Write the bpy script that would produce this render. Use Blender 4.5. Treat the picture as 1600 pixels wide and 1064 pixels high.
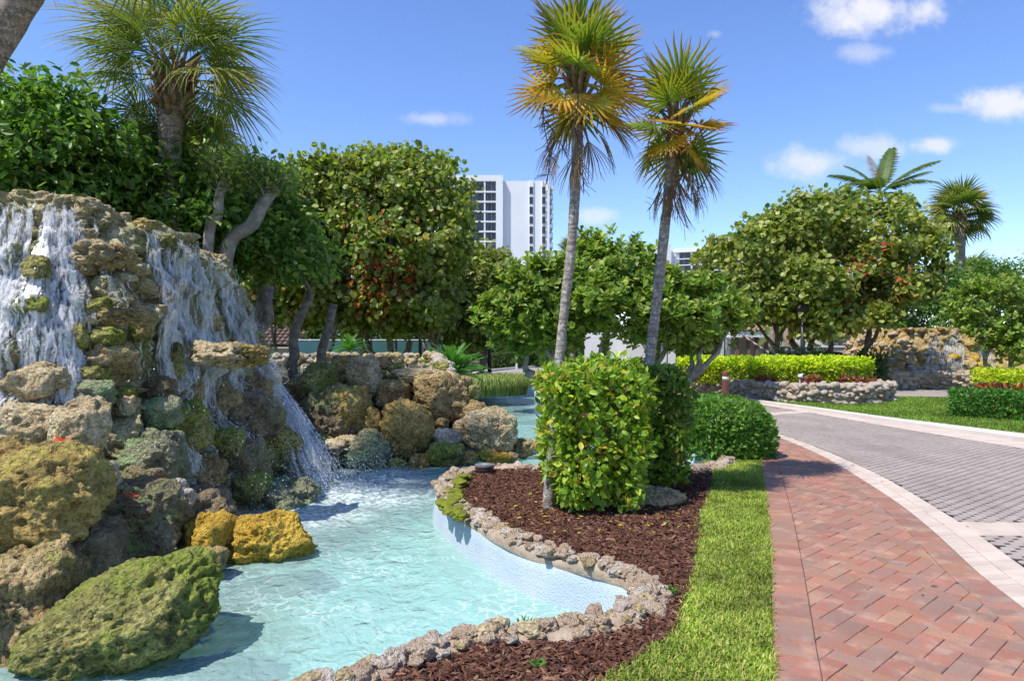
import bpy, bmesh, math, random
import numpy as np
from mathutils import Vector, Matrix
from mathutils.geometry import tessellate_polygon

for _o in list(bpy.data.objects):
    bpy.data.objects.remove(_o)
SC = bpy.context.scene
COL = SC.collection
R = math.radians
F, HOR, CAMH = 1070.0, 540.0, 1.55

# ------------------------------------------------------------------ camera
cd = bpy.data.cameras.new('camera')
cam = bpy.data.objects.new('camera', cd)
COL.objects.link(cam)
cam.location = (0, 0, CAMH)
cam.rotation_euler = (R(90), 0, 0)
cd.sensor_width = 36.0
cd.lens = 36.0 * F / 1600.0
cd.shift_y = 8.0 / 1600.0
cd.clip_start = 0.05
cd.clip_end = 6000
SC.camera = cam

# ------------------------------------------------------------------ sun, sky, exposure
SUN_TO = Vector((-0.46, -0.31, 1.0)).normalized()
sl = bpy.data.lights.new('sun', 'SUN')
sun = bpy.data.objects.new('sun', sl)
COL.objects.link(sun)
sl.energy = 3.7
sl.angle = R(0.53)
sl.color = (1.0, 0.955, 0.88)
sun.rotation_euler = SUN_TO.to_track_quat('Z', 'Y').to_euler()
sun.location = (-20, -8, 40)

SKY_STRENGTH = 0.15
world = bpy.data.worlds.new('World')
SC.world = world
world.use_nodes = True
wn = world.node_tree
wn.nodes.clear()


def wnode(t, **k):
    n = wn.nodes.new(t)
    for a, b in k.items():
        setattr(n, a, b)
    return n


def wl(a, b):
    wn.links.new(a, b)


def wmath(op, a, b=None, clamp=False):
    n = wnode('ShaderNodeMath', operation=op, use_clamp=clamp)
    for i, v in enumerate((a, b)):
        if v is None:
            continue
        if isinstance(v, (int, float)):
            n.inputs[i].default_value = v
        else:
            wl(v, n.inputs[i])
    return n.outputs[0]


sky = wnode('ShaderNodeTexSky', sky_type='NISHITA', sun_disc=False)
sky.sun_elevation = math.asin(SUN_TO.z)
sky.sun_rotation = math.atan2(SUN_TO.x, SUN_TO.y)
sky.air_density = 0.92
sky.dust_density = 0.15
sky.ozone_density = 3.6
sky.altitude = 0
# soft cumulus clouds, placed by direction on the sky (not by screen position)
tc = wnode('ShaderNodeTexCoord')
sep = wnode('ShaderNodeSeparateXYZ')
wl(tc.outputs['Generated'], sep.inputs[0])
ay = wmath('MAXIMUM', wmath('ABSOLUTE', sep.outputs['Y']), 0.05)
px_ = wmath('DIVIDE', sep.outputs['X'], ay)
pz_ = wmath('DIVIDE', sep.outputs['Z'], ay)
cmb = wnode('ShaderNodeCombineXYZ')
wl(px_, cmb.inputs[0]); wl(pz_, cmb.inputs[1])
nz = wnode('ShaderNodeTexNoise')
nz.inputs['Scale'].default_value = 10.0
nz.inputs['Detail'].default_value = 8.0
nz.inputs['Roughness'].default_value = 0.62
wl(cmb.outputs[0], nz.inputs['Vector'])
noi = wmath('SUBTRACT', nz.outputs[0], 0.5)
CLOUDS = [(1375, 14, 105, 46, 1.0), (1345, 84, 50, 18, .45), (1575, 158, 62, 25, .95), (1285, 252, 70, 27, .8), (1350, 232, 60, 22, .6),
          (1466, 227, 42, 15, .8), (672, 186, 52, 13, .5), (928, 336, 42, 13, .6), (1117, 54, 18, 10, .35),
          (1480, 170, 30, 9, .3), (250, 420, 150, 26, .4), (2000, 260, 190, 50, .8), (-380, 230, 220, 50, .8), (600, -420, 260, 70, .7), (1900, -260, 300, 80, .7)]
tot = None
for (u, v, ru, rv, op) in CLOUDS:
    cx, cz = (u - 800) / F, (HOR - v) / F
    dx = wmath('DIVIDE', wmath('SUBTRACT', px_, cx), ru / F)
    dz = wmath('DIVIDE', wmath('SUBTRACT', pz_, cz), rv / F)
    d = wmath('SQRT', wmath('ADD', wmath('MULTIPLY', dx, dx), wmath('MULTIPLY', dz, dz)))
    d = wmath('ADD', d, wmath('MULTIPLY', noi, 3.4))
    m = wnode('ShaderNodeMapRange', interpolation_type='SMOOTHSTEP')
    wl(d, m.inputs['Value'])
    m.inputs['From Min'].default_value = 1.25
    m.inputs['From Max'].default_value = 0.1
    m.inputs['To Min'].default_value = 0.0
    m.inputs['To Max'].default_value = op * 0.92
    tot = m.outputs[0] if tot is None else wmath('MAXIMUM', tot, m.outputs[0])
mixc = wnode('ShaderNodeMix', data_type='RGBA')
wl(tot, mixc.inputs['Factor'])
hsv = wnode('ShaderNodeHueSaturation')
hsv.inputs['Hue'].default_value = 0.511
hsv.inputs['Saturation'].default_value = 1.12
hsv.inputs['Value'].default_value = 1.0
wl(sky.outputs[0], hsv.inputs['Color'])
wl(hsv.outputs[0], mixc.inputs[6])
mixc.inputs[7].default_value = (3.9, 3.9, 4.15, 1)
bg = wnode('ShaderNodeBackground')
bg.inputs['Strength'].default_value = SKY_STRENGTH
wl(mixc.outputs[2], bg.inputs['Color'])
wo = wnode('ShaderNodeOutputWorld')
wl(bg.outputs[0], wo.inputs['Surface'])

SC.view_settings.view_transform = 'Standard'
SC.view_settings.look = 'None'
SC.view_settings.exposure = 0.72
SC.view_settings.gamma = 1.0
SC.view_settings.use_curve_mapping = False
SC.render.engine = 'CYCLES'
SC.cycles.max_bounces = 8
SC.cycles.diffuse_bounces = 4
SC.cycles.glossy_bounces = 3
SC.cycles.transmission_bounces = 4
SC.cycles.transparent_max_bounces = 16
SC.cycles.caustics_reflective = False
SC.cycles.caustics_refractive = False
SC.cycles.sample_clamp_indirect = 6.0

# ------------------------------------------------------------------ numpy helpers
RNG = np.random.default_rng(7)
random.seed(7)


def at(u, v, Y):
    return Vector(((u - 800) / F * Y, Y, CAMH + (HOR - v) / F * Y))


def ipt(u, v, z=0.0):
    """ground point at height z under picture point"""
    Y = F * (CAMH - z) / (v - HOR)
    return ((u - 800) / F * Y, Y)


def _h(ix, iy, iz, seed):
    n = (ix.astype(np.int64) * 374761393 + iy.astype(np.int64) * 668265263 + iz.astype(np.int64) * 2147483647 + seed * 1274126177) & 0xFFFFFFFF
    n = ((n ^ (n >> 13)) * 1274126177) & 0xFFFFFFFF
    n = ((n ^ (n >> 16)) * 2246822519) & 0xFFFFFFFF
    n = n ^ (n >> 15)
    return (n & 0xFFFFFF).astype(np.float64) / 0xFFFFFF


def vnoise(p, seed=0):
    i = np.floor(p).astype(np.int64)
    f = p - i
    f = f * f * f * (f * (f * 6 - 15) + 10)
    x, y, z = i[:, 0], i[:, 1], i[:, 2]
    fx, fy, fz = f[:, 0], f[:, 1], f[:, 2]
    def c(a, b, d):
        return _h(x + a, y + b, z + d, seed)
    x00 = c(0, 0, 0) * (1 - fx) + c(1, 0, 0) * fx
    x10 = c(0, 1, 0) * (1 - fx) + c(1, 1, 0) * fx
    x01 = c(0, 0, 1) * (1 - fx) + c(1, 0, 1) * fx
    x11 = c(0, 1, 1) * (1 - fx) + c(1, 1, 1) * fx
    return ((x00 * (1 - fy) + x10 * fy) * (1 - fz) + (x01 * (1 - fy) + x11 * fy) * fz) * 2 - 1


def fbm(p, octv=4, seed=0, gain=.5):
    a, s, fr = 1.0, 0.0, 1.0
    for k in range(octv):
        s = s + a * vnoise(p * fr + 13.7 * k, seed + k)
        a *= gain
        fr *= 2.03
    return s


def worley(p, seed=0):
    i = np.floor(p).astype(np.int64)
    b1 = np.full(len(p), 9.0)
    b2 = np.full(len(p), 9.0)
    cid = np.zeros(len(p))
    for a in (-1, 0, 1):
        for b in (-1, 0, 1):
            for c in (-1, 0, 1):
                x, y, z = i[:, 0] + a, i[:, 1] + b, i[:, 2] + c
                q = np.stack([x + _h(x, y, z, seed), y + _h(x, y, z, seed + 1), z + _h(x, y, z, seed + 2)], 1)
                d = np.sqrt(((q - p) ** 2).sum(1))
                near = d < b1
                b2 = np.where(near, b1, np.minimum(b2, d))
                cid = np.where(near, _h(x, y, z, seed + 3), cid)
                b1 = np.where(near, d, b1)
    return b1, b2, cid


def sstep(a, b, x):
    t = np.clip((x - a) / (b - a), 0, 1)
    return t * t * (3 - 2 * t)


def unit(a):
    return a / np.maximum(np.linalg.norm(a, axis=-1, keepdims=True), 1e-9)


def mesh_data(name, V, faces, mat=None, smooth=False, tint=None):
    """V (n,3); faces: int array (m,k) or list of such arrays / lists"""
    me = bpy.data.meshes.new(name)
    V = np.asarray(V, dtype=np.float32)
    if isinstance(faces, np.ndarray):
        faces = [faces]
    flat, starts, off = [], [], 0
    for fa in faces:
        if isinstance(fa, np.ndarray):
            if fa.size == 0:
                continue
            k = fa.shape[1]
            flat.append(fa.reshape(-1))
            starts.append(off + np.arange(len(fa)) * k)
            off += fa.size
        else:
            flat.append(np.array(fa))
            starts.append(np.array([off]))
            off += len(fa)
    fl = np.concatenate(flat).astype(np.int32)
    st = np.concatenate(starts).astype(np.int32)
    me.vertices.add(len(V))
    me.vertices.foreach_set('co', V.reshape(-1))
    me.loops.add(len(fl))
    me.loops.foreach_set('vertex_index', fl)
    me.polygons.add(len(st))
    me.polygons.foreach_set('loop_start', st)
    if smooth:
        me.polygons.foreach_set('use_smooth', np.ones(len(st), dtype=bool))
    else:
        me.polygons.foreach_set('use_smooth', np.zeros(len(st), dtype=bool))
    me.update(calc_edges=True)
    if tint is not None:
        t = np.asarray(tint, dtype=np.float32)
        c = np.ones((len(V), 4), dtype=np.float32)
        c[:, :3] = t
        at_ = me.color_attributes.new('tint', 'FLOAT_COLOR', 'POINT')
        at_.data.foreach_set('color', c.reshape(-1))
    if mat:
        me.materials.append(mat)
    return me


def link(name, me, parent=None, loc=None):
    o = bpy.data.objects.new(name, me)
    COL.objects.link(o)
    if parent is not None:
        o.parent = parent
    if loc is not None:
        o.location = loc
    return o


def obj(name, V, faces, mat, parent=None, smooth=False, tint=None, loc=None):
    V = np.asarray(V, dtype=np.float64)
    if parent is not None and loc is None:
        V = V - np.array(origin(parent))
    return link(name, mesh_data(name, V, faces, mat, smooth, tint), parent, loc)


def origin(o):
    p = Vector((0, 0, 0))
    while o is not None:
        p = p + Vector(o.location)
        o = o.parent
    return p


def tag(o, label=None, cat=None, group=None, kind=None):
    if label: o['label'] = label
    if cat: o['category'] = cat
    if group: o['group'] = group
    if kind: o['kind'] = kind
    return o


def thing(name, loc, label, cat, group=None, kind=None):
    e = bpy.data.objects.new(name, None)
    COL.objects.link(e)
    e.location = loc
    e.empty_display_size = 0.2
    return tag(e, label, cat, group, kind)


class MB:
    """collects polygons"""
    def __init__(s):
        s.v, s.f, s.n = [], [], 0

    def add(s, V, Fc):
        V = np.asarray(V, float)
        s.v.append(V)
        if isinstance(Fc, np.ndarray):
            s.f.append(Fc + s.n)
        else:
            for f in Fc:
                s.f.append([i + s.n for i in f])
        s.n += len(V)
        return s

    def box(s, x0, x1, y0, y1, z0, z1, rz=0, c=None):
        V = np.array([[x, y, z] for z in (z0, z1) for y in (y0, y1) for x in (x0, x1)], float)
        if rz:
            c = c or ((x0 + x1) / 2, (y0 + y1) / 2)
            ca, sa = math.cos(rz), math.sin(rz)
            d = V[:, :2] - np.array(c)
            V[:, 0] = c[0] + d[:, 0] * ca - d[:, 1] * sa
            V[:, 1] = c[1] + d[:, 0] * sa + d[:, 1] * ca
        return s.add(V, np.array([[0, 2, 3, 1], [4, 5, 7, 6], [0, 1, 5, 4], [2, 6, 7, 3], [0, 4, 6, 2], [1, 3, 7, 5]]))

    def tube(s, P, rad, seg=8, cap=True, noise=0, seed=0):
        P = np.asarray(P, float)
        n = len(P)
        rad = np.broadcast_to(np.asarray(rad, float), (n,))
        T = unit(np.gradient(P, axis=0))
        ref = np.array([0, 0, 1.0]) if abs(T[0, 2]) < .9 else np.array([1.0, 0, 0])
        A = unit(np.cross(T[0], ref)[None])[0]
        rings = []
        for i in range(n):
            A = A - T[i] * A.dot(T[i])
            A = A / max(np.linalg.norm(A), 1e-9)
            B = np.cross(T[i], A)
            th = np.arange(seg) / seg * 2 * math.pi
            rings.append(P[i] + rad[i] * (np.cos(th)[:, None] * A + np.sin(th)[:, None] * B))
        V = np.concatenate(rings)
        if noise:
            c = np.repeat(P, seg, 0)
            V = V + (V - c) * (noise * fbm(V * 7.0, 3, seed))[:, None]
        i, j = np.meshgrid(np.arange(n - 1), np.arange(seg), indexing='ij')
        a = (i * seg + j).ravel(); b = (i * seg + (j + 1) % seg).ravel()
        q = np.stack([a, b, b + seg, a + seg], 1)
        s.add(V, q)
        if cap:
            s.f.append([s.n - seg + k for k in range(seg)])
            s.f.append([s.n - n * seg + k for k in reversed(range(seg))])
        return s

    def lathe(s, prof, c=(0, 0, 0), seg=20):
        """prof: list of (r,z)"""
        th = np.arange(seg) / seg * 2 * math.pi
        V = np.concatenate([np.stack([c[0] + r * np.cos(th), c[1] + r * np.sin(th), np.full(seg, c[2] + z)], 1) for r, z in prof])
        n = len(prof)
        i, j = np.meshgrid(np.arange(n - 1), np.arange(seg), indexing='ij')
        a = (i * seg + j).ravel(); b = (i * seg + (j + 1) % seg).ravel()
        s.add(V, np.stack([a, b, b + seg, a + seg], 1))
        s.f.append([s.n - seg + k for k in range(seg)])
        s.f.append([s.n - n * seg + k for k in reversed(range(seg))])
        return s

    def build(s, name, mat, parent=None, smooth=False, tint=None):
        return obj(name, np.concatenate(s.v), s.f, mat, parent, smooth, tint)


def catmull(P, closed=True, k=6):
    P = np.asarray(P, float)
    n = len(P)
    out = []
    rng_ = range(n) if closed else range(n - 1)
    for i in rng_:
        g = (lambda j: P[j % n]) if closed else (lambda j: P[min(max(j, 0), n - 1)])
        p0, p1, p2, p3 = g(i - 1), g(i), g(i + 1), g(i + 2)
        for t in np.arange(k) / k:
            out.append(.5 * ((2 * p1) + (-p0 + p2) * t + (2 * p0 - 5 * p1 + 4 * p2 - p3) * t * t + (-p0 + 3 * p1 - 3 * p2 + p3) * t ** 3))
    if not closed:
        out.append(P[-1])
    return np.array(out)


def resample(P, step, closed=False):
    P = np.asarray(P, float)
    if closed:
        P = np.vstack([P, P[:1]])
    d = np.r_[0, np.cumsum(np.linalg.norm(np.diff(P, axis=0), axis=1))]
    n = max(2, int(round(d[-1] / step)))
    t = np.linspace(0, d[-1], n + 1)
    Q = np.stack([np.interp(t, d, P[:, k]) for k in range(P.shape[1])], 1)
    return Q[:-1] if closed else Q


def resample_n(P, n):
    P = np.asarray(P, float)
    d = np.r_[0, np.cumsum(np.linalg.norm(np.diff(P, axis=0), axis=1))]
    t = np.linspace(0, d[-1], n)
    return np.stack([np.interp(t, d, P[:, k]) for k in range(P.shape[1])], 1)


def inside(pts, poly):
    x, y = pts[:, 0], pts[:, 1]
    poly = np.asarray(poly)
    c = np.zeros(len(pts), bool)
    n = len(poly)
    for i in range(n):
        x1, y1 = poly[i][0], poly[i][1]
        x2, y2 = poly[(i + 1) % n][0], poly[(i + 1) % n][1]
        if y1 == y2:
            continue
        m = ((y1 > y) != (y2 > y)) & (x < (x2 - x1) * (y - y1) / (y2 - y1) + x1)
        c ^= m
    return c


def dist_poly(pts, P, closed=False):
    P = np.asarray(P, float)
    if closed:
        P = np.vstack([P, P[:1]])
    best = np.full(len(pts), 1e9)
    for i in range(len(P) - 1):
        a, b = P[i], P[i + 1]
        ab = b - a
        t = np.clip(((pts - a) @ ab) / max(ab @ ab, 1e-12), 0, 1)
        best = np.minimum(best, np.linalg.norm(pts - (a + t[:, None] * ab), axis=1))
    return best


def sheet(name, poly, z, mat, hole=None, kind='structure', parent=None):
    lists = [[Vector((p[0], p[1], 0)) for p in poly]]
    if hole is not None:
        lists.append([Vector((p[0], p[1], 0)) for p in hole])
    tri = tessellate_polygon(lists)
    V = np.array([[p.x, p.y, z] for l in lists for p in l])
    T = np.array(tri)
    a, b, c = V[T[:, 0]], V[T[:, 1]], V[T[:, 2]]
    up = np.cross(b - a, c - a)[:, 2] < 0
    T[up] = T[up][:, ::-1]
    o = obj(name, V, T, mat, parent)
    if kind:
        o['kind'] = kind
    return o


# ------------------------------------------------------------------ materials
def mat(name, col=(.5, .5, .5), rough=.7, metal=0, spec=.5):
    m = bpy.data.materials.new(name)
    m.use_nodes = True
    b = m.node_tree.nodes['Principled BSDF']
    b.inputs['Base Color'].default_value = (*col, 1)
    b.inputs['Roughness'].default_value = rough
    b.inputs['Metallic'].default_value = metal
    b.inputs['Specular IOR Level'].default_value = spec
    return m


class NT:
    def __init__(s, m):
        s.t = m.node_tree
        s.b = s.t.nodes.get('Principled BSDF')
        s.out = s.t.nodes['Material Output']

    def n(s, t, **k):
        x = s.t.nodes.new(t)
        for a, b in k.items():
            setattr(x, a, b)
        return x

    def l(s, a, b):
        s.t.links.new(a, b)

    def coord(s, which='Object'):
        return s.n('ShaderNodeTexCoord').outputs[which]

    def pos(s):
        return s.n('ShaderNodeNewGeometry').outputs['Position']

    def noise(s, vec, scale, detail=5, rough=.6, dist=0):
        x = s.n('ShaderNodeTexNoise')
        x.inputs['Scale'].default_value = scale
        x.inputs['Detail'].default_value = detail
        x.inputs['Roughness'].default_value = rough
        x.inputs['Distortion'].default_value = dist
        s.l(vec, x.inputs['Vector'])
        return x.outputs[0]

    def voro(s, vec, scale, feature='F1', rnd=1):
        x = s.n('ShaderNodeTexVoronoi', feature=feature)
        x.inputs['Scale'].default_value = scale
        x.inputs['Randomness'].default_value = rnd
        s.l(vec, x.inputs['Vector'])
        return x.outputs[0]

    def ramp(s, v, stops):
        x = s.n('ShaderNodeValToRGB')
        e = x.color_ramp.elements
        while len(e) < len(stops):
            e.new(.5)
        for i, (p, c) in enumerate(stops):
            e[i].position = p
            e[i].color = (*c, 1) if len(c) == 3 else c
        s.l(v, x.inputs[0])
        return x.outputs[0]

    def mix(s, f, a, b, mode='MIX'):
        x = s.n('ShaderNodeMix', data_type='RGBA', blend_type=mode)
        for i, v in ((0, f), (6, a), (7, b)):
            if isinstance(v, (int, float)):
                x.inputs[i].default_value = v
            elif isinstance(v, tuple):
                x.inputs[i].default_value = (*v, 1)
            else:
                s.l(v, x.inputs[i])
        return x.outputs[2]

    def rng(s, v, a, b, c=0., d=1., smooth=True):
        x = s.n('ShaderNodeMapRange', interpolation_type='SMOOTHSTEP' if smooth else 'LINEAR')
        for i, q in enumerate((a, b, c, d)):
            x.inputs[i + 1].default_value = q
        s.l(v, x.inputs[0])
        return x.outputs[0]

    def math(s, op, a, b=None):
        x = s.n('ShaderNodeMath', operation=op)
        for i, v in enumerate((a, b)):
            if v is None: continue
            if isinstance(v, (int, float)): x.inputs[i].default_value = v
            else: s.l(v, x.inputs[i])
        return x.outputs[0]

    def bump(s, h, strength=.5, dist=.02, nrm=None):
        x = s.n('ShaderNodeBump')
        x.inputs['Strength'].default_value = strength
        x.inputs['Distance'].default_value = dist
        s.l(h, x.inputs['Height'])
        if nrm is not None:
            s.l(nrm, x.inputs['Normal'])
        return x.outputs[0]

    def attr(s, name='tint'):
        return s.n('ShaderNodeAttribute', attribute_name=name).outputs['Color']


def noisy(name, c1, c2, scale, rough=.8, bump=.3, bdist=.01, bscale=None, spec=.3, tinted=False, metal=0):
    m = mat(name, c1, rough, metal, spec)
    k = NT(m)
    p = k.pos()
    c = k.mix(k.rng(k.noise(p, scale), .3, .7), c1, c2)
    if tinted:
        c = k.mix(1.0, c, k.attr(), 'MULTIPLY')
    k.l(c, k.b.inputs['Base Color'])
    if bump:
        k.l(k.bump(k.noise(p, bscale or scale * 6, 6, .65), bump, bdist), k.b.inputs['Normal'])
    return m


def leaf_mat(name, rough=.38, transl=.35, spec=.5, gain=1.0):
    """colour comes from the per-leaf tint; some light passes through the blade"""
    m = mat(name, (.1, .2, .05), rough, 0, spec)
    k = NT(m)
    c = k.attr()
    n = k.noise(k.pos(), 40, 2)
    c = k.mix(1.0, c, k.ramp(n, [(.3, (1.0, 1.0, 1.0)), (.7, (1.32, 1.32, 1.32))]), 'MULTIPLY')
    k.l(c, k.b.inputs['Base Color'])
    tr = k.n('ShaderNodeBsdfTranslucent')
    tc_ = k.mix(1.0, c, (1.5 * gain, 1.75 * gain, .7 * gain), 'MULTIPLY')
    k.l(tc_, tr.inputs['Color'])
    ms = k.n('ShaderNodeMixShader')
    ms.inputs[0].default_value = transl
    k.l(k.b.outputs[0], ms.inputs[1])
    k.l(tr.outputs[0], ms.inputs[2])
    k.l(ms.outputs[0], k.out.inputs['Surface'])
    return m


def rock_mat(name, light, mid, dark, moss=(.1, .14, .03), moss_amt=.3, rough=.9, scale=1.0, bump=.9, wet=0, gain=1.42, patch=.7):
    light, mid, dark = (tuple(min(.85, x * gain) for x in c_) for c_ in (light, mid, dark))
    moss = tuple(x * gain for x in moss)
    m = mat(name, mid, rough, 0, .25)
    k = NT(m)
    g = k.n('ShaderNodeNewGeometry')
    p = g.outputs['Position']
    n1 = k.noise(p, 2.6 * scale, 6, .62, .3)
    n2 = k.noise(p, 11 * scale, 5, .65)
    n3 = k.noise(p, 1.5 * scale, 4, .6)
    c = k.ramp(n1, [(.30, dark), (.47, mid), (.66, light)])
    c = k.mix(k.rng(n2, .42, .68, 0, .55), c, light)
    c = k.mix(k.rng(k.noise(p, 34 * scale, 4, .7), .44, .60, 0, .6), c, dark)
    c = k.mix(k.rng(k.noise(p, 9 * scale, 6, .75), .50, .66, 0, patch), c, tuple(x * .75 for x in dark))
    if moss_amt > 0:
        sp = k.n('ShaderNodeSeparateXYZ')
        k.l(g.outputs['Normal'], sp.inputs[0])
        f = k.math('ADD', n3, k.math('MULTIPLY', sp.outputs[2], .06))
        f = k.math('ADD', f, k.math('MULTIPLY', k.math('SUBTRACT', n2, .5), .5))
        c = k.mix(k.rng(f, .62 - moss_amt * .28, .80 - moss_amt * .25, 0, .85), c,
                  k.mix(k.rng(n2, .35, .65), moss, tuple(x * 1.7 for x in moss)))
    k.l(c, k.b.inputs['Base Color'])
    if wet:
        k.l(k.rng(n2, .3, .7, .25, .6), k.b.inputs['Roughness'])
        k.b.inputs['Specular IOR Level'].default_value = .5
    wob = k.n('ShaderNodeVectorMath', operation='SCALE'); wob.inputs['Scale'].default_value = .035
    nw = k.n('ShaderNodeTexNoise'); nw.inputs['Scale'].default_value = 14 * scale; nw.inputs['Detail'].default_value = 3
    k.l(p, nw.inputs['Vector']); k.l(nw.outputs['Color'], wob.inputs[0])
    pw_ = k.n('ShaderNodeVectorMath', operation='ADD'); k.l(p, pw_.inputs[0]); k.l(wob.outputs[0], pw_.inputs[1])
    pq = pw_.outputs[0]
    h = k.math('ADD', k.math('MULTIPLY', k.rng(k.voro(pq, 17 * scale), .12, .5), .9), k.math('MULTIPLY', k.rng(k.voro(pq, 42 * scale), .1, .5), .45))
    h = k.math('ADD', h, k.math('MULTIPLY', k.noise(p, 30 * scale, 7, .72), 1.3))
    k.l(k.bump(h, bump, .045), k.b.inputs['Normal'])
    return m


M = {}
M['tan_rock'] = rock_mat('tan_rock', (.62, .51, .33), (.46, .35, .185), (.18, .12, .06), (.18, .16, .06), .15)
M['ochre_rock'] = rock_mat('ochre_rock', (.50, .37, .13), (.34, .235, .07), (.12, .075, .03), (.22, .19, .045), .35)
M['gold_rock'] = rock_mat('gold_rock', (.62, .42, .07), (.45, .28, .03), (.2, .11, .02), (.3, .24, .03), .1)
M['moss_rock'] = rock_mat('moss_rock', (.66, .58, .21), (.36, .33, .09), (.07, .065, .028), (.19, .24, .03), .6, gain=1.0, bump=1)
M['dark_rock'] = rock_mat('dark_rock', (.30, .23, .13), (.17, .125, .065), (.065, .047, .027), (.10, .12, .04), .3, wet=1, rough=.5)
M['brown_rock'] = rock_mat('brown_rock', (.50, .38, .19), (.32, .22, .09), (.10, .065, .03), (.16, .15, .04), .2)
M['grey_rock'] = rock_mat('grey_rock', (.56, .51, .43), (.42, .36, .28), (.2, .165, .12), (.2, .2, .1), .05)
M['green_rock'] = rock_mat('green_rock', (.36, .34, .21), (.21, .20, .11), (.075, .075, .04), (.13, .19, .08), .55, wet=1, rough=.5)
M['pale_stone'] = rock_mat('pale_stone', (.84, .68, .50), (.70, .52, .35), (.44, .28, .17), (.3, .3, .1), .0, scale=2.2, gain=1, patch=.3)
M['white_stone'] = rock_mat('white_stone', (.84, .73, .60), (.72, .60, .48), (.46, .35, .255), (.3, .3, .1), .0, scale=1.6, gain=1, patch=.25)
M['cliff'] = rock_mat('cliff', (.60, .52, .31), (.42, .34, .17), (.13, .11, .05), (.17, .18, .06), .6, wet=1, rough=.55, scale=.9)
M['mortar'] = noisy('mortar', (.46, .37, .27), (.3, .22, .15), 6, .95, .8, .02, 40)
M['leaf'] = leaf_mat('leaf', .42, .38, .35)
M['leaf_glossy'] = leaf_mat('leaf_glossy', .4, .36, .28)
M['leaf_dry'] = leaf_mat('leaf_dry', .7, .25, .2)
M['frond'] = leaf_mat('frond', .48, .34, .25)
M['bark'] = noisy('bark', (.30, .24, .18), (.13, .10, .075), 9, .95, .9, .03, 30)
M['grey_bark'] = noisy('grey_bark', (.34, .32, .28), (.17, .155, .13), 6, .95, .7, .02, 40)
M['black_metal'] = mat('black_metal', (.02, .02, .022), .45, 0, .5)
M['white_paint'] = noisy('white_paint', (.80, .79, .77), (.74, .73, .71), 1.5, .6, .1, .004, 40)
M['beige_wall'] = noisy('beige_wall', (.58, .51, .42), (.52, .45, .37), 1.2, .85, .2, .004, 60)
M['glass_dark'] = mat('glass_dark', (.018, .022, .026), .06, 0, .6)
M['roof_shaded'] = noisy('roof_shaded', (.20, .125, .10), (.12, .075, .06), 5, .85, .5, .01, 30)  # tile colour darkened to paint in the shade of the trees
M['roof_tile'] = noisy('roof_tile', (.46, .29, .2), (.3, .17, .12), 5, .85, .5, .01, 30)
# ================================================================== SETTING
POOL_C = [(-.3, 2.0), (-.9, 1.2), (-3.0, .6), (-5.5, .9), (-6.4, 2.2), (-6.2, 4.4), (-4.6, 6.0), (-3.6, 7.0), (-3.3, 9.2), (-3.3, 10.4), (-2.4, 10.9),
          (-1.3, 11.3), (-.5, 11.9), (-.5, 13), (-1.4, 15), (-2.0, 18), (-2.2, 21.2), (-1.6, 23.0), (-.5, 24.6), (.45, 25.2),
          (1.0, 24), (1.15, 18), (1.4, 14), (2.2, 11.7), (2.66, 11.0), (2.86, 10.5), (2.93, 9.7), (2.72, 9.0), (2.3, 8.5), (1.9, 8.25),
          (1.2, 8.35), (.32, 8.6), (-.32, 8.6), (-.7, 8.25), (-.83, 7.65), (-.76, 7.05), (-.54, 6.4), (-.21, 5.68), (.1, 5.15),
          (.45, 4.8), (.69, 4.54), (.775, 4.25), (.67, 4.0), (.35, 3.79), (-.17, 3.67), (-.52, 3.45), (-.83, 3.16), (-1.3, 2.8), (-1.5, 2.4), (-1.0, 2.1)]
POOL_C = POOL_C[2:48] + [(-1.9, 2.35), (-2.6, 1.6)]
POOL = catmull(POOL_C, True, 5)
WZ = -0.30
# ---- the ground
big = [(-1500, -60), (1500, -60), (1500, 3000), (-1500, 3000)]
M['soil'] = noisy('soil', (.055, .065, .025), (.10, .085, .05), 1.3, 1, .5, .02)
ground = sheet('ground', big, -0.03, M['soil'], POOL)

# ---- pool basin, water
mfl = mat('pool_paint', (.5, .8, .8), .7)
k = NT(mfl)
p = k.pos()
ALG = [(-3.2, 8.0, 1.9), (-2.6, 5.0, 1.15), (-1.7, 10.7, 1.3), (-.5, 11.4, .9), (-3.6, 4.0, 1.3)]
tot = None
for (ax, ay_, ar) in ALG:
    vm = k.n('ShaderNodeVectorMath', operation='DISTANCE')
    k.l(p, vm.inputs[0]); vm.inputs[1].default_value = (ax, ay_, -.6)
    f = k.rng(vm.outputs['Value'], ar * 1.25, ar * .55)
    tot = f if tot is None else k.math('MAXIMUM', tot, f)
fl = k.mix(k.rng(k.noise(p, 1.6, 4), .3, .7), (.33, .62, .575), (.43, .69, .64))
fl = k.mix(k.math('MULTIPLY', tot, k.rng(k.noise(p, 5, 5), .2, .6, .5, 1)), fl, (.09, .16, .07))
k.l(fl, k.b.inputs['Base Color'])
k.l(k.bump(k.noise(p, 30, 5), .5, .02), k.b.inputs['Normal'])
pool_floor = sheet('pool_floor', POOL * 1.0, -0.62, mfl)
mw = mat('pool_wall_paint', (.55, .63, .70), .75)
k = NT(mw)
p = k.pos()
sp = k.n('ShaderNodeSeparateXYZ'); k.l(p, sp.inputs[0])
wc = k.mix(k.rng(k.noise(p, 3, 5), .35, .65), (.42, .50, .57), (.48, .55, .60))
wc = k.mix(k.rng(k.math('ADD', sp.outputs[2], k.math('MULTIPLY', k.noise(p, 9, 4), .06)), -.24, -.31, 0, .85), wc, (.40, .68, .63))
k.l(wc, k.b.inputs['Base Color'])
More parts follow.
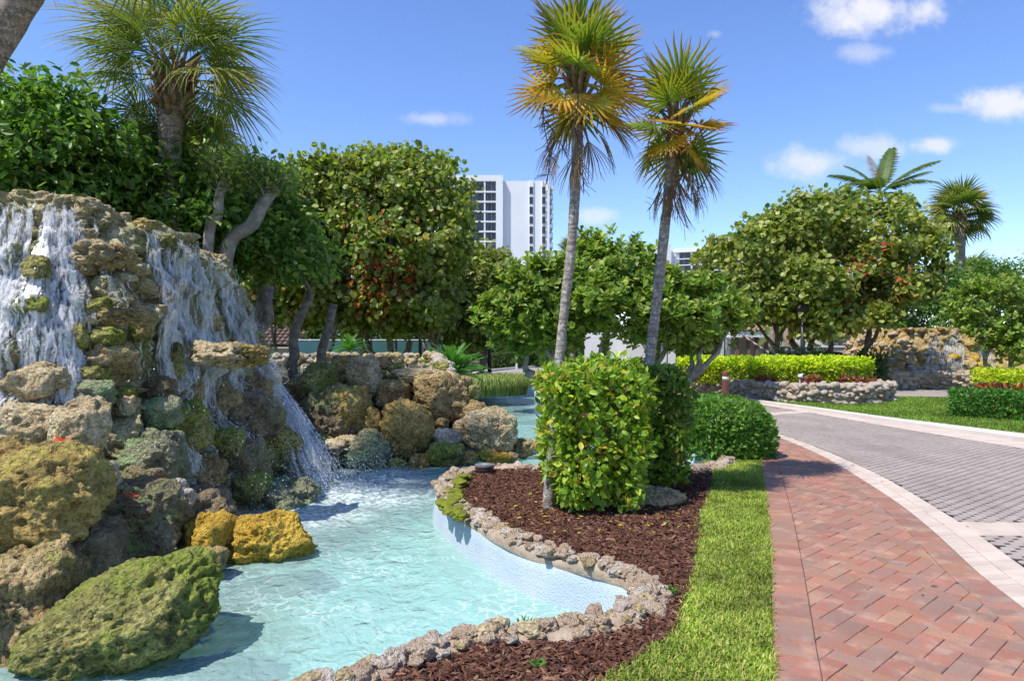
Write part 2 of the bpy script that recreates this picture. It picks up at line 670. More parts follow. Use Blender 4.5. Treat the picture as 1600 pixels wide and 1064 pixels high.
k.l(k.bump(k.math('ADD', k.noise(p, 60, 6, .75), k.math('MULTIPLY', k.rng(k.voro(p, 62), .1, .5), .5)), .6, .012), k.b.inputs['Normal'])
n = len(POOL)
ctr = np.roll(POOL, -1, 0) - np.roll(POOL, 1, 0)
nin = unit(np.stack([-ctr[:, 1], ctr[:, 0]], 1))
area2 = (POOL[:, 0] * np.roll(POOL[:, 1], -1) - np.roll(POOL[:, 0], -1) * POOL[:, 1]).sum()
if area2 < 0: nin = -nin
rows = []
for z, off in ((.0, -.03), (-.025, -.004), (-.12, .012), (-.25, .035), (-.45, .06), (-.64, .10)):
    q = POOL + nin * (off + .006 * np.sin(np.arange(n) * .7))[:, None]
    rows.append(np.c_[q, np.full(n, z)])
V = np.concatenate(rows)
V[:, :2] += .012 * np.stack([fbm(V * 3, 3, 5), fbm(V * 3, 3, 6)], 1) * (V[:, 2:3] < -.05)
i, j = np.meshgrid(np.arange(5), np.arange(n), indexing='ij')
a = (i * n + j).ravel(); b = (i * n + (j + 1) % n).ravel()
pw = obj('pool_wall', V, np.stack([a, b, b + n, a + n], 1), mw, smooth=True)
pw['kind'] = 'structure'

mwat = bpy.data.materials.new('pool_water')
mwat.use_nodes = True
k = NT(mwat)
k.t.nodes.remove(k.b)
p = k.pos()
sc2 = k.n('ShaderNodeMapping'); sc2.inputs['Scale'].default_value = (1.0, .8, 1); sc2.inputs['Rotation'].default_value = (0, 0, .5)
k.l(p, sc2.inputs['Vector'])
pv = sc2.outputs[0]
h = k.math('ADD', k.math('MULTIPLY', k.noise(pv, 5.5, 3, .5, 1.2), 1.0), k.math('MULTIPLY', k.noise(pv, 17, 3, .55, .6), .3))
FOAM = [(-2.35, 7.6, 1.0), (-2.3, 8.9, 1.1), (-1.9, 9.4, 1.0), (-1.9, 8.5, 1.1)]
tot = None
for (ax, ay_, ar) in FOAM:
    vm = k.n('ShaderNodeVectorMath', operation='DISTANCE')
    k.l(p, vm.inputs[0]); vm.inputs[1].default_value = (ax, ay_, WZ)
    f = k.rng(vm.outputs['Value'], ar * 1.2, ar * .2)
    tot = f if tot is None else k.math('MAXIMUM', tot, f)
nrm = k.bump(h, .55, .07)
fr = k.n('ShaderNodeFresnel'); fr.inputs['IOR'].default_value = 1.33; k.l(nrm, fr.inputs['Normal'])
gl = k.n('ShaderNodeBsdfGlossy'); gl.inputs['Roughness'].default_value = .06; k.l(nrm, gl.inputs['Normal'])
tr = k.n('ShaderNodeBsdfTransparent'); tr.inputs['Color'].default_value = (.84, .97, .965, 1)
df = k.n('ShaderNodeBsdfDiffuse'); df.inputs['Color'].default_value = (.44, .68, .635, 1); k.l(nrm, df.inputs['Normal'])
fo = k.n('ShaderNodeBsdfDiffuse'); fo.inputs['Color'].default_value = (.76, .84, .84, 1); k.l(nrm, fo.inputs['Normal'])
m1 = k.n('ShaderNodeMixShader'); m1.inputs[0].default_value = .46
k.l(tr.outputs[0], m1.inputs[1]); k.l(df.outputs[0], m1.inputs[2])
# fine lace painted into the water colour in place of caustic light
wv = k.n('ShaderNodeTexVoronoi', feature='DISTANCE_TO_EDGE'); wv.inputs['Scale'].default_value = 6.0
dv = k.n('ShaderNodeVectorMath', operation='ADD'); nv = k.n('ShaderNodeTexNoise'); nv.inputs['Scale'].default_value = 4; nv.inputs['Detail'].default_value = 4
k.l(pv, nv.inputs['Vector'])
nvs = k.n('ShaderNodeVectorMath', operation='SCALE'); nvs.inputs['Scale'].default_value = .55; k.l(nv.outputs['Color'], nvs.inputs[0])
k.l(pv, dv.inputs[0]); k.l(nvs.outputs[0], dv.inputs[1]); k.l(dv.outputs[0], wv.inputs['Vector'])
caustic_lace = k.rng(wv.outputs[0], .10, .0)
caustic_lace = k.math('MULTIPLY', caustic_lace, k.rng(k.noise(p, 1.4, 4), .42, .62, .03, .36))
sep_ = k.n('ShaderNodeSeparateXYZ'); k.l(p, sep_.inputs[0])
caustic_lace = k.math('MULTIPLY', caustic_lace, k.rng(sep_.outputs[1], 8.5, 5.5, .15, 1))
foam = k.math('MULTIPLY', tot, k.rng(k.noise(p, 16, 6, .7), .38, .60))
ff = k.math('MAXIMUM', caustic_lace, foam)
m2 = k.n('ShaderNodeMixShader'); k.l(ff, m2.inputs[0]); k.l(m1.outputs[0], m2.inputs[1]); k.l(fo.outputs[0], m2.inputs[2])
m3 = k.n('ShaderNodeMixShader'); k.l(fr.outputs[0], m3.inputs[0]); k.l(m2.outputs[0], m3.inputs[1]); k.l(gl.outputs[0], m3.inputs[2])
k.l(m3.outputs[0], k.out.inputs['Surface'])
# water sheet with real low ripples
gx = np.arange(-6.6, 3.2, .075); gy = np.arange(.5, 26, .075)
X, Y = np.meshgrid(gx, gy, indexing='ij')
P2 = np.stack([X.ravel(), Y.ravel()], 1)
poly_out = POOL - nin * .06
ins = inside(P2, poly_out)
Z = .007 * fbm(np.c_[P2 * 3.4, np.zeros(len(P2))], 3, 77)
near_f = np.exp(-((P2[:, 0] + 2.4) ** 2 + (P2[:, 1] - 8.4) ** 2) / 2.2)
Z += near_f * .03 * fbm(np.c_[P2 * 6, np.zeros(len(P2))], 3, 78)
ny = len(gy)
i, j = np.meshgrid(np.arange(len(gx) - 1), np.arange(ny - 1), indexing='ij')
a = (i * ny + j).ravel()
q = np.stack([a, a + ny, a + ny + 1, a + 1], 1)
q = q[ins[q].any(1)]
used, inv = np.unique(q, return_inverse=True)
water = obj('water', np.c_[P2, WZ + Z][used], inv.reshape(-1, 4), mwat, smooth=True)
water['kind'] = 'structure'

# ---- polylines of path, kerb, road
PL = np.array([(.35, .5), (.72, 1.6), (.98, 2.4), (1.21, 3.16), (1.74, 4.6), (2.38, 6.38), (3.1, 8.5), (3.68, 10.2), (4.16, 11.5), (4.4, 12.2)])
CI = np.array([(2.05, .2), (2.42, 1.6), (2.62, 2.5), (2.99, 4.0), (3.16, 4.66), (3.50, 5.72), (3.78, 6.75), (4.06, 8.09), (4.3, 9.42), (4.44, 10.9), (4.46, 12.2)])
CO = np.array([(2.45, .2), (2.82, 1.6), (3.03, 2.5), (3.36, 4.0), (3.53, 4.7), (3.78, 5.55), (3.98, 6.35), (4.32, 7.93), (4.52, 9.53), (4.62, 10.9), (4.6, 12.4)])
GB = np.array([(2.42, 8.9), (2.37, 8.1), (1.86, 6.63), (1.45, 5.35), (1.09, 4.25), (.84, 3.65), (.42, 3.16), (-.2, 2.45), (-1.0, 2.0)])   # mulch / grass
PLs, CIs, COs = catmull(PL, False, 6), catmull(CI, False, 6), catmull(CO, False, 6)
GBs = catmull(GB, False, 6)

brick_m = mat('brick_red', (.4, .2, .15), .85, 0, .3)
k = NT(brick_m)
p = k.pos()
c = k.mix(k.rng(k.noise(p, 9, 3, .6, .8), .42, .66, 0, .55), k.attr(), (.25, .175, .145))
c = k.mix(k.rng(k.noise(p, 5, 4), .5, .7, 0, .4), c, (.52, .34, .24))
c = k.mix(1.0, c, k.ramp(k.noise(p, 160, 3, .7), [(.25, (.72, .72, .72)), (.75, (1.2, 1.2, 1.2))]), 'MULTIPLY')
c = k.mix(k.rng(k.noise(p, 1.1, 5, .7), .5, .75, 0, .30), c, (.22, .16, .14))
k.l(c, k.b.inputs['Base Color'])
k.l(k.bump(k.noise(p, 190, 4, .7), .5, .004), k.b.inputs['Normal'])
joint_m = noisy('joint_sand', (.20, .15, .115), (.12, .09, .07), 30, 1, .4, .004)
paver_m = mat('grey_paver', (.3, .27, .27), .9, 0, .25)
k = NT(paver_m)
p = k.pos()
c = k.mix(k.rng(k.noise(p, .9, 5, .6), .3, .72), (.29, .24, .208), (.355, .30, .262))
ms_ = k.n('ShaderNodeMapping'); ms_.inputs['Scale'].default_value = (1.6, .22, 1); ms_.inputs['Rotation'].default_value = (0, 0, .12); k.l(p, ms_.inputs['Vector'])
c = k.mix(k.rng(k.noise(ms_.outputs[0], 1.0, 5, .6), .5, .72, 0, .35), c, (.19, .165, .15))
c = k.mix(1.0, c, k.attr(), 'MULTIPLY')
c = k.mix(1.0, c, k.ramp(k.noise(p, 130, 3, .7), [(.25, (.8, .8, .8)), (.75, (1.15, 1.15, 1.15))]), 'MULTIPLY')
k.l(c, k.b.inputs['Base Color'])
k.l(k.bump(k.noise(p, 150, 4, .7), .5, .004), k.b.inputs['Normal'])
gravel_m = noisy('dark_gravel', (.035, .032, .032), (.018, .017, .017), 90, 1, .6, .006, 150)
cream_m = mat('cream_paver', (.6, .5, .4), .85, 0, .3)
k = NT(cream_m)
p = k.pos()
c = k.mix(k.rng(k.noise(p, 3, 5, .65), .3, .7), (.55, .45, .37), (.47, .38, .31))
c = k.mix(1.0, c, k.attr(), 'MULTIPLY')
c = k.mix(k.rng(k.noise(p, 1.2, 6, .7), .55, .75, 0, .4), c, (.34, .27, .22))
k.l(c, k.b.inputs['Base Color'])
k.l(k.bump(k.noise(p, 140, 4, .7), .4, .004), k.b.inputs['Normal'])


def clip_half(poly, a, nrm_):
    out = []
    m_ = len(poly)
    for i in range(m_):
        p0, p1 = poly[i], poly[(i + 1) % m_]
        d0 = (p0[0] - a[0]) * nrm_[0] + (p0[1] - a[1]) * nrm_[1]
        d1 = (p1[0] - a[0]) * nrm_[0] + (p1[1] - a[1]) * nrm_[1]
        if d0 >= 0: out.append(p0)
        if d0 * d1 < 0:
            t = d0 / (d0 - d1)
            out.append((p0[0] + t * (p1[0] - p0[0]), p0[1] + t * (p1[1] - p0[1])))
    return out


def nearest_seg(c, P):
    best = (1e9, None, None)
    for i in range(len(P) - 1):
        a, b = P[i], P[i + 1]
        ab = b - a
        t = min(max(((c - a) @ ab) / (ab @ ab), 0), 1)
        d = np.linalg.norm(c - a - t * ab)
        if d < best[0]: best = (d, a, ab)
    return best


def prism(poly, z0, z1, gap=.002, bev=.004):
    """paving piece with chamfered arrises: returns verts, faces"""
    Q = np.array(poly, float)
    c = Q.mean(0)
    def inset(d):
        v = Q - c
        r = np.linalg.norm(v, axis=1, keepdims=True)
        return c + v * np.maximum(1 - d * 1.35 / np.maximum(r, 1e-4), .1)
    A, B = inset(gap), inset(gap + bev)
    m_ = len(Q)
    tilt = RNG.normal(0, .0011)
    V = np.vstack([np.c_[A, np.full(m_, z0)], np.c_[A, np.full(m_, z1 - bev * .7)], np.c_[B, np.full(m_, z1) + tilt]])
    fs = [list(range(2 * m_, 3 * m_))]
    for i in range(m_):
        j = (i + 1) % m_
        fs.append([i, j, m_ + j, m_ + i])
        fs.append([m_ + i, m_ + j, 2 * m_ + j, 2 * m_ + i])
    return V, fs


def px_size(c, ext):
    if c[1] < .8: return 0
    u = 800 + F * c[0] / c[1]; v = HOR + F * CAMH / c[1]
    if u < -30 or u > 1630 or v > 1090: return .01 / c[1]
    return ext / c[1]


def add_pieces(parent, pieces, name, rest_name, material, z0, z1, limit=300):
    info = []
    for poly, tint in pieces:
        Q = np.array(poly)
        info.append((-px_size(Q.mean(0), math.sqrt(max(np.ptp(Q[:, 0]) * np.ptp(Q[:, 1]), 1e-9))), poly, tint))
    info.sort(key=lambda t: t[0])
    for s, poly, tint in info[:limit]:
        V, fs = prism(poly, z0, z1)
        c = np.array([V[:, 0].mean(), V[:, 1].mean(), z0])
        link(name, mesh_data(name, V - c, fs, material, False, np.tile(tint, (len(V), 1))), parent, Vector(c) - origin(parent))
    if len(info) > limit:
        mb = MB(); tt = []
        for s, poly, tint in info[limit:]:
            V, fs = prism(poly, z0, z1)
            mb.add(V, fs); tt.append(np.tile(tint, (len(V), 1)))
        o = mb.build(rest_name, material, parent, False, np.concatenate(tt))
        o['kind'] = 'stuff'


def course(A, B, width, jitter=0):
    """blocks laid side by side between two polylines"""
    L = max(np.linalg.norm(np.diff(A, axis=0), axis=1).sum(), np.linalg.norm(np.diff(B, axis=0), axis=1).sum())
    m_ = int(L / width)
    a, b = resample_n(A, m_ + 1), resample_n(B, m_ + 1)
    return [[tuple(a[i]), tuple(b[i]), tuple(b[i + 1]), tuple(a[i + 1])] for i in range(m_)]


def offset(P, d):
    t = unit(np.gradient(P, axis=0))
    return P + np.stack([t[:, 1], -t[:, 0]], 1) * d      # positive = to the right of travel


BR = np.array([(.40, .165, .115), (.37, .14, .10), (.42, .195, .13), (.40, .22, .14), (.33, .165, .13), (.27, .18, .155), (.42, .245, .155)]) * np.array([1.0, .97, .91])
# herringbone field with a soldier course on both sides
path_sheet = sheet('path', np.vstack([PLs, CIs[::-1]]), .004, joint_m)
PLo, CIo = offset(PLs, .21), offset(CIs, -.20)
pieces = []
for A, B in ((PLs, PLo), (CIo, CIs)):
    for qd in course(A, B, .105):
        pieces.append((qd, (BR[RNG.integers(0, 7)] * .55 + BR.mean(0) * .45) * RNG.uniform(.74, .94)))
region = np.vstack([PLo, CIo[::-1]])
U = .112
ang = R(42)
ca, sa = math.cos(ang), math.sin(ang)
for x in range(-70, 170):
    for y in range(-130, 130):
        r_ = (x - y) % 4
        if r_ == 0: rect = [(x, y), (x + 2, y), (x + 2, y + 1), (x, y + 1)]
        elif r_ == 3: rect = [(x, y), (x + 1, y), (x + 1, y + 2), (x, y + 2)]
        else: continue
        w = [((px * ca - py * sa) * U + 2.5, (px * sa + py * ca) * U + 5) for px, py in rect]
        cx = sum(q[0] for q in w) / 4; cy = sum(q[1] for q in w) / 4
        if not (.4 < cy < 12 and .2 < cx < 4.7): continue
        W = np.array(w)
        ii = inside(np.vstack([W, [[cx, cy]]]), region)
        if not ii.any(): continue
        if not ii.all():
            for Pn, sgn in ((PLo, 1), (CIo, -1)):
                d, a, ab = nearest_seg(np.array([cx, cy]), Pn)
                if d < .16:
                    nn = np.array([ab[1], -ab[0]]) / np.linalg.norm(ab) * sgn
                    w = clip_half(w, a, nn)
            if len(w) < 3: continue
            Wc = np.array(w)
            if np.ptp(Wc[:, 0]) * np.ptp(Wc[:, 1]) < .0012: continue
        pieces.append((w, (BR[RNG.integers(0, 7)] * .55 + BR.mean(0) * .45) * RNG.uniform(.76, .97)))
add_pieces(path_sheet, pieces, 'brick', 'brick_rest', brick_m, .003, .018)

# near kerb: two courses of cream pavers
kerb = sheet('kerb', np.vstack([CIs, COs[::-1]]), .004, joint_m)
MIDs = (resample_n(CIs, 60) * .52 + resample_n(COs, 60) * .48)
pieces = [(q, np.array([1, 1, 1]) * RNG.uniform(.9, 1.08)) for q in course(CIs, MIDs, .10) + course(MIDs, COs, .21)]
add_pieces(kerb, pieces, 'kerb_block', 'kerb_rest', cream_m, .003, .021)

# driveway
FLo = np.array([(9.6, 1.0), (8.7, 5.0), (8.0, 8.4), (7.65, 10.2), (7.43, 11.4), (7.15, 13.1), (6.85, 15.5), (6.35, 18.6), (5.9, 21), (5.3, 25), (4.9, 30), (4.6, 40), (4.5, 50), (5.2, 78)])
FHi = np.array([(11.4, 1.0), (10.3, 5.0), (9.2, 9.0), (8.55, 11.4), (8.15, 12.8), (7.72, 14.2), (7.18, 16.6), (6.62, 18.9), (6.15, 21.2), (5.55, 25), (5.15, 30), (4.85, 40), (4.75, 50), (5.45, 78)])
LB = np.array([(4.6, 12.4), (4.3, 14), (3.3, 17.5), (2.1, 21.5), (1.45, 24.6), (.8, 26.0), (-.5, 26.4), (-1.6, 27.6), (-2.35, 30), (-2.3, 33.5), (-1.5, 40), (.2, 46), (1.9, 50), (2.6, 60), (3.6, 78)])
road_poly = np.vstack([COs, LB, FLo[::-1]])
mroad = mat('road_paving', (.32, .28, .28), .9, 0, .25)
k = NT(mroad)
p = k.pos()
mp = k.n('ShaderNodeMapping'); mp.inputs['Rotation'].default_value = (0, 0, R(38)); k.l(p, mp.inputs['Vector'])
br = k.n('ShaderNodeTexBrick'); br.offset = 0
for nm, vl in (('Scale', 1), ('Mortar Size', .006), ('Brick Width', .11), ('Row Height', .11)): br.inputs[nm].default_value = vl
k.l(mp.outputs[0], br.inputs['Vector'])
c = k.mix(k.rng(k.noise(p, .9, 5, .6), .3, .72), (.275, .235, .21), (.35, .305, .27))
c = k.mix(k.math('MULTIPLY', br.outputs['Fac'], .5), c, (.12, .1, .1))
k.l(c, k.b.inputs['Base Color'])
road = sheet('road', road_poly, -.006, mroad)
bed = sheet('gravel_bed', np.vstack([COs, [(4.3, 14), (3.6, 16.4)], [(6.7, 16.6)], FLo[6::-1]]), .0085, gravel_m)
# cross band of cream pavers, and the one farther up
bandA = (np.array([(3.70, 5.55), (5.0, 5.52), (7.0, 5.35), (8.55, 5.1)]), np.array([(3.86, 5.98), (5.0, 5.93), (7.0, 5.76), (8.48, 5.55)]))
bandB = (np.array([(4.25, 14.0), (5.4, 14.95), (6.85, 15.75)]), np.array([(4.2, 14.45), (5.3, 15.4), (6.78, 16.2)]))
bands = [np.vstack([a_, b_[::-1]]) for a_, b_ in (bandA, bandB)]
pieces = []
reg = np.vstack([COs, [(4.3, 14), (3.6, 16.6)], [(6.7, 16.8)], FLo[6::-1]])
S = .098
ang = R(38)
ca, sa = math.cos(ang), math.sin(ang)
ii, jj = np.meshgrid(np.arange(-150, 230), np.arange(-200, 200), indexing='ij')
cc = np.stack([(ii * ca - jj * sa).ravel() * S + 4, (ii * sa + jj * ca).ravel() * S + 6], 1)
keep = inside(cc, reg) & (cc[:, 1] > 1.2) & (cc[:, 0] < 11) & (cc[:, 1] < 17)
keep &= (dist_poly(cc, COs) > .02) & (dist_poly(cc, FLo) > .03)
keep &= cc[:, 0] / np.maximum(cc[:, 1], .1) < 1.0
for bd in bands: keep &= ~inside(cc, bd)
hs, ct = S / 2, S * .30
octo = [(hs - ct, -hs), (hs, -hs + ct), (hs, hs - ct), (hs - ct, hs), (-hs + ct, hs), (-hs, hs - ct), (-hs, -hs + ct), (-hs + ct, -hs)]
octo = [(x * ca - y * sa, x * sa + y * ca) for x, y in octo]
for c_ in cc[keep]:
    pieces.append(([(c_[0] + x, c_[1] + y) for x, y in octo], np.array([1, 1, 1]) * RNG.uniform(.93, 1.06)))
def prism(poly, z0, z1, gap=.0005, bev=.0016, _p=prism):
    return _p(poly, z0, z1, gap, bev)
add_pieces(road, pieces, 'paver', 'paver_rest', paver_m, .002, .014)
pieces = [(q, np.array([1, 1, 1]) * RNG.uniform(.88, 1.04)) for a_, b_ in (bandA, bandB) for q in course(a_, b_, .115)]
add_pieces(road, pieces, 'band_paver', 'band_rest', cream_m, .002, .0155)

# far kerb: cream gutter and a raised white kerb
gm = resample_n(catmull(FLo, False, 5), 120) * .45 + resample_n(catmull(FHi, False, 5), 120) * .55
far_kerb = sheet('far_kerb', np.vstack([FLo, FHi[::-1]]), -.002, joint_m)
fl_, fh_ = catmull(FLo, False, 5), catmull(FHi, False, 5)
pieces = [(q, np.array([1.0, 1.0, 1.02]) * RNG.uniform(.94, 1.04)) for q in course(fl_, gm, .22)]
add_pieces(far_kerb, pieces, 'gutter_paver', 'gutter_rest', cream_m, .002, .018)
conc = noisy('pale_concrete', (.60, .55, .50), (.52, .47, .42), 2, .9, .3, .004, 80, tinted=True)
pieces = [(q, np.array([1.0, 1.0, 1.0]) * RNG.uniform(.95, 1.04)) for q in course(gm, fh_, 1.0)]
add_pieces(far_kerb, pieces, 'kerb_stone', 'kerb_stone_rest', conc, -.01, .085)

# second road beyond the lawn, and the far lane edge kerb
road2 = sheet('side_road', [(11.0, 21.2), (12.0, 20.6), (13.6, 20.6), (18, 19.2), (40, 15), (40, 17.5), (19, 22.6), (15, 23.9), (12.6, 24.1), (11.3, 23.6)], .006, mroad)
lane_kerb = MB()
lk = catmull(LB[5:], False, 5)
lko = offset(lk, -.22)
for q in course(lk, lko, .6): lane_kerb.add(*prism(q, -.02, .10))
o = lane_kerb.build('lane_kerb', conc, None, False, np.ones((lane_kerb.n, 3))); o['kind'] = 'structure'

# ---- mulch, lawns
mulch_m = noisy('mulch', (.115, .046, .028), (.055, .024, .016), 14, 1, 1.0, .03, 50)
pi0 = int(np.argmin(np.linalg.norm(POOL - np.array([2.72, 9.0]), axis=1)))
pi1 = int(np.argmin(np.linalg.norm(POOL - np.array([-1.75, 2.42]), axis=1)))
edge = POOL[pi0:pi1 + 1] if pi1 > pi0 else np.vstack([POOL[pi0:], POOL[:pi1 + 1]])
edge_o = edge - (nin[pi0:pi1 + 1] if pi1 > pi0 else np.vstack([nin[pi0:], nin[:pi1 + 1]])) * .05
mulch_poly = np.vstack([edge_o, [(-1.5, 1.7)], GBs[::-1]])
mulch = sheet('mulch_bed', mulch_poly, .006, mulch_m)
chip_m = mat('bark_chip', (.1, .04, .03), .95, 0, .15)
k = NT(chip_m)
k.l(k.mix(1.0, k.attr(), k.ramp(k.noise(k.pos(), 120, 3), [(.3, (.7, .7, .7)), (.7, (1.3, 1.3, 1.3))]), 'MULTIPLY'), k.b.inputs['Base Color'])


def scatter_in(poly, n_, margin=0, dens_y=None):
    poly = np.asarray(poly)
    lo, hi = poly.min(0), poly.max(0)
    out = []
    tot_ = 0
    while tot_ < n_:
        P = RNG.uniform(lo, hi, (n_ * 2, 2))
        if dens_y is not None:
            P = P[RNG.random(len(P)) < np.clip(dens_y / np.maximum(P[:, 1], .3), 0, 1)]
        P = P[inside(P, poly)]
        out.append(P); tot_ += len(P)
    return np.concatenate(out)[:n_]


def chips(name, poly, n_, z, parent, mat_, cols, Lr=(.018, .07)):
    P = scatter_in(poly, n_, dens_y=4.5)
    P = P + RNG.normal(0, .022, P.shape) * (RNG.random((n_, 1)) < .5)
    L = RNG.uniform(*Lr, n_) * RNG.uniform(.5, 1.2, n_); W = L * RNG.uniform(.12, .45, n_)
    th = RNG.uniform(0, 2 * math.pi, n_)
    tilt = RNG.normal(0, .32, n_); roll = RNG.normal(0, .5, n_)
    D = np.stack([np.cos(th) * np.cos(tilt), np.sin(th) * np.cos(tilt), np.sin(tilt)], 1)
    S_ = np.stack([-np.sin(th) * np.cos(roll), np.cos(th) * np.cos(roll), np.sin(roll)], 1)
    N_ = np.cross(D, S_)
    hz = .010 + .016 * (fbm(np.c_[P * 5, np.zeros(n_)], 3, 31) * .5 + .5) + RNG.uniform(0, .012, n_)
    C = np.c_[P, z + hz]
    V = np.stack([C - D * L[:, None] / 2 - S_ * W[:, None] * .4, C + D * L[:, None] / 2 - S_ * W[:, None] * .25,
                  C + D * L[:, None] * .45 + S_ * W[:, None] * .5, C - D * L[:, None] * .5 + S_ * W[:, None] * .35,
                  C + N_ * W[:, None] * .35], 1)
    idx = np.arange(n_)[:, None] * 5
    Fc = np.concatenate([idx + np.array([[a_, b_, 4]]) for a_, b_ in ((0, 1), (1, 2), (2, 3), (3, 0))])
    t = cols[RNG.integers(0, len(cols), n_)] * RNG.uniform(.6, 1.35, (n_, 1))
    o_ = obj(name, V.reshape(-1, 3), Fc, mat_, parent, tint=np.repeat(t, 5, 0))
    o_['kind'] = 'stuff'
    return o_


chips('bark_chips', mulch_poly, 52000, .0, None, chip_m, np.array([(.095, .040, .026), (.12, .052, .032), (.065, .028, .02), (.15, .07, .042), (.19, .105, .065), (.08, .034, .024)]))
# fallen yellow leaves on the mulch
LIT = scatter_in(np.array([(-.2, 5.6), (1.6, 5.4), (1.8, 7.2), (.2, 7.2)]), 150)


def ipl(P, z):  # lift
    return np.c_[P, np.full(len(P), z)]


lawn_m = noisy('lawn', (.10, .145, .03), (.155, .18, .045), 5, 1, .6, .02, 60)
lawn_poly = np.vstack([GBs[::-1], [(2.75, 9.2), (3.05, 9.9), (2.9, 10.8), (2.4, 11.8), (1.7, 14.0), (1.3, 18), (1.4, 24.4), (2.1, 21.5), (3.3, 17.5), (4.3, 14), (4.6, 12.4), (4.4, 12.2)], PLs[::-1], [(-.4, .5), (-1.2, 1.4)]])
lawn = sheet('lawn', lawn_poly, .0, lawn_m)
lawn2_poly = np.vstack([FHi[1:8], [(6.8, 20.0), (10.9, 20.2), (11.0, 21.2), (12.0, 20.6), (13.6, 20.6), (18, 19.2), (40, 15), (30, 4)]])
lawn2 = sheet('far_lawn', lawn2_poly, .02, lawn_m)
lawn3_poly = [(-1.4, 22.9), (-.6, 25), (.6, 26.0), (-.5, 26.4), (-1.6, 27.6), (-2.45, 30), (-2.4, 33), (-7, 33), (-7, 17), (-2.2, 17)]
lawn3 = sheet('side_lawn', lawn3_poly, .0, lawn_m)
grass_m = leaf_mat('grass_blade', .6, .3, .2)


def grass(name, poly, n_, h, w, z, cols, dens=4.0, lean=.55, avoid=None):
    P = scatter_in(poly, n_, dens_y=dens)
    if avoid is not None:
        P = P[~avoid(P)]
    P = P + RNG.normal(0, .016, P.shape)
    n_ = len(P)
    tone = fbm(np.c_[P * 1.3, np.zeros(n_)], 3, 51) * .32 + fbm(np.c_[P * 6, np.zeros(n_)], 2, 52) * .22
    hh = h * RNG.uniform(.5, 1.25, n_) * (1 + tone * .6)
    ww = w * RNG.uniform(.7, 1.3, n_)
    th = RNG.uniform(0, 2 * math.pi, n_)
    a = np.stack([np.cos(th), np.sin(th), np.zeros(n_)], 1)
    s_ = np.stack([-np.sin(th), np.cos(th), np.zeros(n_)], 1)
    ln = RNG.uniform(.15, 1.0, n_)[:, None] * lean
    B = np.c_[P, np.full(n_, z)]
    m1_ = B + a * hh[:, None] * ln * .45 + np.array([0, 0, 1.]) * hh[:, None] * .62
    t1 = B + a * hh[:, None] * (ln * 1.5) + np.array([0, 0, 1.]) * hh[:, None] * (1 - ln * .35)
    V = np.stack([B - s_ * ww[:, None] * .4, B + s_ * ww[:, None] * .4, m1_ + s_ * ww[:, None] * .5, m1_ - s_ * ww[:, None] * .5, t1], 1)
    idx = np.arange(n_)[:, None] * 5
    q_ = idx + np.array([[0, 1, 2, 3]])
    t_ = idx + np.array([[3, 2, 4]])
    tt = cols[RNG.integers(0, len(cols), n_)] * RNG.uniform(.75, 1.25, (n_, 1)) * (1 + tone[:, None])
    o_ = obj(name, V.reshape(-1, 3), [q_, t_], grass_m, None, tint=np.repeat(tt, 5, 0))
    o_['kind'] = 'stuff'
    return o_


GC = np.array([(.17, .25, .03), (.215, .29, .038), (.27, .32, .05), (.31, .33, .065), (.14, .21, .028), (.38, .35, .12)])
near_lawn = np.vstack([GBs[::-1], [(2.7, 9.3), (3.1, 9.6), (3.4, 10.0)], PLs[PLs[:, 1] < 10.0][::-1]])
near_lawn = near_lawn[near_lawn[:, 1] > 1.2]
grass('grass', near_lawn, 100000, .040, .0075, .0, GC)
GC2 = np.array([(.105, .185, .026), (.13, .215, .03), (.16, .235, .037), (.19, .25, .045)])
grass('grass', np.vstack([FHi[2:8], [(6.8, 19.8), (10.9, 20.0), (12.2, 20.3), (15, 18), (16.5, 11.5)]]), 60000, .06, .014, .02, GC2, 14.0)
grass('grass', [(-1.4, 23.6), (-.6, 25.3), (.3, 26.1), (-1.6, 27.6), (-2.45, 30), (-6, 31), (-5, 18), (-2.4, 18)], 16000, .09, .02, 0, GC2 * .9, 20)
# ================================================================== ROCKS
_ICO = {}


def ico(sub):
    if sub not in _ICO:
        bm = bmesh.new()
        bmesh.ops.create_icosphere(bm, subdivisions=sub, radius=1)
        bm.verts.ensure_lookup_table()
        V = np.array([v.co[:] for v in bm.verts])
        Fc = np.array([[v.index for v in f.verts] for f in bm.faces])
        bm.free()
        _ICO[sub] = (V, Fc)
    return _ICO[sub]


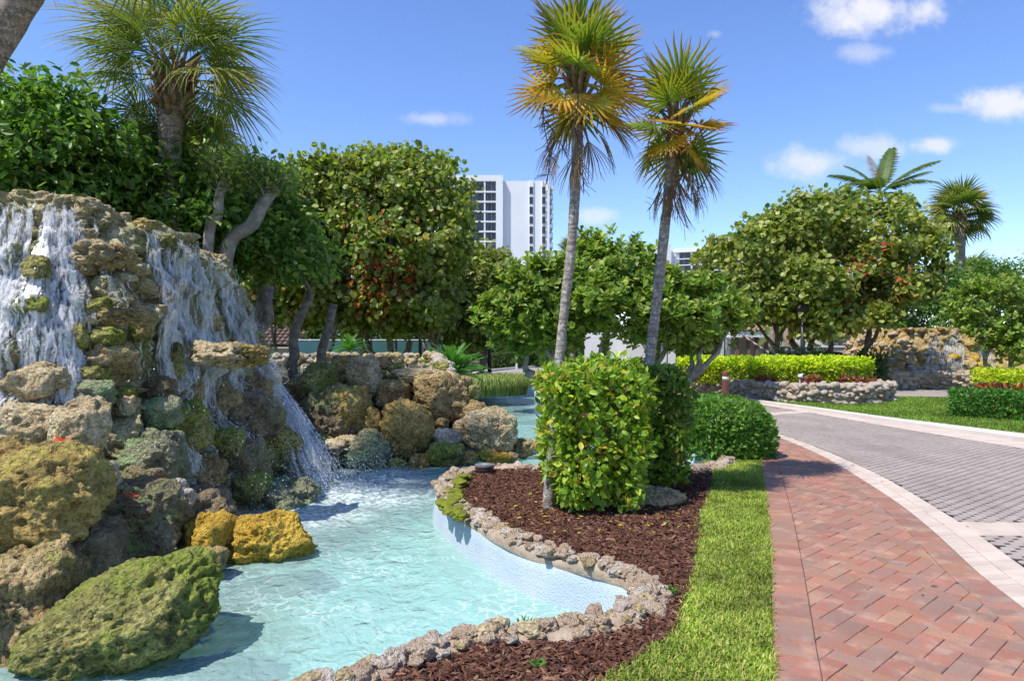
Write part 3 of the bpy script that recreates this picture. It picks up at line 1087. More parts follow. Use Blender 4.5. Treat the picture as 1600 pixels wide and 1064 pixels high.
def rock_geo(seed, sub=4, rx=1, ry=1, rz=1, box=.35, lump=.28, pits=.5, rot=(0, 0, 0), detail=1.0):
    P, Fc = ico(sub)
    o = np.array([seed * 3.17, seed * 1.31, seed * .77])
    sup = (np.abs(P) ** 4).sum(1) ** (-.25)
    d = (1 - box) + box * sup
    d = d * (1 + lump * fbm(P * 1.15 + o, 2, seed) + lump * .45 * fbm(P * 2.7 + o, 3, seed + 9))
    if sub >= 3:
        # planar facets: broken limestone
        f1, f2, cid = worley(P * 1.7 + o, seed + 3)
        d = d + .13 * (cid - .5) * sstep(0, .25, f2 - f1)
    if sub >= 4:
        sz = (rx + ry + rz) / 3
        fq = 5.0 * detail
        q = P * np.array([rx, ry, rz]) / sz
        w1, w2, c1 = worley(q * fq + o, seed + 20)
        w3, w4, c3 = worley(q * fq * 2.3 + o, seed + 40)
        d = d - pits * .15 * (1 - sstep(.1, .5, w1)) * (c1 > .35)
        d = d - pits * .085 * (1 - sstep(.08, .45, w3)) * (c3 > .3)
        d = d + pits * .09 * fbm(q * fq * 1.4 + o, 4, seed + 60, .6)
        d = d - pits * .06 * np.abs(fbm(q * fq * 4 + o, 3, seed + 70, .6))
    V = P * d[:, None] * np.array([rx, ry, rz])
    if any(rot):
        m = np.array(Matrix.Rotation(rot[2], 3, 'Z') @ Matrix.Rotation(rot[1], 3, 'Y') @ Matrix.Rotation(rot[0], 3, 'X'))
        V = V @ m.T
    return V, Fc


def boulder(px, Y, rx, ry, rz, mt, label, seed, sub=5, rot=(0, 0, 0), group=None, **kw):
    c = at(px[0], px[1], Y)
    V, Fc = rock_geo(seed, sub, rx, ry, rz, rot=rot, **kw)
    o = link('boulder', mesh_data('boulder', V, Fc, M[mt], True), None, c)
    tag(o, label, 'boulder', group)
    return o


# ---- near boulders at the left of the pool
NB = 'boulders at the foot of the waterfall'
boulder((45, 772), 4.75, .44, .44, .37, 'ochre_rock', 'huge ochre yellow pitted boulder at left edge with a red leaf on top', 11, 6, (0, .1, .2), NB, lump=.2, box=.55)
boulder((28, 938), 4.3, .33, .46, .36, 'brown_rock', 'brown and tan pitted boulder at left edge below the huge ochre one', 12, 6, (0, 0, .4), NB, lump=.2)
boulder((188, 972), 4.15, .60, .46, .31, 'moss_rock', 'long green mossy boulder lying in the water nearest the camera', 13, 6, (.15, -.40, .15), NB, lump=.13, box=.2)
boulder((198, 812), 5.6, .50, .45, .36, 'dark_rock', 'dark brown wet boulder with a red leaf between ochre and green boulders', 14, 6, (0, .15, .5), NB)
boulder((416, 848), 6.1, .37, .33, .25, 'gold_rock', 'golden yellow rough boulder at the water edge below the falls', 15, 6, (0, .08, .3), NB, lump=.22)
boulder((332, 850), 5.95, .22, .24, .24, 'gold_rock', 'small golden stone squeezed beside the larger golden boulder', 16, 5, (0, 0, .9), NB)
boulder((325, 872), 5.5, .16, .16, .11, 'brown_rock', 'small brown stone just above the tip of the green boulder', 17, 4, (0, 0, .2), NB)
boulder((38, 670), 5.75, .30, .30, .19, 'tan_rock', 'flat tan boulder under the left cascade behind the huge ochre one', 18, 5, (0, 0, .1), NB)
boulder((122, 672), 5.6, .18, .2, .24, 'tan_rock', 'upright tan blocky stone under the left cascade', 19, 5, (0, .15, .5), NB, box=.6)
boulder((158, 748), 5.3, .12, .13, .14, 'grey_rock', 'pale grey round stone wedged right of the huge ochre boulder', 20, 4, (0, 0, 0), NB)
boulder((272, 775), 6.2, .17, .17, .16, 'grey_rock', 'pale grey stone right of the dark boulder with the red leaf', 21, 4, (0, 0, .6), NB)
boulder((228, 752), 6.3, .20, .2, .13, 'dark_rock', 'dark flat stone above the dark boulder with the red leaf', 22, 5, (0, .3, .6), NB)
boulder((445, 785), 8.15, .44, .45, .33, 'green_rock', 'large wet green boulder where the right cascade meets the pool', 23, 6, (0, .1, .2), NB)
boulder((235, 715), 6.55, .30, .3, .26, 'green_rock', 'bright green algae covered rock at the base of the cliff corner', 25, 5, (0, 0, .2), NB)
boulder((120, 900), 5.0, .40, .5, .45, 'dark_rock', 'black wet rock in the deep gap behind the long green boulder', 27, 4, (0, 0, .2), NB)
boulder((300, 805), 6.6, .40, .4, .24, 'dark_rock', 'dark wet rock behind the two golden boulders', 28, 5, (0, 0, .2), NB)

# ---- the cliff with the waterfall
TOP = np.array([(-10, 7.5), (-8, 6.95), (-6, 6.7), (-4.9, 6.55), (-4.3, 6.65), (-3.98, 7.1), (-3.92, 8.2), (-3.95, 9.3), (-4.05, 10.2), (-4.5, 11.0), (-6, 11.6)])
BASE = np.array([(-10, 6.2), (-8, 5.6), (-6, 5.3), (-4.6, 5.35), (-3.6, 5.75), (-3.15, 6.7), (-2.98, 7.7), (-2.85, 8.9), (-2.95, 9.9), (-3.7, 11.0), (-6, 12.0)])
TOPs, BASEs = catmull(TOP, False, 12), catmull(BASE, False, 12)
NU = len(TOPs)
TOPZ = np.interp(np.arange(NU) / (NU - 1), [0, .3, .45, .55, .75, .82, 1], [3.08, 3.05, 3.03, 2.93, 2.82, 2.62, 2.4])


def cliff(u, v):
    """u in 0..1 along the plan, v 0 foot .. 1 crest"""
    t = u * (NU - 1)
    g = np.arange(NU)
    tx, ty = np.interp(t, g, TOPs[:, 0]), np.interp(t, g, TOPs[:, 1])
    bx, by = np.interp(t, g, BASEs[:, 0]), np.interp(t, g, BASEs[:, 1])
    zt = np.interp(t, g, TOPZ)
    w = (1 - np.clip(v, 0, 1)) ** 1.35
    # rounding of the crest
    over = np.clip(v - .93, 0, 1) / .07
    P = np.stack([tx + (bx - tx) * w, ty + (by - ty) * w, -.65 + (zt + .65) * v], 1)
    du = .004
    t2 = np.clip(t + du * NU, 0, NU - 1); t0 = np.clip(t - du * NU, 0, NU - 1)
    ex = np.interp(t2, g, TOPs[:, 0]) - np.interp(t0, g, TOPs[:, 0])
    ey = np.interp(t2, g, TOPs[:, 1]) - np.interp(t0, g, TOPs[:, 1])
    L = np.sqrt(ex * ex + ey * ey) + 1e-9
    N = np.stack([ey / L, -ex / L, np.zeros_like(L)], 1)
    q = P * np.array([1, 1, 1.25])
    f1, f2, c1 = worley(q * 2.1 + .4 * np.stack([fbm(q * 2, 2, 3), fbm(q * 2, 2, 4), fbm(q * 2, 2, 5)], 1), 101)
    e1 = sstep(.02, .30, f2 - f1)
    g1, g2, c2 = worley(q * 5.0, 111)
    e2 = sstep(.02, .28, g2 - g1)
    d = (.26 - .12 * sstep(.55, .95, v)) * (c1 - .35) * e1 - .10 * (1 - e1) + .075 * (c2 - .4) * e2 - .035 * (1 - e2)
    d = d + .10 * fbm(q * 1.3, 3, 120) + .03 * fbm(q * 8, 4, 130, .6)
    d = d + .016 * fbm(q * 22, 3, 140, .65)
    h1, h2, c3 = worley(q * 14, 150)
    d = d - .03 * (1 - sstep(.1, .5, h1)) * (c3 > .4)
    d = d - over ** 2 * .10
    P = P + N * d[:, None]
    P[:, 2] += .05 * (c1 - .5) * e1 * (v > .6) + .02 * fbm(q * 5, 3, 160)
    return P, N


nu, nv = 620, 260
uu, vv = np.meshgrid(np.linspace(.12, .96, nu), np.linspace(0, 1, nv), indexing='ij')
CP, CN = cliff(uu.ravel(), vv.ravel())
i, j = np.meshgrid(np.arange(nu - 1), np.arange(nv - 1), indexing='ij')
a = (i * nv + j).ravel()
q = np.stack([a, a + nv, a + nv + 1, a + 1], 1)
falls = thing('rock_waterfall', (-4.0, 7.5, -.6), 'tall coral rock waterfall with white cascades pouring into the turquoise pool', 'waterfall')
obj('rock_face', CP, q, M['cliff'], falls, smooth=True)
# rock table behind the crest
crest = CP.reshape(nu, nv, 3)[:, -1]
back = np.array([(-11, 9.5), (-8, 9.6), (-5.6, 9.6), (-5.0, 9.6), (-5.0, 10.0), (-6, 10.6)])
bk = resample_n(back, nu)
rows = [crest]
for f, dz in ((.10, .03), (.3, .0), (1, -.1)):
    r_ = crest.copy(); r_[:, :2] = crest[:, :2] * (1 - f) + bk * f
    r_[:, 2] = crest[:, 2] + dz + .04 * fbm(r_ * 4, 3, 9)
    rows.append(r_)
V = np.concatenate(rows)
i, j = np.meshgrid(np.arange(3), np.arange(nu - 1), indexing='ij')
a = (i * nu + j).ravel()
obj('rock_table', V, np.stack([a, a + 1, a + nu + 1, a + nu], 1), M['tan_rock'], falls, smooth=True)

# stones set into the cliff
STONE = [np.array(rock_geo(300 + s_, 4, 1, .9, .72, box=.3, lump=.3, pits=.45)[0]) for s_ in range(8)]
SF4 = ico(4)[1]
STONE3 = [np.array(rock_geo(400 + s_, 3, 1, .9, .75, box=.35, lump=.32)[0]) for s_ in range(10)]
SF3 = ico(3)[1]
STONE2 = [np.array(rock_geo(500 + s_, 2, 1, .85, .75, box=.4, lump=.34)[0]) for s_ in range(14)]
SF2 = ico(2)[1]
ST_ME = {}


def stone_mesh(kind, var, mname):
    key = (kind, var, mname)
    if key not in ST_ME:
        V, Fc = {4: (STONE, SF4), 3: (STONE3, SF3), 2: (STONE2, SF2)}[kind][0][var], {4: SF4, 3: SF3, 2: SF2}[kind]
        ST_ME[key] = mesh_data('stone', V, Fc, M[mname], True)
    return ST_ME[key]


def stone(parent, c, s_, kind, mname, name='stone', rot=None):
    nvar = {4: 8, 3: 10, 2: 14}[kind]
    me = stone_mesh(kind, random.randrange(nvar), mname)
    o = bpy.data.objects.new(name, me)
    COL.objects.link(o)
    o.parent = parent
    o.location = Vector(c) - origin(parent)
    o.scale = s_ if not isinstance(s_, (int, float)) else (s_, s_, s_)
    o.rotation_euler = rot or (random.uniform(-.3, .3), random.uniform(-.3, .3), random.uniform(0, 6.28))
    return o




def add_stones(parent, specs, limit=300, rest='stone_rest'):
    """specs: (centre, scale, detail, material)"""
    def vis(sp_):
        c = sp_[0]
        if c[1] < .5: return 0
        u = 800 + F * c[0] / c[1]; v = HOR + F * (CAMH - c[2]) / c[1]
        return sp_[1][0] / c[1] * (1 if -40 < u < 1640 and v < 1100 else .01)
    specs = sorted(specs, key=vis, reverse=True)
    for c, sc_, kd, mn in specs[:limit]:
        stone(parent, c, sc_, kd, mn)
    if len(specs) > limit:
        mats_ = sorted({q[3] for q in specs[limit:]})
        mb = MB(); mi = []
        for c, sc_, kd, mn in specs[limit:]:
            V = STONE2[random.randrange(14)] * np.array(sc_)
            a_ = random.uniform(0, 6.28)
            Rz = np.array([[math.cos(a_), -math.sin(a_), 0], [math.sin(a_), math.cos(a_), 0], [0, 0, 1]])
            mb.add(V @ Rz.T + np.array(c), SF2); mi += [mats_.index(mn)] * len(SF2)
        o = obj(rest, np.concatenate(mb.v), np.concatenate(mb.f), M[mats_[0]], parent, True)
        for mn in mats_[1:]: o.data.materials.append(M[mn])
        o.data.polygons.foreach_set('material_index', np.array(mi, dtype=np.int32))
        o['kind'] = 'stuff'


# the column of stacked stones left of the falls' corner  (u, v, half width px)
for (u, v, w_, h_, mt) in [(137, 507, 14, 9, 'tan_rock'), (128, 535, 15, 20, 'moss_rock'), (172, 520, 26, 16, 'moss_rock'), (209, 515, 17, 20, 'moss_rock'), (170, 548, 36, 17, 'tan_rock'),
                           (183, 566, 22, 12, 'brown_rock'), (210, 581, 14, 18, 'tan_rock'), (135, 578, 22, 12, 'moss_rock'), (174, 589, 18, 8, 'brown_rock'), (198, 612, 20, 13, 'moss_rock'),
                           (195, 640, 19, 17, 'tan_rock'), (150, 625, 30, 22, 'green_rock'), (120, 610, 16, 14, 'tan_rock'), (140, 650, 18, 16, 'moss_rock'), (230, 505, 14, 16, 'brown_rock'), (160, 480, 20, 12, 'moss_rock'),
                           (165, 400, 24, 14, 'tan_rock'), (130, 410, 20, 16, 'brown_rock'), (60, 470, 16, 14, 'moss_rock'), (55, 410, 20, 15, 'moss_rock'), (40, 605, 40, 30, 'tan_rock'), (75, 585, 30, 18, 'tan_rock'),
                           (265, 380, 14, 12, 'moss_rock'), (225, 345, 14, 10, 'ochre_rock'), (275, 560, 20, 26, 'moss_rock'), (255, 600, 24, 20, 'dark_rock'), (300, 620, 26, 22, 'brown_rock'), (330, 500, 16, 14, 'brown_rock'), (285, 668, 40, 34, 'moss_rock'), (345, 625, 36, 22, 'brown_rock'), (395, 655, 44, 34, 'dark_rock'), (432, 700, 40, 36, 'moss_rock'), (258, 735, 34, 30, 'green_rock'), (375, 725, 42, 36, 'dark_rock'), (320, 740, 34, 30, 'brown_rock'), (250, 655, 28, 26, 'green_rock'), (410, 610, 22, 20, 'brown_rock'), (350, 685, 28, 24, 'moss_rock'), (300, 775, 30, 18, 'dark_rock'), (395, 765, 34, 24, 'moss_rock'), (450, 745, 30, 22, 'green_rock'), (470, 690, 18, 22, 'dark_rock')]:
    # find where the view line meets the cliff surface
    uvp = CP[::7]
    pu = 800 + F * uvp[:, 0] / uvp[:, 1]; pv = HOR - F * (uvp[:, 2] - CAMH) / uvp[:, 1]
    m_ = (np.abs(pu - u) < 8) & (np.abs(pv - v) < 8)
    if not m_.any(): continue
    cand = uvp[m_]
    hit = cand[np.argmin(cand[:, 1])]
    r_ = w_ * hit[1] / F
    stone(falls, hit + np.array([0, .02, 0]), (r_ * 1.0, r_, h_ * hit[1] / F * 1.5), 4, mt, rot=(random.uniform(-.2, .2), random.uniform(-.25, .25), random.uniform(-.4, .4)))
# lip stones along the crest
for u_ in np.linspace(.30, .80, 46):
    P_, N_ = cliff(np.array([u_]), np.array([.985]))
    s_ = random.uniform(.05, .12)
    stone(falls, P_[0] + N_[0] * -.10 + np.array([0, 0, .02]), (s_ * 1.1, s_, s_ * .8), 4, random.choice(['tan_rock', 'tan_rock', 'brown_rock']))
# jutting ledge slabs
for (u, v, Y, a_, b_, c_, mt) in [(388, 556, 7.25, .17, .28, .11, 'ochre_rock'), (348, 556, 7.05, .24, .28, .12, 'tan_rock'), (150, 398, 6.05, .17, .2, .10, 'tan_rock'), (185, 402, 6.2, .13, .2, .10, 'brown_rock'), (200, 494, 6.3, .17, .22, .08, 'brown_rock')]:
    V, Fc = rock_geo(int(u + v), 5, a_, b_, c_, box=.3, lump=.34, pits=.9)
    c = at(u, v, Y)
    link('ledge', mesh_data('ledge', V, Fc, M[mt], True), falls, c - origin(falls))

# ---- falling water
mfw = bpy.data.materials.new('falling_water')
mfw.use_nodes = True
k = NT(mfw)
k.t.nodes.remove(k.b)
p = k.pos()
mp = k.n('ShaderNodeMapping'); mp.inputs['Scale'].default_value = (26, 26, 4.5); k.l(p, mp.inputs['Vector'])
st = k.noise(mp.outputs[0], 1.0, 5, .7, .4)
df = k.n('ShaderNodeBsdfDiffuse'); df.inputs['Color'].default_value = (.86, .85, .83, 1)
tl = k.n('ShaderNodeBsdfTranslucent'); tl.inputs['Color'].default_value = (.96, .94, .90, 1)
gl = k.n('ShaderNodeBsdfGlossy'); gl.inputs['Roughness'].default_value = .15
tr = k.n('ShaderNodeBsdfTransparent')
a1 = k.n('ShaderNodeMixShader'); a1.inputs[0].default_value = .45; k.l(df.outputs[0], a1.inputs[1]); k.l(tl.outputs[0], a1.inputs[2])
a2 = k.n('ShaderNodeMixShader'); a2.inputs[0].default_value = .12; k.l(a1.outputs[0], a2.inputs[1]); k.l(gl.outputs[0], a2.inputs[2])
a3 = k.n('ShaderNodeMixShader'); k.l(k.rng(st, .45, .60, .02, .85), a3.inputs[0]); k.l(tr.outputs[0], a3.inputs[1]); k.l(a2.outputs[0], a3.inputs[2])
k.l(a3.outputs[0], k.out.inputs['Surface'])

utab = np.linspace(.2, .9, 900)
cP, _ = cliff(utab, np.full(900, .97))
upx = 800 + F * cP[:, 0] / cP[:, 1]


def u_at(px):
    return np.interp(px, *zip(*sorted(zip(upx, utab))))


RB_V, RB_F, RB_N = [], [], 0


def ribbon(Pc, half, N_):
    """thin sheet of falling water along points Pc"""
    global RB_N
    T = unit(np.gradient(Pc, axis=0))
    S_ = unit(np.cross(T, N_))
    A, B = Pc - S_ * half[:, None], Pc + S_ * half[:, None]
    V = np.stack([A, B], 1).reshape(-1, 3)
    n_ = len(Pc)
    i_ = np.arange(n_ - 1) * 2
    RB_V.append(V); RB_F.append(np.stack([i_, i_ + 1, i_ + 3, i_ + 2], 1) + RB_N); RB_N += len(V)


def stream(px0, px1, n_, v0=.985, v1=.06, wmin=.006, wmax=.03, spread=1.4, off=.05, throw=.0, drift=0.):
    for it_ in range(n_ + n_ // 5):
        wide = it_ >= n_
        f = RNG.random()
        px = px0 + (px1 - px0) * f
        u0 = u_at(px)
        cu = u_at((px0 + px1) / 2)
        s0 = v0 - (RNG.random() ** 2) * .25
        e0 = max(v1, s0 - RNG.uniform(.25, 1.0) * (v0 - v1))
        if RNG.random() < .35: s0 = RNG.uniform(v1 + .2, v0); e0 = max(v1, s0 - RNG.uniform(.15, .5))
        m_ = 26
        v = np.linspace(s0, e0, m_)
        t = (v0 - v)
        u_ = cu + (u0 - cu) * (1 + (spread - 1) * t) + drift * t + np.cumsum(RNG.normal(0, .0006, m_))
        P_, N_ = cliff(np.clip(u_, .13, .95), v)
        # water does not follow every hollow: smooth the path outwards
        out = (P_ * N_).sum(1)
        kern = np.ones(7) / 7
        ps = np.stack([np.convolve(np.r_[[P_[0, a_]] * 3, P_[:, a_], [P_[-1, a_]] * 3], kern, 'valid') for a_ in range(3)], 1)
        dd = ((P_ - ps) * N_).sum(1)
        P_ = ps + N_ * (np.maximum(dd, 0) + off * RNG.uniform(.4, 1.3) + throw * t)[:, None]
        w_ = (RNG.uniform(.035, .075) if wide else RNG.uniform(wmin, wmax)) * np.sin(np.linspace(.25, math.pi - .1, m_)) ** .6 * (1 + .4 * RNG.normal(0, .5, m_))
        ribbon(P_, np.maximum(w_, .002), N_)


for args in [(4, 20, 70), (30, 50, 80), (54, 62, 20), (74, 94, 100), (98, 114, 95), (-60, 0, 80)]:
    stream(*args, spread=2.4, wmax=.024)
stream(-20, 122, 380, v0=.55, v1=.22, spread=1.3, wmax=.028)
stream(110, 170, 10, v0=.95, v1=.5)
stream(178, 190, 3, v0=.66, v1=.45, wmax=.02)
for args in [(194, 210, 85), (222, 250, 115), (250, 294, 210), (298, 318, 60), (320, 362, 250), (366, 378, 40)]:
    stream(*args, spread=1.12, v1=.22, off=.07, throw=.05, wmax=.024)
stream(215, 300, 90, v0=.55, v1=.05, spread=1.3)
stream(318, 372, 130, v0=.62, v1=.04, off=.16, throw=.2, spread=1.1)
# the strong jet at the right end that leaps clear into the pool
for _ in range(200):
    u_ = u_at(RNG.uniform(362, 379)) + np.zeros(24)
    v = np.linspace(.62 - RNG.random() ** 2 * .3, .06 + RNG.random() * .2, 24)
    P_, N_ = cliff(u_, v)
    P_ = P_[:1] * 1.0 + (P_ - P_[:1]) * np.array([1, 1, 1.])
    t = np.linspace(0, 1, 24)
    tgt = np.array([-2.35 + RNG.normal(0, .12), 8.7 + RNG.normal(0, .2), WZ])
    st_ = P_[0] + N_[0] * .05
    P_ = st_ * (1 - t[:, None]) + tgt * t[:, None]
    P_[:, 2] += .55 * t * (1 - t) * RNG.uniform(.6, 1.3)
    a_, b_ = sorted(RNG.random(2)); b_ = min(1, b_ + .15)
    s_ = slice(int(a_ * 20), max(int(a_ * 20) + 4, int(b_ * 23)))
    P_ = P_[s_]
    w_ = RNG.uniform(.008, .035) * np.sin(np.linspace(.3, math.pi - .2, len(P_))) ** .6
    ribbon(P_, w_, np.tile(np.array([.8, -.6, .0]), (len(P_), 1)))
fw = obj('falling_water', np.concatenate(RB_V), np.concatenate(RB_F), mfw, falls, smooth=True)
fw['kind'] = 'stuff'
# spray drops
mdrop = mat('spray', (.9, .93, .95), .2, 0, .6)
D1, DF = ico(1)
cs = []
for (c, s_, n_) in [((-2.3, 8.6, -.12), (.35, .45, .2), 1800), ((-2.7, 7.6, .0), (.3, .5, .3), 500), ((-3.0, 7.6, 1.0), (.2, .9, .5), 250), ((-2.0, 9.3, -.12), (.4, .4, .16), 900)]:
    P_ = np.array(c) + RNG.normal(0, 1, (n_, 3)) * np.array(s_)
    cs.append(P_[P_[:, 2] > WZ + .01])
cs = np.concatenate(cs)
rr = RNG.uniform(.0014, .0042, len(cs)) * RNG.uniform(.5, 1.3, len(cs))
DV = (cs[:, None] + D1[None] * rr[:, None, None] * np.array([1, 1, 1.6])).reshape(-1, 3)
DFa = (np.arange(len(cs))[:, None, None] * len(D1) + DF[None]).reshape(-1, 3)
o = obj('spray', DV, DFa, mdrop, falls, smooth=True); o['kind'] = 'stuff'

# ---- the lower rock outcrop with its upper basin
outcrop = thing('rock_basin', (-1.8, 12.0, -.5), 'outcrop of piled coral rock holding a small raised basin ringed with stones', 'rock garden')
OB = np.array([(-3.6, 10.7), (-2.6, 10.75), (-1.6, 11.0), (-.8, 11.4), (-.35, 12.0), (-.5, 13.0), (-1.1, 14.6), (-1.7, 16.6)])
OT = np.array([(-3.9, 11.6), (-2.9, 11.9), (-2.1, 12.1), (-1.6, 12.2), (-1.3, 12.6), (-1.35, 13.3), (-1.6, 14.8), (-2.0, 16.6)])
nu2, nv2 = 220, 90
ob, ot = resample_n(catmull(OB, False, 8), nu2), resample_n(catmull(OT, False, 8), nu2)
vv = np.linspace(0, 1, nv2)
w = (1 - vv) ** 1.2
P_ = np.stack([ot[:, None, 0] + (ob - ot)[:, None, 0] * w, ot[:, None, 1] + (ob - ot)[:, None, 1] * w, np.broadcast_to(-.6 + 1.62 * vv, (nu2, nv2))], 2).reshape(-1, 3)
nn = np.array([.3, -1, 0.2]); nn /= np.linalg.norm(nn)
f1, f2, c1 = worley(P_ * 2.3, 201); e1 = sstep(.02, .3, f2 - f1)
P_ = P_ + nn * (.25 * (c1 - .5) * e1 - .12 * (1 - e1) + .04 * fbm(P_ * 6, 4, 210))[:, None]
i, j = np.meshgrid(np.arange(nu2 - 1), np.arange(nv2 - 1), indexing='ij')
a = (i * nv2 + j).ravel()
obj('rock_body', P_, np.stack([a, a + nv2, a + nv2 + 1, a + 1], 1), M['brown_rock'], outcrop, smooth=True)
mb2 = bpy.data.materials.new('basin_water'); mb2.use_nodes = True
k = NT(mb2)
k.b.inputs['Base Color'].default_value = (.26, .27, .15, 1); k.b.inputs['Roughness'].default_value = .05
k.l(k.bump(k.noise(k.pos(), 9, 3), .25, .03), k.b.inputs['Normal'])
sheet('basin_water', [(-6.5, 11.6), (-3.9, 11.7), (-2.9, 12.0), (-2.1, 12.2), (-1.5, 12.4), (-1.45, 13.3), (-1.7, 14.8), (-2.0, 16.9), (-6.5, 17.0)], 1.02, mb2, kind=None, parent=outcrop)
MBs = [((635, 676), 10.9, .42, .40, .46, 'ochre_rock', 'tall egg shaped ochre boulder in front of the stone basin', 31, (0, -.25, .2), 6),
       ((690, 622), 11.5, .46, .40, .40, 'brown_rock', 'broad brown boulder with a mossy streak below the basin lip', 32, (0, .1, .6), 6),
       ((762, 674), 11.2, .50, .42, .36, 'tan_rock', 'round tan coral boulder with a hollow at the right end of the outcrop', 33, (0, .15, .1), 6),
       ((735, 655), 11.5, .30, .30, .30, 'brown_rock', 'brown boulder tucked behind the round tan coral boulder', 34, (0, 0, .1), 5),
       ((577, 708), 10.6, .33, .33, .38, 'green_rock', 'pale green algae covered boulder at the left foot of the outcrop', 35, (0, .2, .2), 6),
       ((545, 643), 11.2, .33, .30, .42, 'ochre_rock', 'ochre boulder standing above the pale green boulder', 36, (0, .1, .9), 5),
       ((567, 588), 11.8, .32, .25, .33, 'tan_rock', 'fissured tan boulder left of the basin lip slab', 37, (0, -.1, .3), 5),
       ((655, 588), 11.9, .50, .34, .13, 'tan_rock', 'flat overhanging slab forming the basin lip', 38, (0, .06, .1), 5),
       ((698, 685), 10.9, .23, .22, .16, 'grey_rock', 'small grey stone between the ochre egg boulder and the tan one', 39, (0, 0, .3), 4),
       ((700, 713), 10.7, .33, .3, .22, 'moss_rock', 'grey green boulder half sunk in the water right of the ochre egg', 40, (0, 0, .2), 5),
       ((612, 615), 11.6, .28, .25, .22, 'brown_rock', 'dark brown stone under the basin lip slab', 41, (0, 0, .5), 5),
       ((815, 700), 11.3, .24, .24, .16, 'brown_rock', 'low brown rock at the far right tip of the outcrop', 42, (0, 0, .5), 5),
       ((781, 718), 10.7, .20, .2, .11, 'gold_rock', 'small golden rock at the water line under the tan coral boulder', 43, (0, 0, .2), 5),
       ((500, 600), 11.6, .30, .3, .33, 'moss_rock', 'mossy boulder at the upper left of the outcrop by the falls', 44, (0, 0, .2), 5),
       ((512, 668), 11.2, .46, .4, .62, 'dark_rock', 'tall dark brown rock between the falls and the outcrop', 45, (0, .1, .2), 6),
       ((540, 570), 12.1, .22, .2, .18, 'ochre_rock', 'yellowish stone on the basin rim left of the fissured boulder', 46, (0, 0, .2), 4),
       ((598, 568), 12.2, .17, .2, .13, 'brown_rock', 'rounded brown cap stone on the basin rim', 47, (0, 0, .2), 4),
       ((580, 660), 11.2, .17, .2, .28, 'ochre_rock', 'narrow ochre stone between the two ochre boulders', 48, (0, 0, .2), 4)]
for (pxy, Y, a_, b_, c_, mt, lab, sd, rt, sb) in MBs:
    boulder(pxy, Y, a_, b_, c_, mt, lab, sd, sb, rt, 'boulders of the low outcrop', lump=.2)
for (u, v, Y, s_) in [(530, 590, 12.0, .13), (524, 697, 10.35, .17), (510, 722, 10.3, .15), (590, 600, 11.7, .12), (600, 625, 11.5, .13), (583, 610, 11.6, .11), (640, 640, 11.4, .12), (665, 655, 11.2, .11), (690, 660, 11.2, .14), (680, 700, 10.8, .1), (735, 715, 10.7, .12),
                      (655, 722, 10.5, .16), (620, 725, 10.5, .12), (545, 690, 10.9, .14), (540, 715, 10.6, .15), (520, 720, 10.5, .14), (560, 625, 11.4, .1), (760, 712, 10.8, .14), (800, 715, 10.9, .1), (590, 585, 12.0, .12),
                      (620, 575, 12.1, .12), (705, 590, 12.0, .16), (690, 575, 12.6, .14), (722, 600, 12.2, .16), (740, 612, 12.2, .14), (640, 605, 11.8, .11), (670, 603, 11.9, .12), (552, 605, 11.6, .14), (610, 640, 11.3, .1), (720, 625, 11.9, .12), (475, 600, 11.9, .25), (480, 640, 11.6, .25), (500, 700, 10.7, .22)]:
    stone(outcrop, at(u, v, Y), (s_ * random.uniform(1, 1.3), s_, s_ * random.uniform(.75, 1.1)), 4, random.choice(['brown_rock', 'tan_rock', 'ochre_rock', 'moss_rock']))
# coping ring of the basin
cop = []
for lay in range(4):
    for (x, y) in resample(np.array([(-7.0, 16.0), (-5.5, 16.9), (-3.5, 17.1), (-1.95, 17.0), (-1.75, 16.2), (-1.55, 14.8), (-1.3, 13.3), (-1.2, 12.5)]), .17):
        s_ = random.uniform(.085, .14)
        cop.append(((x + random.uniform(-.06, .06), y + random.uniform(-.08, .08), .93 + lay * .125 + random.uniform(-.03, .03) - max(0, (16.5 - y)) * .055), (s_ * 1.15, s_, s_ * .85), 3, random.choice(['grey_rock', 'grey_rock', 'tan_rock'])))
add_stones(outcrop, cop, 250)

# ---- stones edging the pool
edging = thing('stone_edging', (0, 5, 0), 'rim of small pinkish coral stones set in mortar along the pool edge', 'edging')
ring = []
pe0 = int(np.argmin(np.linalg.norm(POOL - np.array([1.15, 18]), axis=1)))
E_ = np.vstack([POOL[pe0:], POOL[:pi1 + 1]]) if pi1 < pe0 else POOL[pe0:pi1 + 1]
Nn = np.vstack([nin[pe0:], nin[:pi1 + 1]]) if pi1 < pe0 else nin[pe0:pi1 + 1]
m_ = len(E_)
prof = [(.004, -.045), (.012, .0), (-.02, .035), (-.08, .045), (-.16, .04), (-.22, .0)]
rows = []
for off, z in prof:
    rows.append(np.c_[E_ + Nn * off, np.full(m_, z)])
V = np.concatenate(rows)
dv_ = .03 * np.stack([fbm(V * 7, 3, 1), fbm(V * 7, 3, 2), fbm(V * 7, 3, 3)], 1)
dv_[:m_ * 2, :] *= .12
V += dv_
i, j = np.meshgrid(np.arange(len(prof) - 1), np.arange(m_ - 1), indexing='ij')
a = (i * m_ + j).ravel()
obj('mortar_bed', V, np.stack([a, a + 1, a + m_ + 1, a + m_], 1), M['mortar'], edging, smooth=True)
eds = []
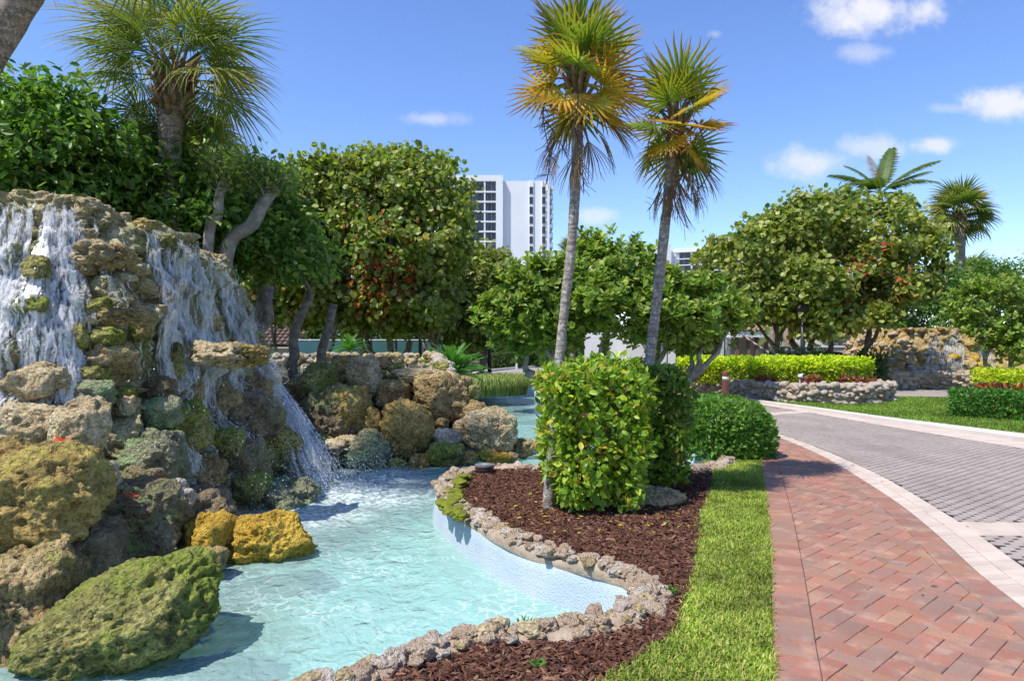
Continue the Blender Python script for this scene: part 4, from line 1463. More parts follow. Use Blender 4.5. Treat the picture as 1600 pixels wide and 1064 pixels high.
for q_, (back_, step_) in enumerate(((.04, .075), (.105, .085), (.165, .13))):
    for (x, y) in resample(E_ - Nn * back_, step_):
        if y > 12.0 and q_ == 2: continue
        if q_ and random.random() < .22: continue
        s_ = random.uniform(.030, .062) * (1.0, .95, .7)[q_]
        if y < 4.2: s_ *= 1.15
        dx, dy = random.uniform(-.025, .025), random.uniform(-.035, .035)
        near_ = math.hypot(x, y) < 7
        eds.append(((x + dx, y + dy, .035 + s_ * .25), (s_ * random.uniform(1, 1.45), s_, s_ * random.uniform(.7, 1.0)), 4 if near_ and q_ < 2 else 3,
                    random.choice(['pale_stone', 'pale_stone', 'pale_stone', 'white_stone', 'white_stone', 'tan_rock'])))
add_stones(edging, eds, 300)

# ---- rocks in the planter
o = boulder((1018, 792), 6.75, .33, .26, .20, 'tan_rock', 'low sandy rock lying in the mulch right of the clipped shrub', 61, 6, (0, .1, -.4), lump=.15)
o = boulder((1022, 823), 6.15, .10, .09, .045, 'gold_rock', 'small bright yellow stone in front of the sandy rock', 62, 4, (0, 0, .3))
# moss cushions on the edging
moss = thing('moss_patch', (-.68, 7.2, .03), 'yellow green moss cushions over the stone rim at the planter tip', 'moss')
mm = noisy('moss', (.26, .27, .02), (.13, .16, .02), 16, 1, 1, .02, 90)
for (u, v, a_) in [(715, 755, .09), (706, 768, .11), (712, 778, .08), (700, 787, .10), (709, 797, .09), (722, 746, .06), (717, 806, .06), (730, 745, .05)]:
    x, y = ipt(u, v, .06)
    V, Fc = rock_geo(int(u * 3 + v), 4, a_, a_ * 1.4, .035, lump=.35, pits=.6)
    link('cushion', mesh_data('cushion', V, Fc, mm, True), moss, Vector((x, y, .065)) - origin(moss))
# algae skirt: low stones at the waterline by the planter tip
for (u, v, mt) in [(790, 727, 'gold_rock'), (730, 728, 'moss_rock')]:
    pass

# red leaves on the boulders
mred = leaf_mat('red_leaf', .5, .3, .4)


def red_leaf(u, v, Y, lab):
    c = np.array(at(u, v, Y))
    V, Fs, n_ = [], [], 0
    for q_ in range(6):
        th = q_ / 6 * 6.28 + random.uniform(-.3, .3)
        d = np.array([math.cos(th), math.sin(th) * .7 - .3, random.uniform(.0, .5)]); d /= np.linalg.norm(d)
        s_ = np.cross(d, [0, 0, 1]); s_ /= np.linalg.norm(s_)
        L, W = .075, .02
        V += [c, c + d * L * .5 + s_ * W, c + d * L, c + d * L * .5 - s_ * W]
        Fs.append([n_, n_ + 1, n_ + 2, n_ + 3]); n_ += 4
    V = np.array(V)
    o_ = obj('red_leaf', V - c, Fs, mred, None, tint=np.tile((.55, .05, .02), (len(V), 1)), loc=Vector(c))
    tag(o_, lab, 'leaf')


red_leaf(97, 689, 4.55, 'red fallen leaf on top of the huge ochre boulder')
red_leaf(205, 776, 5.22, 'red fallen leaf on the dark brown wet boulder')
# ================================================================== VEGETATION
#            (half width, along) at two stations, tip droop, fold
LT = {'oval': ((.24, .30), (.22, .68), -.06, .07), 'paddle': ((.17, .38), (.33, .78), -.02, .05), 'round': ((.46, .24), (.47, .74), -.05, .08), 'lance': ((.13, .30), (.12, .65), -.10, .04)}


def leaf_template(kind, fine=False):
    (w1, y1), (w2, y2), dr, fo = LT[kind]
    if fine:
        V = np.array([[0, 0, 0], [w1, y1, fo], [w2, y2, fo * .7], [0, 1, dr], [-w2, y2, fo * .7], [-w1, y1, fo], [0, y1, 0], [0, y2, dr * .4]])
        return V, [np.array([[0, 1, 6], [0, 6, 5], [2, 3, 7], [7, 3, 4]]), np.array([[1, 2, 7, 6], [6, 7, 4, 5]])]
    V = np.array([[0, 0, 0], [w1, y1, fo], [w2, y2, fo], [0, 1, dr], [-w2, y2, fo], [-w1, y1, fo]])
    return V, [np.array([[0, 1, 2, 3], [0, 3, 4, 5]])]


def leaves_geo(P, D, N, size, width, kind, fine=False):
    V0, F0 = leaf_template(kind, fine)
    D = unit(D)
    X = unit(np.cross(D, N))
    N2 = np.cross(X, D)
    s_ = size[:, None, None]
    V = P[:, None] + s_ * (V0[None, :, 0:1] * X[:, None] * np.asarray(width).reshape(-1, 1, 1) + V0[None, :, 1:2] * D[:, None] + V0[None, :, 2:3] * N2[:, None])
    n_, k_ = len(P), len(V0)
    idx = np.arange(n_)[:, None, None] * k_
    Fs = [(idx + f[None]).reshape(-1, f.shape[1]) for f in F0]
    return V.reshape(-1, 3), Fs, k_


def rdir(n_):
    return unit(RNG.normal(0, 1, (n_, 3)))


def crown_leaves(blobs, n_cl, per, cl_r, size, kind, cols, weights=None, red=None, rosette=False, up=.5, fill=.35, mat_=None, spread=.5, top_tint=None):
    """blobs: (centre, (rx,ry,rz)). clumps of leaves near the blob surfaces"""
    B = [(np.array(c, float), np.array(r, float)) for c, r in blobs]
    ar = np.array([(r[0] * r[1] + r[0] * r[2] + r[1] * r[2]) for c, r in B])
    which = RNG.choice(len(B), n_cl * 3, p=ar / ar.sum())
    C, O = [], []
    d = rdir(n_cl * 3)
    rad = 1 - fill * RNG.random(n_cl * 3) ** 1.6
    for i_ in range(n_cl * 3):
        c, r = B[which[i_]]
        dd = d[i_] * np.array([1, 1, 1 if d[i_][2] > -.3 else .8])
        p_ = c + dd * r * rad[i_]
        ok = True
        for j_, (c2, r2) in enumerate(B):
            if j_ != which[i_] and (((p_ - c2) / r2) ** 2).sum() < .5:
                ok = False; break
        if ok:
            C.append(p_); O.append(unit((dd / r)[None])[0])
        if len(C) >= n_cl: break
    C, O = np.array(C), np.array(O)
    C = C + .34 * np.stack([fbm(C * 1.0, 3, 71), fbm(C * 1.0, 3, 72), fbm(C * 1.0, 3, 73)], 1)
    n_cl = len(C)
    n_ = n_cl * per
    ci = np.repeat(np.arange(n_cl), per)
    if rosette:
        nt = max(1, per // rosette)
        tw = RNG.normal(0, 1, (n_cl * nt, 3)) * cl_r * np.array([1, 1, .7]) * .6
        ax = unit(np.repeat(O, nt, 0) * .8 + np.array([0, 0, up]) + rdir(n_cl * nt) * .4)
        base = np.repeat(C, nt, 0) + tw
        n_ = n_cl * nt * rosette
        ti = np.repeat(np.arange(n_cl * nt), rosette)
        ci = ti // nt
        ph = np.tile(np.arange(rosette) * 2.4, n_cl * nt) + np.repeat(RNG.uniform(0, 6.28, n_cl * nt), rosette)
        A = ax[ti]
        E1 = unit(np.cross(A, rdir(len(ax))[ti])); E2 = np.cross(A, E1)
        Rr = np.cos(ph)[:, None] * E1 + np.sin(ph)[:, None] * E2
        op = RNG.uniform(.35, 1.1, n_)[:, None]
        D = unit(A * (1.15 - op) + Rr * op * .9)
        P = base[ti] - A * (np.tile(np.arange(rosette), n_cl * nt)[:, None] * size * .12)
        N = unit(A + Rr * -.5 * (1 - op))
    else:
        P = C[ci] + RNG.normal(0, 1, (n_, 3)) * cl_r * np.array([1, 1, .75]) * .62
        N = unit(O[ci] * .7 + np.array([0, 0, up]) + rdir(n_) * spread * 1.4)
        D = unit(np.cross(N, rdir(n_)) + np.array([0, 0, -.25]) + O[ci] * .35)
    sz = size * RNG.uniform(.65, 1.2, n_)
    V, Fs, k_ = leaves_geo(P, D, N, sz, np.full(n_, 1.0), kind)
    cols = np.asarray(cols)
    t = cols[RNG.choice(len(cols), n_, p=weights)]
    t = t * RNG.uniform(.75, 1.25, (n_, 1)) * RNG.uniform(.82, 1.2, n_cl)[ci][:, None]
    if top_tint is not None:
        yel = np.clip(fbm(P * .9, 3, 88) * .9, 0, 1)[:, None]
        t = t * (1 - yel) + np.array(top_tint) * yel * RNG.uniform(.7, 1.2, (n_, 1))
    if red is not None:
        for rc, rr, rcols, pr in red:
            dist = (((P - np.array(rc)) / np.array(rr)) ** 2).sum(1)
            hit = (RNG.random(n_) < pr * np.clip(1.25 - dist, 0, 1))
            rcols = np.asarray(rcols)
            t[hit] = rcols[RNG.integers(0, len(rcols), hit.sum())] * RNG.uniform(.7, 1.2, (hit.sum(), 1))
    return V, Fs, np.repeat(t, k_, 0), C


def limb(mb, a, b, r0, r1, sag=.0, wob=.08, seed=0, seg=7, n_=8):
    a, b = np.array(a, float), np.array(b, float)
    t = np.linspace(0, 1, n_)[:, None]
    L = np.linalg.norm(b - a)
    mid = (a + b) / 2 + np.array([0, 0, sag * L]) + RNG.normal(0, wob * L, 3)
    P = (1 - t) ** 2 * a + 2 * t * (1 - t) * mid + t ** 2 * b
    P = P + np.sin(t * math.pi) * RNG.normal(0, .02 * L, (n_, 3))
    mb.tube(P, np.linspace(r0, r1, n_), seg, True, .18, seed)
    return P


def tree(name, label, cat, base, stems, blobs, leafargs, leafmat='leaf', barkmat='bark', group=None, stem_r=.12, twigs=30, crown='crown'):
    t = thing(name, base, label, cat, group)
    V, Fs, tt, C = crown_leaves(**leafargs, blobs=blobs)
    obj(crown, V, Fs, M[leafmat], t, tint=tt)
    mb = MB()
    b0 = np.array(base, float)
    tips = []
    for q_, (dx, dy, h_, lean) in enumerate(stems):
        s0 = b0 + np.array([dx, dy, -.08])
        s1 = s0 + np.array([lean[0], lean[1], h_])
        P = limb(mb, s0, s1, stem_r * random.uniform(.8, 1.1), stem_r * .62, wob=.06, seed=q_, seg=10, n_=12)
        tips.append((s1, stem_r * .6))
    for c, r in blobs:
        c = np.array(c)
        j_ = int(np.argmin([np.linalg.norm(s[0] - c) for s in tips]))
        P = limb(mb, tips[j_][0], c, tips[j_][1] * .8, .025, sag=.05, wob=.1, seed=j_)
        for q_ in range(3):
            e = c + rdir(1)[0] * np.array(r) * .8
            limb(mb, P[5], e, .03, .009, wob=.1, seg=5, n_=6)
    for c in C[RNG.permutation(len(C))[:twigs]]:
        j_ = int(np.argmin([np.linalg.norm(np.array(bc) - c) for bc, _ in blobs]))
        limb(mb, np.array(blobs[j_][0]) * .6 + c * .4, c, .018, .006, wob=.08, seg=5, n_=5)
    mb.build('trunk', M[barkmat], t, True)
    return t


def pb(u, v, Y, ru, rv, dy=None):
    """blob centred where (u,v) is seen at depth Y, radii given by picture size"""
    s_ = Y / F
    return (tuple(at(u, v, Y)), (ru * s_, (dy or (ru + rv) / 2 * s_), rv * s_))


SG = dict(kind='round', size=.19, cols=[(.12, .18, .028), (.155, .205, .036), (.195, .225, .045), (.25, .26, .06), (.10, .145, .026), (.32, .31, .09)], cl_r=.36, up=.35, spread=.75)
RED = [(.32, .06, .02), (.42, .11, .03), (.26, .04, .02), (.38, .17, .04), (.20, .07, .03)]
# big sea-grape like trees, left of the tower
Y = 24.5
tree('sea_grape_tree', 'broad round leaved tree with olive crown and orange leaves in front of the tower', 'tree', tuple(at(590, 555, Y).xy) + (0,), [(-.3, 0, 1.7, (-.3, 0)), (.25, .1, 1.9, (.1, .2)), (1.0, .2, 1.6, (1.0, .1)), (.6, .5, 1.8, (.4, .6)), (0, .5, 1.8, (-.6, .5))],
     [pb(600, 300, Y, 95, 62), pb(672, 322, Y, 60, 60), pb(545, 350, Y, 75, 72), pb(620, 380, Y - .6, 100, 70), pb(690, 385, Y, 38, 42), pb(610, 455, Y - .8, 75, 48), pb(520, 440, Y, 70, 60), pb(660, 470, Y, 55, 40), pb(560, 492, Y, 62, 24), pb(650, 500, Y, 52, 24), pb(560, 280, Y + 1, 60, 40), pb(650, 270, Y + 1, 60, 36)],
     dict(SG, n_cl=580, per=46, red=[(tuple(at(600, 448, Y - 1.2)), (1.3, 1.6, 1.2), RED, .5), (tuple(at(610, 395, Y - 1.5)), (1.8, 2.5, 2.2), RED[1:4], .07)], top_tint=(.20, .20, .05)), stem_r=.17)
tree('sea_grape_tree', 'olive leaved tree just right of the waterfall with slender forked trunks', 'tree', tuple(at(487, 560, Y - 1).xy) + (0,), [(0, 0, 1.3, (-.1, 0)), (-.9, .1, 1.5, (.2, .1)), (.25, .1, 1.7, (.45, .1)), (-1.6, .6, 1.6, (.1, .1))],
     [pb(450, 320, Y - 1, 70, 62), pb(420, 400, Y - 1, 50, 60), pb(490, 370, Y - 1, 60, 62), pb(470, 440, Y - 1, 60, 45), pb(425, 460, Y - .5, 45, 40), pb(500, 290, Y, 50, 36), pb(480, 490, Y - .5, 50, 22)],
     dict(SG, n_cl=310, per=42, red=[(tuple(at(440, 460, Y - 2)), (1.5, 2, .9), [(.3, .26, .03), (.3, .15, .03)], .2)], top_tint=(.21, .21, .05)), stem_r=.10)
tree('sea_grape_tree', 'smaller olive tree under the right side of the tower beside the road', 'tree', tuple(at(700, 562, 29.5).xy) + (0,), [(0, 0, 1.9, (-.2, 0)), (.4, .1, 1.8, (.5, .2)), (-.6, .1, 1.8, (-.5, .2)), (1.4, .3, 1.8, (.3, 0))],
     [pb(720, 430, 29.5, 50, 42), pb(755, 455, 29.5, 46, 42), pb(690, 470, 29.5, 46, 45), pb(735, 490, 29.5, 50, 36), pb(775, 440, 30, 36, 36), pb(705, 512, 29.5, 46, 24), pb(755, 508, 29.5, 34, 26)],
     dict(SG, n_cl=290, per=42, top_tint=(.20, .20, .05)), stem_r=.13)
# right hand sea grape
Y = 25.0
tree('sea_grape_tree', 'wide yellow green round leaved tree behind the yellow hedge on the right', 'tree', tuple(at(1285, 566, Y).xy) + (0,), [(-.2, 0, 1.5, (-1.5, -.1)), (0, .1, 1.7, (-.3, .2)), (.25, 0, 1.5, (1.3, -.1)), (.1, .2, 1.7, (.5, .4)), (-.1, .2, 1.8, (-.8, .4))],
     [pb(1185, 405, Y, 78, 55), pb(1280, 365, Y, 85, 52), pb(1375, 375, Y, 80, 55), pb(1425, 395, Y, 36, 32), pb(1240, 450, Y - .8, 90, 45), pb(1345, 450, Y - .8, 80, 55), pb(1300, 495, Y - 1.2, 80, 26), pb(1155, 450, Y, 42, 36), pb(1410, 440, Y, 34, 30), pb(1210, 480, Y - .5, 60, 30), pb(1300, 335, Y + .5, 60, 30), pb(1230, 370, Y + .5, 70, 40)],
     dict(SG, n_cl=470, per=46, red=[(tuple(at(1370, 430, Y - 2)), (1.7, 2.5, 1.4), [(.40, .14, .06), (.45, .06, .05), (.38, .22, .06)], .22), (tuple(at(1285, 500, Y - 2)), (2.2, 2.5, .9), [(.34, .34, .05), (.42, .40, .07), (.26, .3, .05)], .55)], top_tint=(.32, .32, .075)), stem_r=.16)
# centre clusia
Y = 18.5
CL = dict(kind='paddle', size=.20, cols=[(.095, .165, .025), (.13, .205, .032), (.165, .235, .038), (.205, .265, .048), (.28, .30, .07)], cl_r=.30, rosette=8, up=.9)
tree('clusia_tree', 'spreading bright green tree with paddle leaves and gnarled trunks beyond the clipped shrub', 'tree', tuple(at(950, 580, Y).xy) + (0,), [(-.3, 0, 1.0, (-1.0, -.1)), (0, 0, 1.0, (-.3, .2)), (.3, .1, .9, (.9, .1)), (.5, -.1, .7, (1.7, 0)), (-.1, .3, 1.1, (.2, .5)), (-.5, .1, .9, (-1.7, .1))],
     [pb(835, 462, Y, 66, 55), pb(900, 440, Y, 66, 45), pb(965, 428, Y, 70, 42), pb(1045, 466, Y, 66, 42), pb(1110, 480, Y, 50, 44), pb(960, 480, Y - .8, 80, 36), pb(860, 500, Y - .3, 70, 30), pb(1060, 500, Y - .4, 75, 34), pb(935, 405, Y + .6, 50, 26), pb(805, 480, Y, 38, 38), pb(1140, 495, Y, 28, 30), pb(850, 524, Y, 56, 20), pb(1085, 520, Y, 52, 22)],
     dict(CL, n_cl=560, per=56), barkmat='grey_bark', stem_r=.20, leafmat='leaf_glossy')
# right clusia and dark ficus behind the far waterfall
Y = 21.0
tree('clusia_tree', 'bright green low tree at right edge leaning before the far waterfall', 'tree', tuple(at(1590, 600, Y).xy) + (0,), [(0, 0, 1.1, (-1.0, 0)), (.2, .1, 1.1, (-.2, .2)), (.5, 0, 1.0, (.6, 0))],
     [pb(1555, 478, Y, 50, 40), pb(1600, 480, Y, 60, 50), pb(1545, 510, Y, 34, 24), pb(1595, 535, Y - .5, 50, 34), pb(1660, 500, Y, 60, 50)],
     dict(CL, n_cl=290, per=48, size=.15), barkmat='grey_bark', stem_r=.12, leafmat='leaf_glossy')
FI = dict(kind='oval', size=.15, cols=[(.055, .12, .02), (.075, .155, .026), (.10, .185, .032), (.15, .23, .045)], cl_r=.4, up=.5, spread=.7)
tree('ficus_tree', 'dark green dense tree between the right round leaved tree and the far waterfall', 'tree', tuple(at(1445, 560, 32).xy) + (0,), [(0, 0, 1.8, (0, 0)), (.8, 0, 1.8, (.6, .2))],
     [pb(1430, 470, 32, 60, 42), pb(1480, 455, 32, 52, 30), pb(1450, 500, 31.5, 75, 30), pb(1535, 440, 33, 50, 22)],
     dict(FI, n_cl=230, per=50, size=.17), leafmat='leaf_glossy')
tree('ficus_tree', 'dense mid green tree behind the right clusia tree near the small palm', 'tree', tuple(at(1550, 560, 34).xy) + (0,), [(0, 0, 2, (0, 0)), (.8, 0, 2, (.6, .2))],
     [pb(1545, 447, 34, 42, 26), pb(1590, 455, 34, 40, 22), pb(1500, 470, 33, 50, 36), pb(1640, 440, 34, 40, 40)],
     dict(FI, n_cl=150, per=46, size=.2, cols=[(.05, .11, .02), (.07, .15, .03), (.10, .19, .035)]), leafmat='leaf_glossy')
# dark glossy screen behind the waterfall
SCR = dict(FI, size=.145, cl_r=.32, per=40)
G_ = 'glossy dark shrubs screening the waterfall'
tree('screen_shrub', 'tall glossy dark green shrub at left edge behind the waterfall crest', 'shrub', (-6.6, 9.8, 0), [(0, 0, 3, (0, 0)), (.6, 0, 3, (.3, 0)), (1.6, .1, 2.6, (-.6, 0))],
     [pb(20, 175, 9.6, 70, 62, .9), pb(95, 205, 9.6, 70, 62, .9), pb(40, 260, 9.3, 90, 60, .9), pb(140, 260, 9.6, 70, 55, .9), pb(-60, 200, 9.6, 70, 80, .9), pb(70, 320, 9.3, 120, 40, .8)],
     dict(SCR, n_cl=300), leafmat='leaf_glossy', group=G_)
tree('screen_shrub', 'glossy dark green shrub behind the middle of the waterfall crest below the palm', 'shrub', (-5.6, 11.2, 0), [(0, 0, 3, (0, 0)), (.6, 0, 3, (.3, 0)), (1.2, .1, 2.6, (.4, 0))],
     [pb(195, 272, 11, 52, 46, .9), pb(250, 296, 11, 55, 50, .9), pb(300, 315, 11.2, 52, 48, .9), pb(225, 335, 10.8, 90, 40, .9), pb(320, 360, 11, 60, 40, .9), pb(265, 255, 11.5, 36, 20, .7)],
     dict(SCR, n_cl=270), leafmat='leaf_glossy', group=G_)
tree('screen_shrub', 'glossy dark green shrub with bare grey stems at the right end of the waterfall crest', 'shrub', (-4.6, 12.6, 0), [(0, 0, 2.6, (0, 0)), (.6, 0, 2.6, (.3, 0)), (.9, .1, 2.4, (.4, 0))],
     [pb(370, 330, 12.4, 50, 46, .8), pb(425, 340, 12.4, 50, 50, .8), pb(400, 390, 12.4, 60, 42, .8), pb(445, 390, 12.4, 38, 46, .8), pb(360, 300, 12.6, 40, 30, .7)],
     dict(SCR, n_cl=200, cols=[(.06, .125, .02), (.09, .165, .027), (.13, .2, .035), (.19, .24, .05)]), leafmat='leaf_glossy', group=G_)
# two pruned pale stems leaning above the crest
for (p0, p1, Y_, r_, lab) in [((328, 372), (350, 285), 10.3, .075, 'pale pruned stem with upright twigs, left of two above the falls'), ((362, 392), (432, 292), 10.6, .105, 'thick pale pruned stem leaning right above the end of the falls')]:
    e = thing('pruned_stem', tuple(at(p0[0], p0[1], Y_).xy) + (0.,), lab, 'tree')
    a_, b_ = np.array(at(p0[0], p0[1], Y_)), np.array(at(p1[0], p1[1], Y_))
    mb = MB()
    g0 = a_ - (b_ - a_) * .3; g0[2] = 0
    P = np.vstack([[g0], [a_ - (b_ - a_) * .15], [a_ * .6 + b_ * .4 + [.03, 0, 0]], [a_ * .25 + b_ * .75 - [.02, 0, 0]], [b_]])
    mb.tube(catmull(P, False, 6), np.linspace(r_ * 1.2, r_ * .75, 25), 10, True, .15, 3)
    tips = []
    for q_ in range(26):
        s0 = a_ + (b_ - a_) * random.uniform(.72, 1.0)
        d_ = unit((rdir(1)[0] * np.array([1, .8, .6]) + np.array([.2, 0, .75]))[None])[0]
        e1 = s0 + d_ * random.uniform(.25, .75)
        limb(mb, s0, e1, .012, .004, wob=.1, seg=5, n_=6)
        tips.append(e1)
    mb.build('stem', M['grey_bark'], e, True)
    tips = np.array(tips)
    n_ = 700
    ci = RNG.integers(0, len(tips), n_)
    base_ = a_ + (b_ - a_) * .9
    P = tips[ci] * RNG.uniform(.6, 1.1, (n_, 1)) + base_ * 0
    P = base_ + (tips[ci] - base_) * RNG.uniform(.45, 1.15, (n_, 1)) + RNG.normal(0, .07, (n_, 3))
    V, Fs, k_ = leaves_geo(P, unit(rdir(n_) + [0, 0, .5]), unit(rdir(n_) + [0, 0, .8]), RNG.uniform(.06, .12, n_), np.full(n_, .9), 'oval')
    tc_ = np.array([(.10, .17, .03), (.16, .22, .04), (.22, .26, .07)])[RNG.integers(0, 3, n_)]
    obj('leaves', V, Fs, M['leaf'], e, tint=np.repeat(tc_, k_, 0))

# background greenery closing the horizon
BGC = dict(FI, kind='oval', size=.3, cl_r=.8, per=30)
BG = 'trees closing the view far behind'
bgs = [(845, 530, 75, 60, 40, 'dense dark tree beyond the road left of the bright spreading tree'), (770, 520, 60, 45, 34, 'dark shrub mass behind the black lamp post by the road'), (560, 500, 48, 150, 30, 'green thicket behind the teal fence'), (440, 500, 45, 60, 36, 'green tree behind the small tiled house at left'),
       (660, 505, 50, 60, 30, 'pale green thicket right of the orange leaved tree beyond the fence'), (1000, 535, 70, 80, 24, 'far tree behind the gatehouse'), (1240, 500, 60, 90, 28, 'far tree behind the beige garden wall'), (1700, 480, 45, 110, 60, 'tree beyond the far waterfall at right edge'), (-200, 420, 30, 200, 120, 'tree mass left of the falls out of view'), (900, 520, 90, 40, 30, 'far crown above the end of the road')]
for (u, v, Y_, ru, rv, lab) in bgs:
    s_ = Y_ / F
    bl = [pb(u + dx * ru, v + dy * rv, Y_ + random.uniform(-1, 1), ru * .5, rv * .55) for dx, dy in ((-.6, .2), (-.2, -.3), (.25, -.1), (.65, .2), (0, .5), (-.5, .7), (.5, .7))]
    tree('thicket_tree', lab, 'tree', tuple(at(u, HOR, Y_).xy) + (0,), [(0, 0, 1.5, (0, 0)), (ru * s_ * .4, 0, 1.5, (0, .2)), (-ru * s_ * .4, 0, 1.5, (0, .2))], bl,
         dict(BGC, n_cl=150, size=.16 + .004 * Y_, cl_r=.4 + ru * s_ * .12, cols=[(.045, .09, .02), (.065, .125, .026), (.09, .15, .03)] if Y_ < 72 else [(.06, .11, .03), (.085, .14, .04)]), twigs=0, group=BG)


# ---------------- clipped hedges and shrubs
def leafpile(name, label, cat, shape, n_, size, kind, cols, mat_='leaf', weights=None, fine=False, named=0, part='foliage', group=None, stems=None, out=.55, tintfn=None, leafname='leaf', jit=.03):
    """shape(n) -> points, outward normals, base point"""
    P, O, base = shape(n_)
    t = thing(name, base, label, cat, group)
    n_ = len(P)
    N = unit(O * .9 + rdir(n_) * .75 + np.array([0, 0, .35]))
    D = unit(np.cross(N, rdir(n_)) * 1.0 + O * out + np.array([0, 0, .15]))
    sz = size * RNG.uniform(.42, 1.25, n_)
    cols = np.asarray(cols)
    tt = cols[RNG.choice(len(cols), n_, p=weights)] * RNG.uniform(.75, 1.25, (n_, 1))
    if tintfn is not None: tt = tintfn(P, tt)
    if named:
        sc_ = sz / P[:, 1] * (np.einsum('ij,ij->i', O, -unit(P - np.array([0, 0, CAMH]))) > .1)
        order = np.argsort(-sc_)
        big_, rest = order[:named], order[named:]
        V0, F0 = leaf_template(kind, True)
        quant = 10
        mes = {}
        X = unit(np.cross(D, N)); N2 = np.cross(X, D)
        for i_ in big_:
            key = int(RNG.integers(0, quant))
            if key not in mes:
                mes[key] = mesh_data(leafname, V0, F0, M[mat_], True, np.tile(tt[i_], (len(V0), 1)))
            o = bpy.data.objects.new(leafname, mes[key]); COL.objects.link(o); o.parent = t
            mm_ = Matrix((X[i_], D[i_], N2[i_])).transposed().to_4x4()
            mm_.translation = Vector(P[i_]) - Vector(base)
            o.matrix_local = mm_ @ Matrix.Scale(sz[i_], 4)
    else:
        rest = np.arange(n_)
    V, Fs, k_ = leaves_geo(P[rest], D[rest], N[rest], sz[rest], np.full(len(rest), 1.0), kind, fine)
    o = obj(part, V, Fs, M[mat_], t, tint=np.repeat(tt[rest], k_, 0), smooth=fine)
    if named: o['kind'] = 'stuff'
    if stems is not None:
        mb = MB()
        for a_, b_, r_ in stems: limb(mb, a_, b_, r_, r_ * .4, wob=.08, seg=6, n_=6)
        mb.build('stems', M['bark'], t, True)
    return t


def box_shape(x0, x1, y0, y1, z0, z1, rot=0, rnd=.12, depth=.22, lump=.05, taper=0):
    def f(n_):
        c = np.array([(x0 + x1) / 2, (y0 + y1) / 2, (z0 + z1) / 2]); h_ = np.array([x1 - x0, y1 - y0, z1 - z0]) / 2
        ar = np.array([h_[1] * h_[2], h_[1] * h_[2], h_[0] * h_[2], h_[0] * h_[2], h_[0] * h_[1], .25 * h_[0] * h_[1]])
        w_ = RNG.choice(6, n_, p=ar / ar.sum())
        P = RNG.uniform(-1, 1, (n_, 3)); O = np.zeros((n_, 3))
        for q_, (ax, sg) in enumerate([(0, 1), (0, -1), (1, 1), (1, -1), (2, 1), (2, -1)]):
            m_ = w_ == q_
            P[m_, ax] = sg; O[m_, ax] = sg
        P = P * h_
        # round the corners
        inner = np.clip(P, -(h_ - rnd), h_ - rnd)
        dl = P - inner
        L = np.linalg.norm(dl, axis=1, keepdims=True)
        P = inner + dl / np.maximum(L, 1e-6) * np.minimum(L, rnd)
        O = unit(O * .5 + dl / np.maximum(L, 1e-6))
        P = P - O * (RNG.random(n_) ** 2.2 * depth)[:, None] + O * (lump * fbm((P + c) * 3.2, 3, 17))[:, None]
        if taper: P[:, 0] = P[:, 0] * (1 - taper * sstep(.75, .0, (P[:, 2] + h_[2]) / (2 * h_[2]))) + taper * h_[0] * .35 * sstep(.75, .0, (P[:, 2] + h_[2]) / (2 * h_[2]))
        ca_, sa_ = math.cos(rot), math.sin(rot)
        Rm = np.array([[ca_, -sa_, 0], [sa_, ca_, 0], [0, 0, 1]])
        return P @ Rm.T + c, O @ Rm.T, (c[0], c[1], z0)
    return f


def strip_shape(pts, half, z0, z1, depth=.25, lump=.05):
    pts = np.asarray(pts, float)
    def f(n_):
        Q = resample(catmull(pts, False, 6), .05)
        T = unit(np.gradient(Q, axis=0)); Nn_ = np.stack([T[:, 1], -T[:, 0]], 1)
        i_ = RNG.integers(0, len(Q), n_)
        face = RNG.choice(3, n_, p=[.34, .42, .24])   # top, front side, back side
        lat = np.where(face == 0, RNG.uniform(-1, 1, n_), np.where(face == 1, 1, -1)) * half
        z = np.where(face == 0, z1, RNG.uniform(z0, z1, n_))
        e_ = np.minimum(i_, len(Q) - 1 - i_)
        O = np.zeros((n_, 3)); O[face == 0, 2] = 1
        sd = np.where(face == 1, 1.0, -1.0)
        O[face > 0, :2] = (Nn_[i_] * sd[:, None])[face > 0]
        P = np.c_[Q[i_] + Nn_[i_] * lat[:, None], z]
        P = P - O * (RNG.random(n_) ** 2.2 * depth)[:, None] + O * (lump * fbm(P * 2.5, 3, 19))[:, None] + RNG.normal(0, .02, (n_, 3))
        return P, O, (Q[:, 0].mean(), Q[:, 1].mean(), z0)
    return f


def dome_shape(c, rx, ry, h_, depth=.2, lump=.05):
    def f(n_):
        d = rdir(n_ * 2); d = d[d[:, 2] > -.62][:n_]
        m_ = len(d)
        p4 = (np.abs(d) ** 3.2).sum(1) ** (-1 / 3.2)
        P = d * p4[:, None] * np.array([rx, ry, h_ * .62]) + np.array([c[0], c[1], h_ * .38])
        O = unit(d / np.array([rx, ry, h_ * .6]))
        P = P - O * (RNG.random(m_) ** 2.2 * depth)[:, None] + O * (lump * fbm(P * 3.5, 3, 23))[:, None]
        P = P[P[:, 2] > .0] if True else P
        O = O[:len(P)] if False else unit((P - np.array([c[0], c[1], h_ * .3])) / np.array([rx, ry, h_ * .6]))
        return P, O, (c[0], c[1], 0)
    return f


LIME = [(.135, .235, .026), (.19, .29, .032), (.25, .34, .037), (.33, .40, .043), (.10, .175, .022), (.38, .34, .035), (.36, .20, .03)]
LW = [.22, .26, .22, .14, .08, .05, .03]


def st_(cx, cy, n_, w_, h_):
    return [((cx + random.uniform(-.12, .12), cy + random.uniform(-.12, .12), 0), (cx + random.uniform(-w_, w_), cy + random.uniform(-w_, w_), random.uniform(.5, h_)), random.uniform(.008, .02)) for _ in range(n_)]


